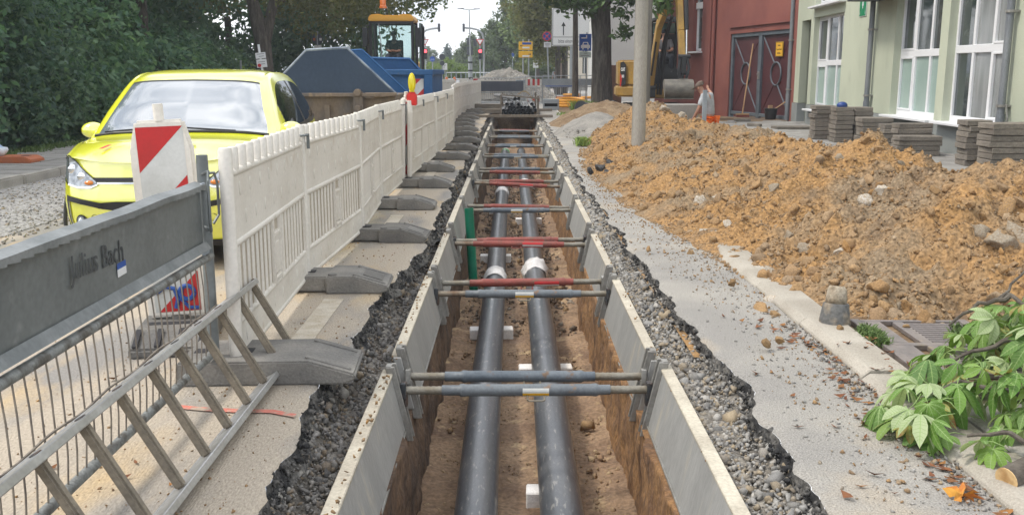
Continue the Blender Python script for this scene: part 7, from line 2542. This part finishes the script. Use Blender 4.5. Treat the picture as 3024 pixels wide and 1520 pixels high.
t = thing('lane_sign', 'large white lane sign with black arrow reading bitte einordnen', 'sign', (3.42, 55.5, 0))
obj('post', MB().cyl((0, 0, 0), (0, 0, 4.2), .11, n=14), M['pole_grey'], t, smooth=True)
pl = obj('plate', MB().box((.15, -.14, 3.92), (2.6, .03, 2.1)), M['sign_white'], t, bevel=.012)
obj('border', MB().box((.15, -.157, 4.93), (2.5, .004, .03)).box((.15, -.157, 2.92), (2.5, .004, .03)).box((-1.1, -.157, 3.92), (.03, .004, 2.0)).box((1.4, -.157, 3.92), (.03, .004, 2.0)).box((.15, -.157, 3.38), (2.48, .004, .025)), M['ink'], pl)
obj('arrow', MB().box((-.49, -.158, 3.75), (.06, .004, .55)).add([(-.62, -.158, 3.98), (-.36, -.158, 3.98), (-.49, -.158, 4.22)], [(0, 1, 2)]), M['ink'], pl)
obj('lane_line', MB().box((.13, -.158, 3.60), (.04, .004, .24)).box((.13, -.158, 3.98), (.04, .004, .24)).box((.13, -.158, 4.4), (.04, .004, .24)), M['ink'], pl)
text('lettering', 'bitte einordnen', .30, M['ink'], frame_m((-.78, -.158, 3.15), (1, 0, 0), (0, 0, 1)), pl, .001, align='LEFT', sx=.62)
t = thing('parking_sign', 'blue parking sign with white car symbol, beside the big tree', 'sign', (3.27, 42.4, -.05))
t.scale = (.86, .86, .86)
pole(t, 3.7)
pl = obj('plate', MB().box((-.08, -.06, 3.20), (.62, .02, .84)), M['sign_blue'], t, bevel=.01)
obj('car_symbol', MB().add([(-.30, -.073, 2.92), (.16, -.073, 2.92), (.16, -.073, 3.06), (.10, -.073, 3.08), (.05, -.073, 3.22), (-.19, -.073, 3.22), (-.24, -.073, 3.08), (-.30, -.073, 3.06)], [tuple(range(8))]).box((-.20, -.073, 2.88), (.08, .004, .06)).box((.06, -.073, 2.88), (.08, .004, .06)).box((-.14, -.073, 3.42), (.30, .004, .05)).box((-.02, -.073, 3.48), (.05, .004, .16)), M['sign_white'], pl)
obj('car_window', MB().add([(-.17, -.076, 3.09), (.03, -.076, 3.09), (.01, -.076, 3.18), (-.15, -.076, 3.18)], [(0, 1, 2, 3)]), M['sign_blue'], pl)
obj('extra_plate', MB().box((-.08, -.06, 2.60), (.60, .02, .30)), mat('pale_teal_plate', (.45, .55, .54), .5), t, bevel=.006)
obj('print_line', MB().box((-.05, -.073, 2.66), (.16, .004, .04)).box((-.08, -.073, 2.54), (.42, .004, .035)), M['steel_text'], t)
t = thing('no_stopping_sign', 'round blue and red no stopping sign with white plate below', 'sign', (1.87, 52.0, 0))
o = obj('post', MB().cyl((.15, 0, 0), (0, 0, 3.5), .045, n=10), M['pole_grey'], t, smooth=True)
dsc = obj('disc', MB().cyl((0, -.04, 3.30), (0, -.07, 3.30), .25, n=28), M['sign_blue'], t)
obj('red_ring', MB().ring((0, -.072, 3.30), .222, .05, .02, 32, 'y').tube([(-.15, -.074, 3.15), (.15, -.074, 3.45)], .024, 6).tube([(.15, -.074, 3.15), (-.15, -.074, 3.45)], .024, 6), M['red'], dsc)
obj('extra_plate', MB().box((.03, -.05, 2.86), (.38, .02, .27)), M['sign_white'], t, bevel=.005)
obj('print_line', MB().box((.03, -.0625, 2.92), (.28, .004, .03)).box((.03, -.0625, 2.86), (.24, .004, .03)).box((.03, -.0625, 2.79), (.20, .004, .03)), M['steel_text'], t)
t = thing('direction_sign', 'two yellow direction signs with black arrows on grey posts', 'sign', (.80, 57.0, 0))
t.scale = (.83, .83, .85)
for x in (-.18, .22):
    obj('post', MB().cyl((x, 0, 0), (x, 0, 3.9), .05, n=10), M['pole_grey'], t, smooth=True)
for z, h, fl in ((3.45, .56, 1), (2.88, .44, -1)):
    pl = obj('plate', MB().box((0, -.07, z), (.98, .03, h)), M['sign_yellow'], t, bevel=.012)
    obj('arrow', MB().add([(-.40 * fl, -.09, z), (-.30 * fl, -.09, z + .07), (-.30 * fl, -.09, z - .07)], [(0, 1, 2)]).box((-.25 * fl, -.09, z), (.12, .004, .03)), M['ink'], pl)
    obj('white_field', MB().box((.02, -.0875, z - .12), (.5, .004, .11)), M['sign_white'], pl)
    if fl > 0:
        obj('blue_field', MB().box((.08, -.0875, z + .16), (.64, .004, .15)), M['sign_blue'], pl)
t = thing('white_board', 'white notice board on a thin post between the street trees', 'sign', (1.62, 66.0, 0))
pole(t, 2.6, .03)
obj('plate', MB().box((0, -.04, 1.95), (.36, .02, .50)), M['sign_white'], t)
obj('fold_line', MB().box((0, -.052, 1.95), (.34, .004, .02)), M['steel_text'], t)


def at(u, v, Y):
    return at_depth(u, v, Y)


def signal_head(mb, x, y, z, h=.85, w=.28):
    mb.box((x, y, z), (w, .2, h))
    for k in (-1, 0, 1):
        mb.cyl((x, y + .1, z + k * h * .31), (x, y + .3, z + k * h * .31), .10, .11, 10)
    return mb


for sx, lab in ((1, 'traffic signal mast with curved arm on the right of the junction'), (-1, 'traffic signal mast with curved arm partly behind the wheel loader')):
    base = at(1429, 211, 85) if sx > 0 else at(1244, 211, 85)
    t = thing('signal_mast', lab, 'traffic signal', (base.x, 85, 0))
    a = at(1429, 100, 85).z
    L = 1.65
    if sx > 0:
        obj('mast', MB().tube([(0, 0, 0), (0, 0, a - .5), (-.12, 0, a), (-.5, 0, a + .32), (-1.0, 0, a + .44), (-1.75, 0, a + .5)], .09, 8), M['pole_grey'], t, smooth=True)
        obj('signal_head', signal_head(MB(), -1.75, 0, a + .5, .7, .2), M['sign_back'], t)
        obj('low_head', signal_head(MB(), -.28, -.1, 2.9, .9, .28), M['sign_back'], t)
    else:
        obj('mast', MB().tube([(0, 0, 0), (0, 0, a - .5), (.12, 0, a), (.5, 0, a + .30), (1.0, 0, a + .42), (1.6, 0, a + .48)], .09, 8), M['pole_grey'], t, smooth=True)
        obj('signal_head', signal_head(MB(), 1.62, 0, a + .5, .7, .2), M['sign_back'], t)
for u, lab in ((1418, 'red traffic light under a yield sign before the gravel heap'), (1257, 'red traffic light under a yield sign beside the wheel loader')):
    b = at(u, 211, 78)
    t = thing('traffic_light', lab, 'traffic light', (b.x, 78, 0))
    pole(t, 4.2, .05)
    obj('head', MB().box((.02, -.12, 2.85), (.30, .2, .85)), M['sig_dark'], t, bevel=.02)
    obj('red_light', MB().cyl((.02, -.23, 3.05), (.02, -.25, 3.05), .13, n=18), M['red_lamp'], t)
    obj('dark_light', MB().cyl((.02, -.23, 2.8), (.02, -.24, 2.8), .11, n=16).cyl((.02, -.23, 2.54), (.02, -.24, 2.54), .11, n=16), M['void'], t)
    z = 3.78
    tr = obj('yield_plate', MB().prism([(-.32, z + .22), (.32, z + .22), (0, z - .32)], -.08, -.06, 'y'), M['red'], t)
    obj('yield_field', MB().prism([(-.22, z + .16), (.22, z + .16), (0, z - .2)], -.09, -.082, 'y'), M['sign_white'], tr)
b = at(1391, 211, 84)
t = thing('street_lamp', 'tall thin street lamp mast with two arms over the junction', 'street lamp', (b.x, 84, 0))
zt = at(1391, 30, 84).z
obj('mast', MB().cyl((0, 0, 0), (-.12, 0, zt), .085, .045, 10), M['pole_grey'], t, smooth=True)
obj('arm', MB().tube([(-.9, 0, zt + .12), (-.12, 0, zt), (.62, 0, zt + .08)], .04, 6), M['pole_grey'], t)
obj('lantern', MB().box((-.85, 0, zt + .12), (.55, .2, .06)).box((.55, 0, zt + .08), (.55, .2, .06)), M['sign_back'], t)
obj('rear_signal', MB().box((-.18, .1, 4.0), (.34, .25, .62)).box((.38, .1, 3.9), (.30, .25, .62)).box((-.1, .1, 3.2), (.5, .25, .7)), M['sig_dark'], t, bevel=.03)
b = at(1389, 211, 66)
t = thing('banded_column', 'grey column with dark bands beside the junction', 'column', (b.x, 66, 0))
obj('shaft', MB().cyl((0, 0, 0), (0, 0, 2.45), .15, n=16), M['pole_grey'], t, smooth=True)
obj('band', MB().cyl((0, 0, 2.0), (0, 0, 2.12), .154, n=16).cyl((0, 0, 1.45), (0, 0, 1.57), .154, n=16).cyl((0, 0, .95), (0, 0, 1.07), .154, n=16), M['ink'], t)
for u, v, r, m, Y, lab in ((1277, 175, 7.5, 'sign_blue', 72, 'round blue cycle path sign right of the loader'), (1306, 169, 8.5, 'sign_back', 60, 'dark back of a round road sign left of the junction'), (1475, 181, 5, 'sign_blue', 95, 'small blue sign before the far trees'), (1514, 163, 5, 'sign_blue', 90, 'narrow blue sign seen edge-on beside the clipped hedge'), (938, 117, 15.5, 'sign_back', 39, 'back of a round road sign with two stickers before the dark trees')):
    p = at(u, v, Y)
    t = thing('round_sign', lab, 'sign', (p.x, Y, 0))
    rr = r * Y / 2795
    pole(t, p.z + rr + .1, .035)
    obj('disc', MB().cyl((0, -.05, p.z), (0, -.07, p.z), rr, n=26), M[m], t)
    if Y == 39:
        obj('back_rail', MB().box((0, -.075, p.z), (.05, .012, 2.3 * rr)), M['pole_grey'], t)
        obj('sticker', MB().box((-.12, -.0725, p.z), (.09, .004, .1)), M['orange_rubber'], t)
        obj('sticker', MB().box((.13, -.0725, p.z), (.09, .004, .1)), M['sign_white'], t)
        obj('extra_plate', MB().box((0, -.05, p.z - rr - .16), (.30, .02, .30)), M['sign_white'], t)
    if m == 'sign_back' and Y == 60:
        obj('disc', MB().cyl((0, -.05, p.z - .38), (0, -.07, p.z - .38), .15, n=20), M['sign_back'], t)
    if u == 1277:
        obj('bike_symbol', MB().ring((-.08, -.073, p.z - .04), .05, .014, .01, 14, 'y').ring((.08, -.073, p.z - .04), .05, .014, .01, 14, 'y'), M['sign_white'], t)
p = at(1314, 197, 62)
t = thing('arrow_board', 'white board with a bent arrow left of the junction', 'sign', (p.x, 62, 0))
obj('plate', MB().box((0, 0, p.z), (.30, .02, .42)), M['sign_white'], t)
obj('post', MB().cyl((0, .03, 0), (0, .03, p.z), .025, n=8), M['pole_grey'], t)
obj('arrow', MB().tube([(-.06, -.012, p.z - .14), (-.06, -.012, p.z + .04), (.06, -.012, p.z + .10)], .014, 5), M['ink'], t)
for i, u in enumerate((1298, 1319, 1342)):
    p = at(u, 213, 58)
    t = thing('light_barrier', f'white road block with orange lamp, {ORD[i]} from the left beyond the skips', 'road block', (p.x, 58, 0), 0, 'white road blocks with orange lamps')
    obj('block', MB().prism([(-.16, 0), (.16, 0), (.1, .9), (-.1, .9)], -.22, .22, 'x'), M['frame_white'], t, bevel=.01)
    obj('lamp', MB().lathe([(0, .9), (.07, .9), (.08, 1.0), (.07, 1.12), (0, 1.14)], n=12), M['orange_beacon'], t, smooth=True)
fb = thing('guard_rail', 'pale blue white pedestrian railing along the junction', 'railing', (0, 0, 0))
p0, p1 = at(1318, 211, 74), at(1462, 211, 74)
for i in range(11):
    x = p0.x + (p1.x - p0.x) * i / 10
    obj('railing_post', MB().box((x, 74, .75), (.05, .05, 1.3)), M['galv_light'], fb)
for z in (.35, .9, 1.38):
    obj('railing_bar', MB().box(((p0.x + p1.x) / 2, 74, z), (p1.x - p0.x, .04, .05)), M['frame_white'], fb)
obj('railing_panel', MB().box(((p0.x + p1.x) / 2, 74.04, .62), (p1.x - p0.x, .02, .45)), M['frame_white'], fb)
for k, (x, y, rz) in enumerate(((-3.0, 40.5, 1.3), (-2.45, 45.5, 1.45), (-2.2, 48.5, .2))):
    dup(proto, (x, y, .05), rz, f'white plastic barrier panel behind the blue skip, {ORD[k]} counted away from it')
# left pavement signs
t = thing('notice_post', 'two small white notice plates on a leaning white post by the hedge', 'sign', (-6.70, 26.5, 0))
t.rotation_euler = (0, R(-6), 0)
obj('post', MB().box((0, 0, 1.15), (.05, .04, 2.1)), M['frame_white'], t)
for z, h in ((1.90, .16), (1.69, .22)):
    pl = obj('plate', MB().box((.02, -.03, z), (.28, .015, h)), M['sign_white'], t, bevel=.004)
    obj('print_line', MB().box((.02, -.039, z + .04), (.20, .003, .018)).box((.04, -.039, z - .02), (.14, .003, .018)), M['steel_text'], pl)
    if z < 1.8:
        obj('symbol', MB().cyl((-.05, -.041, z - .05), (-.05, -.0385, z - .05), .05, n=16), M['red'], pl)
o = obj('marker_post', MB().box((0, 0, .95), (.06, .05, 1.9)), M['fence'], bevel=.01)
o.location = (-6.75, 39, 0)
tag(o, 'thin red and white marker post left of the loader', 'marker post')
obj('red_band', MB().box((0, -.002, 2.15), (.063, .053, .5)), M['red'], o)
o = obj('thin_post', MB().cyl((0, 0, 0), (.03, 0, 1.75), .028, n=8), M['galv'], smooth=True)
o.location = (-7.05, 25.0, 0)
tag(o, 'thin grey metal post before the hedge, left of the notice plates', 'post')
t = thing('sign_base', 'orange rubber base with grey post and white sandbag on the left pavement', 'sign base', (-7.85, 14.45, .11))
obj('foot', MB().prism([(-.02, 0), (.62, 0), (.62, .05), (.52, .10), (.06, .10), (-.02, .05)], -.22, .22, 'y'), M['orange_rubber'], t, bevel=.012, seg=2)
obj('foot_slot', MB().box((.45, 0, .1015), (.12, .10, .004)), M['rubber_hole'], t)
obj('post', MB().cyl((.02, .0, .08), (-.10, 0, 2.2), .032, n=10), M['pole_grey'], t, smooth=True)
bgm = MB().ell((.0, -.02, .17), (.16, .13, .10), 14, 8)
for i in range(len(bgm.v)):
    p = Vector(bgm.v[i])
    k = .03 * mnoise.noise(p * 12)
    bgm.v[i] = tuple(p + Vector((k, k, k)))
obj('sandbag', bgm, M['bag_white'], t, smooth='all')


# ================================================================== TREES AND SHRUBS
def crown(name, blobs, n, size, m, parent, clump=.30, per=36, flat=.5, inner=.55):
    w = np.array([(b[3] * b[4] * b[5]) ** (2 / 3) for b in blobs])
    nc = max(6, n // per)
    which = rng.choice(len(blobs), nc, p=w / w.sum())
    B = np.array(blobs)[which]
    d = rng.normal(size=(nc, 3))
    d /= np.linalg.norm(d, axis=1, keepdims=True)
    rr = inner + (1.04 - inner) * rng.random((nc, 1)) ** .6
    rr *= 1 + .16 * rng.normal(size=(nc, 1))
    C = B[:, :3] + d * B[:, 3:] * rr
    k = np.repeat(np.arange(nc), per)
    sg = clump * rng.uniform(.5, 1.3, nc)
    P = C[k] + rng.normal(size=(len(k), 3)) * sg[k][:, None] * np.array([1, 1, .7])
    P[:, 2] = np.maximum(P[:, 2], .06)
    nn = len(P)
    nrm_ = d[k] * .7 + rng.normal(size=(nn, 3)) * .8 + np.array([0, 0, .35])
    nrm_ /= np.linalg.norm(nrm_, axis=1, keepdims=True)
    a = np.cross(nrm_, rng.normal(size=(nn, 3)))
    a /= np.linalg.norm(a, axis=1, keepdims=True)
    b = np.cross(nrm_, a)
    s = size * rng.uniform(.6, 1.35, (nn, 1))
    V = np.stack([P - a * s, P + b * s * flat, P + a * s - nrm_ * s * .25, P - b * s * flat], 1).reshape(-1, 3)
    F = np.arange(nn * 4).reshape(nn, 4)
    rn = (np.repeat(rng.random(nc), per) * .55 + rng.random(nn) * .45)
    return put(name, np_mesh(name, V, F, m, np.repeat(rn, 4)), parent)


def tree(name, label, cat, loc, trunk, blobs, n, size, m, group=None, limbs=(), **k):
    t = thing(name, label, cat, loc, 0, group)
    if trunk:
        obj('trunk', MB().tube([p[:3] for p in trunk], [p[3] for p in trunk], 14), M['bark'], t, smooth=True)
    for L in limbs:
        obj('limb', MB().tube([p[:3] for p in L], [p[3] for p in L], 8), M['bark'], t, smooth=True)
    crown('crown', blobs, n, size, m, t, **k)
    return t


D_, SH, MD, OL, FA = M['leaf_dark'], M['leaf_shrub'], M['leaf_mid'], M['leaf_olive'], M['leaf_far']
# hedge and shrubs on the left
for i, (x, y, rx, ry, h, m, lab) in enumerate([(-9.9, 11.0, 1.5, 1.8, 4.6, SH, 'dense leafy shrub at the left picture edge behind the orange sign base'), (-10.0, 14.6, 1.4, 2.0, 4.4, SH, 'tall dark shrub left of the car roof, second along the pavement'), (-10.0, 18.2, 1.35, 2.1, 3.4, D_, 'dark spreading shrub beyond the tall one along the pavement'),
                                                (-10.3, 22.0, 1.5, 2.2, 3.6, SH, 'dark shrub above the car windscreen by the slender trunk'), (-9.7, 26.5, 1.3, 1.8, 2.5, SH, 'lower shrub with paler leaves above the car roof'), (-9.6, 30.2, 1.2, 1.6, 2.1, D_, 'low dark shrub between the slender and the forked trunk')]):
    tree('shrub', lab, 'shrub', (x, y, 0), [(0, 0, 0, .06), (.1, 0, h * .5, .04), (.0, .1, h * .8, .02)], [(0, 0, h * .5, rx, ry, h * .5), (rx * .35, ry * .3, h * .3, rx * .8, ry * .7, h * .32), (rx * .3, -ry * .5, h * .25, rx * .75, ry * .6, h * .28)], 21000 if i < 2 else 15000, .075 if i < 3 else .085, m, 'shrubs along the left pavement', clump=.20, per=30, inner=.72)
tree('bush', 'bright green young bush at the foot of the forked tree', 'bush', (-7.7, 28.5, 0), [(0, 0, 0, .03), (0, 0, 1, .02)], [(0, 0, .7, .45, .5, .75), (.5, .6, .5, .5, .5, .5)], 2600, .07, M['leaf_bright'], None, clump=.14, per=24)
for i, (x, y, tr, tz, blobs, n, m, lab) in enumerate([
    (-12.0, 16.5, .22, 4, [(0, 0, 6.2, 3.2, 4.0, 3.6), (1.2, -2, 4.6, 1.6, 2.2, 2.0)], 20000, D_, 'dark broad tree behind the shrubs at the left edge'),
    (-10.6, 27.6, .19, 6, [(0, 0, 7.0, 3.0, 3.4, 3.2), (-1, -2, 4.6, 1.6, 2.2, 1.6)], 15000, D_, 'tree with a slender dark trunk above the car roof'),
    (-14.0, 24.0, .25, 4, [(0, 0, 4.2, 3.0, 5.0, 4.0)], 15000, D_, 'very dark tree mass between the trunks on the left'),
    (-14.5, 34.0, .25, 4, [(0, 0, 4.2, 3.4, 6.0, 4.2)], 14000, D_, 'very dark tree filling the gap left of the forked trunk'),
    (-18.5, 33.0, .25, 4, [(0, 0, 4.5, 3.0, 12.0, 5.0), (2, 12, 4, 3, 6, 4.5)], 15000, D_, 'dark wall of trees at the back of the garden'),
    (-13.5, 46.0, .25, 4, [(0, 0, 4.4, 4.6, 5.0, 4.4), (3.5, 4, 3.4, 3.0, 4.0, 3.4)], 18000, D_, 'very dark tree mass behind the skip with pointed plates')]):
    tree('dark_tree', lab, 'tree', (x, y, 0), [(0, 0, 0, tr), (.1, .1, tz * .5, tr * .8), (0, .2, tz, tr * .6)], blobs, int(n * 1.25), .16, m, 'dark trees on the left side', clump=.40, per=34)
tree('forked_tree', 'olive leaved street tree with a thick forked trunk above the skip', 'tree', (-9.25, 36.0, 0), [(0, 0, 0, .36), (.05, 0, 1.4, .30), (.0, 0, 2.6, .30), (-.35, 0, 4.2, .20), (-.7, 0, 6, .12)],
     [(1.2, 2, 5.6, 3.0, 3.4, 2.2), (3.2, 4, 5.6, 2.6, 3.0, 2.2), (-1.5, 0, 6.4, 2.4, 2.6, 2.2)], 26000, .085, OL, None, [[(.05, 0, 2.4, .24), (.45, .1, 4.0, .17), (1.2, .5, 5.6, .08)], [(.4, .1, 3.8, .12), (1.8, 1.2, 4.9, .05)]], clump=.34, per=40)
tree('street_tree', 'green tree crown reaching over the wheel loader roof', 'tree', (-6.9, 47.0, 0), [(0, 0, 0, .25), (0, 0, 3, .2), (.3, 0, 6, .12)], [(1.0, 0, 6.4, 3.2, 3.2, 2.5), (2.7, 1, 6.3, 1.4, 2.0, 1.4), (-1.5, 0, 5.2, 2.4, 2.5, 2.2)], 16000, .13, MD, None, clump=.34, per=36)

# big chestnut on the right
t = tree('chestnut_tree', 'big chestnut with a thick furrowed trunk at the soil mound', 'tree', (3.34, 35.6, 0), [(0, 0, -.1, .52), (0, 0, .25, .42), (-.03, 0, 1.4, .365), (-.05, 0, 2.6, .35), (-.12, 0, 3.6, .36), (-.2, 0, 5.5, .30)],
         [(0, 0, 7.0, 3.4, 3.6, 2.6), (-1.35, -.6, 4.2, .95, .9, .65), (-.6, -.8, 3.75, .45, .6, .35), (.72, -1.0, 3.55, .42, .45, .85), (1.0, -.8, 4.4, .7, .8, .7), (.85, -7.9, 4.05, .35, 1.2, .5), (.72, -9.2, 3.35, .16, .3, .30), (-2.0, -1, 4.6, .9, 1.0, .6)], 15000, .12, mat('chestnut_foliage', (.05, .1, .03), .55, attr=[(0.03, 0.068, 0.018), (0.053, 0.105, 0.027), (0.075, 0.143, 0.033), (0.042, 0.083, 0.024), (0.112, 0.203, 0.045), (0.06, 0.12, 0.03)], grain=0), None, [[(-.15, 0, 3.6, .2), (-.9, -.4, 4.5, .1), (-1.6, -.8, 4.7, .04)], [(-.1, 0, 3.7, .2), (.6, -.7, 4.5, .1), (.9, -1.0, 4.0, .03)], [(-.1, 0, 4.2, .2), (.7, -4, 4.8, .1), (.8, -8.4, 4.2, .03)]], clump=.17, per=26, inner=.35, flat=.42)
tree('thin_tree', 'street tree with a thin straight dark trunk before the pale barrier', 'tree', (2.80, 42.3, 0), [(0, 0, 0, .15), (-.03, 0, 2, .125), (-.06, 0, 5, .10)], [(-.2, 0, 7.0, 2.2, 2.4, 2.2)], 6000, .13, MD, 'street trees on the right', clump=.3)
tree('olive_street_tree', 'tall olive street tree above the lane sign', 'tree', (2.9, 61.0, 0), [(0, 0, 0, .2), (0, 0, 4, .16), (0, 0, 7, .1)], [(-.6, 0, 6.2, 2.3, 3.0, 3.2), (-1.3, -1, 4.2, 1.2, 1.6, 1.8), (-.2, 1, 3.6, .9, 1.4, 1.6)], 17000, .12, OL, 'street trees on the right', clump=.3, per=36)
tree('twin_trunk_tree', 'bare lower trunk of a street tree right of the notice board', 'tree', (3.35, 61.5, 0), [(0, 0, 0, .22), (0, 0, 4, .18), (.2, 0, 7, .1)], [(.5, 0, 7.4, 2.0, 2.4, 2.0)], 5000, .14, MD, 'street trees on the right', clump=.3)
tree('bright_tree', 'brighter green street tree behind the yellow direction signs', 'tree', (2.2, 84.0, 0), [(0, 0, 0, .2), (0, 0, 3.5, .15)], [(0, 0, 4.6, 1.7, 2.4, 2.6), (-1.2, 1, 5.6, 1.6, 2.0, 2.6)], 9000, .16, mat('fresh_street_foliage', (.1, .15, .04), .6, attr=[(.075, .12, .03), (.11, .17, .04), (.14, .20, .05), (.09, .14, .035)], grain=0), 'street trees on the right', clump=.34)
for i, (x, y, rx, h, m, lab) in enumerate([(-.6, 92, 1.5, 8.2, FA, 'tall dark green tree left of the yellow signs'), (-1.9, 100, 1.2, 6.6, FA, 'pointed tree beside the curved signal mast'), (-3.2, 108, 1.1, 6.0, FA, 'slim pointed tree behind the red traffic light'), (-4.9, 112, 1.5, 5.6, FA, 'dark pointed tree behind the banded column'), (-6.3, 118, 1.2, 4.0, FA, 'lower rounded tree left of the banded column'), (-13.0, 150, 3, 5.0, FA, 'far low tree band left of the blue conifer'), (1.6, 98, 1.7, 9.5, FA, 'tallest tree of the row behind the clipped hedge'), (3.6, 100, 2.6, 9.0, MD, 'full street tree behind the notice board')]):
    tree('far_tree', lab, 'tree', (x, y, 0), [(0, 0, 0, .18), (0, 0, h * .5, .12)], [(0, 0, h * .36, rx, rx, h * .36), (.1, 0, h * .62, rx * .72, rx * .8, h * .30), (0, 0, h * .84, rx * .36, rx * .4, h * .18)], 5200, .17, m, 'far trees beyond the junction', clump=.26, per=30)
t = thing('blue_conifer', 'bluish conifer standing free left of the street lamp', 'tree', (-9.85, 148, 0))
obj('trunk', MB().cyl((0, 0, 0), (0, 0, 5.6), .18, .03), M['bark'], t)
crown('crown', [(0, 0, .8 + k * .62, 1.5 * (1 - k / 8.5), 1.5 * (1 - k / 8.5), .5) for k in range(8)], 5200, .17, M['conifer'], t, clump=.2, per=26)
for x, y, rx, h, lab in ((-8.0, 96, 2.2, 2.2, 'light green bush left of the junction island'), (-6.2, 98, 1.6, 2.6, 'bright bush behind the road blocks'), (-12, 110, 4, 2.2, 'long low bush behind the cycle sign'), (-2.5, 103, 3.2, 1.7, 'low bush before the far trees'), (2.4, 88, 2.2, 2.0, 'low bush behind the notice board'), (7, 90, 4, 3.5, 'bush at the far end of the house row')):
    tree('bush', lab, 'bush', (x, y, 0), None, [(0, 0, h * .45, rx, rx, h * .5)], 3200, .16, M['leaf_bright'] if h > 2.1 and x < -5 else FA, 'bushes round the junction', clump=.26, per=30)
t = thing('clipped_hedge', 'round clipped yellow green hedge column behind the gravel heap', 'hedge', (.72, 68, 0))
obj('trunk', MB().cyl((0, 0, 0), (0, 0, 1), .06), M['bark'], t)
crown('crown', [(0, 0, .4 + .3 * k, .40, .40, .3) for k in range(6)], 4500, .06, mat('hedge_foliage', (.14, .18, .04), .7, attr=[(.12, .15, .035), (.17, .20, .05), (.20, .22, .06)], grain=0), t, clump=.07, per=24, inner=.8)
n = 1500
far = rng.uniform(-1, 1, n)
crown('far_woods', [(-30 + 13 * k, 240 + 10 * (k % 3), 2.2, 8, 8, 3.2) for k in range(8)], 9000, .5, FA, None, clump=.8, per=30)['kind'] = 'stuff'

# ================================================================== HAZE
hz = obj('added_haze', MB().box((0, 1470, 7.9), (3020, 3080, 18.2)), None)  # thin air volume added to lift and blue the dark trees
hm = bpy.data.materials.new('added_haze')
hm.use_nodes = True
hm.node_tree.nodes.clear()
vo = hm.node_tree.nodes.new('ShaderNodeOutputMaterial')
pv = hm.node_tree.nodes.new('ShaderNodeVolumePrincipled')
pv.inputs['Color'].default_value = (.86, .92, 1.0, 1)
pv.inputs['Density'].default_value = .0012
hm.node_tree.links.new(pv.outputs[0], vo.inputs['Volume'])
hz.data.materials.clear()
hz.data.materials.append(hm)
hz['kind'] = 'stuff'
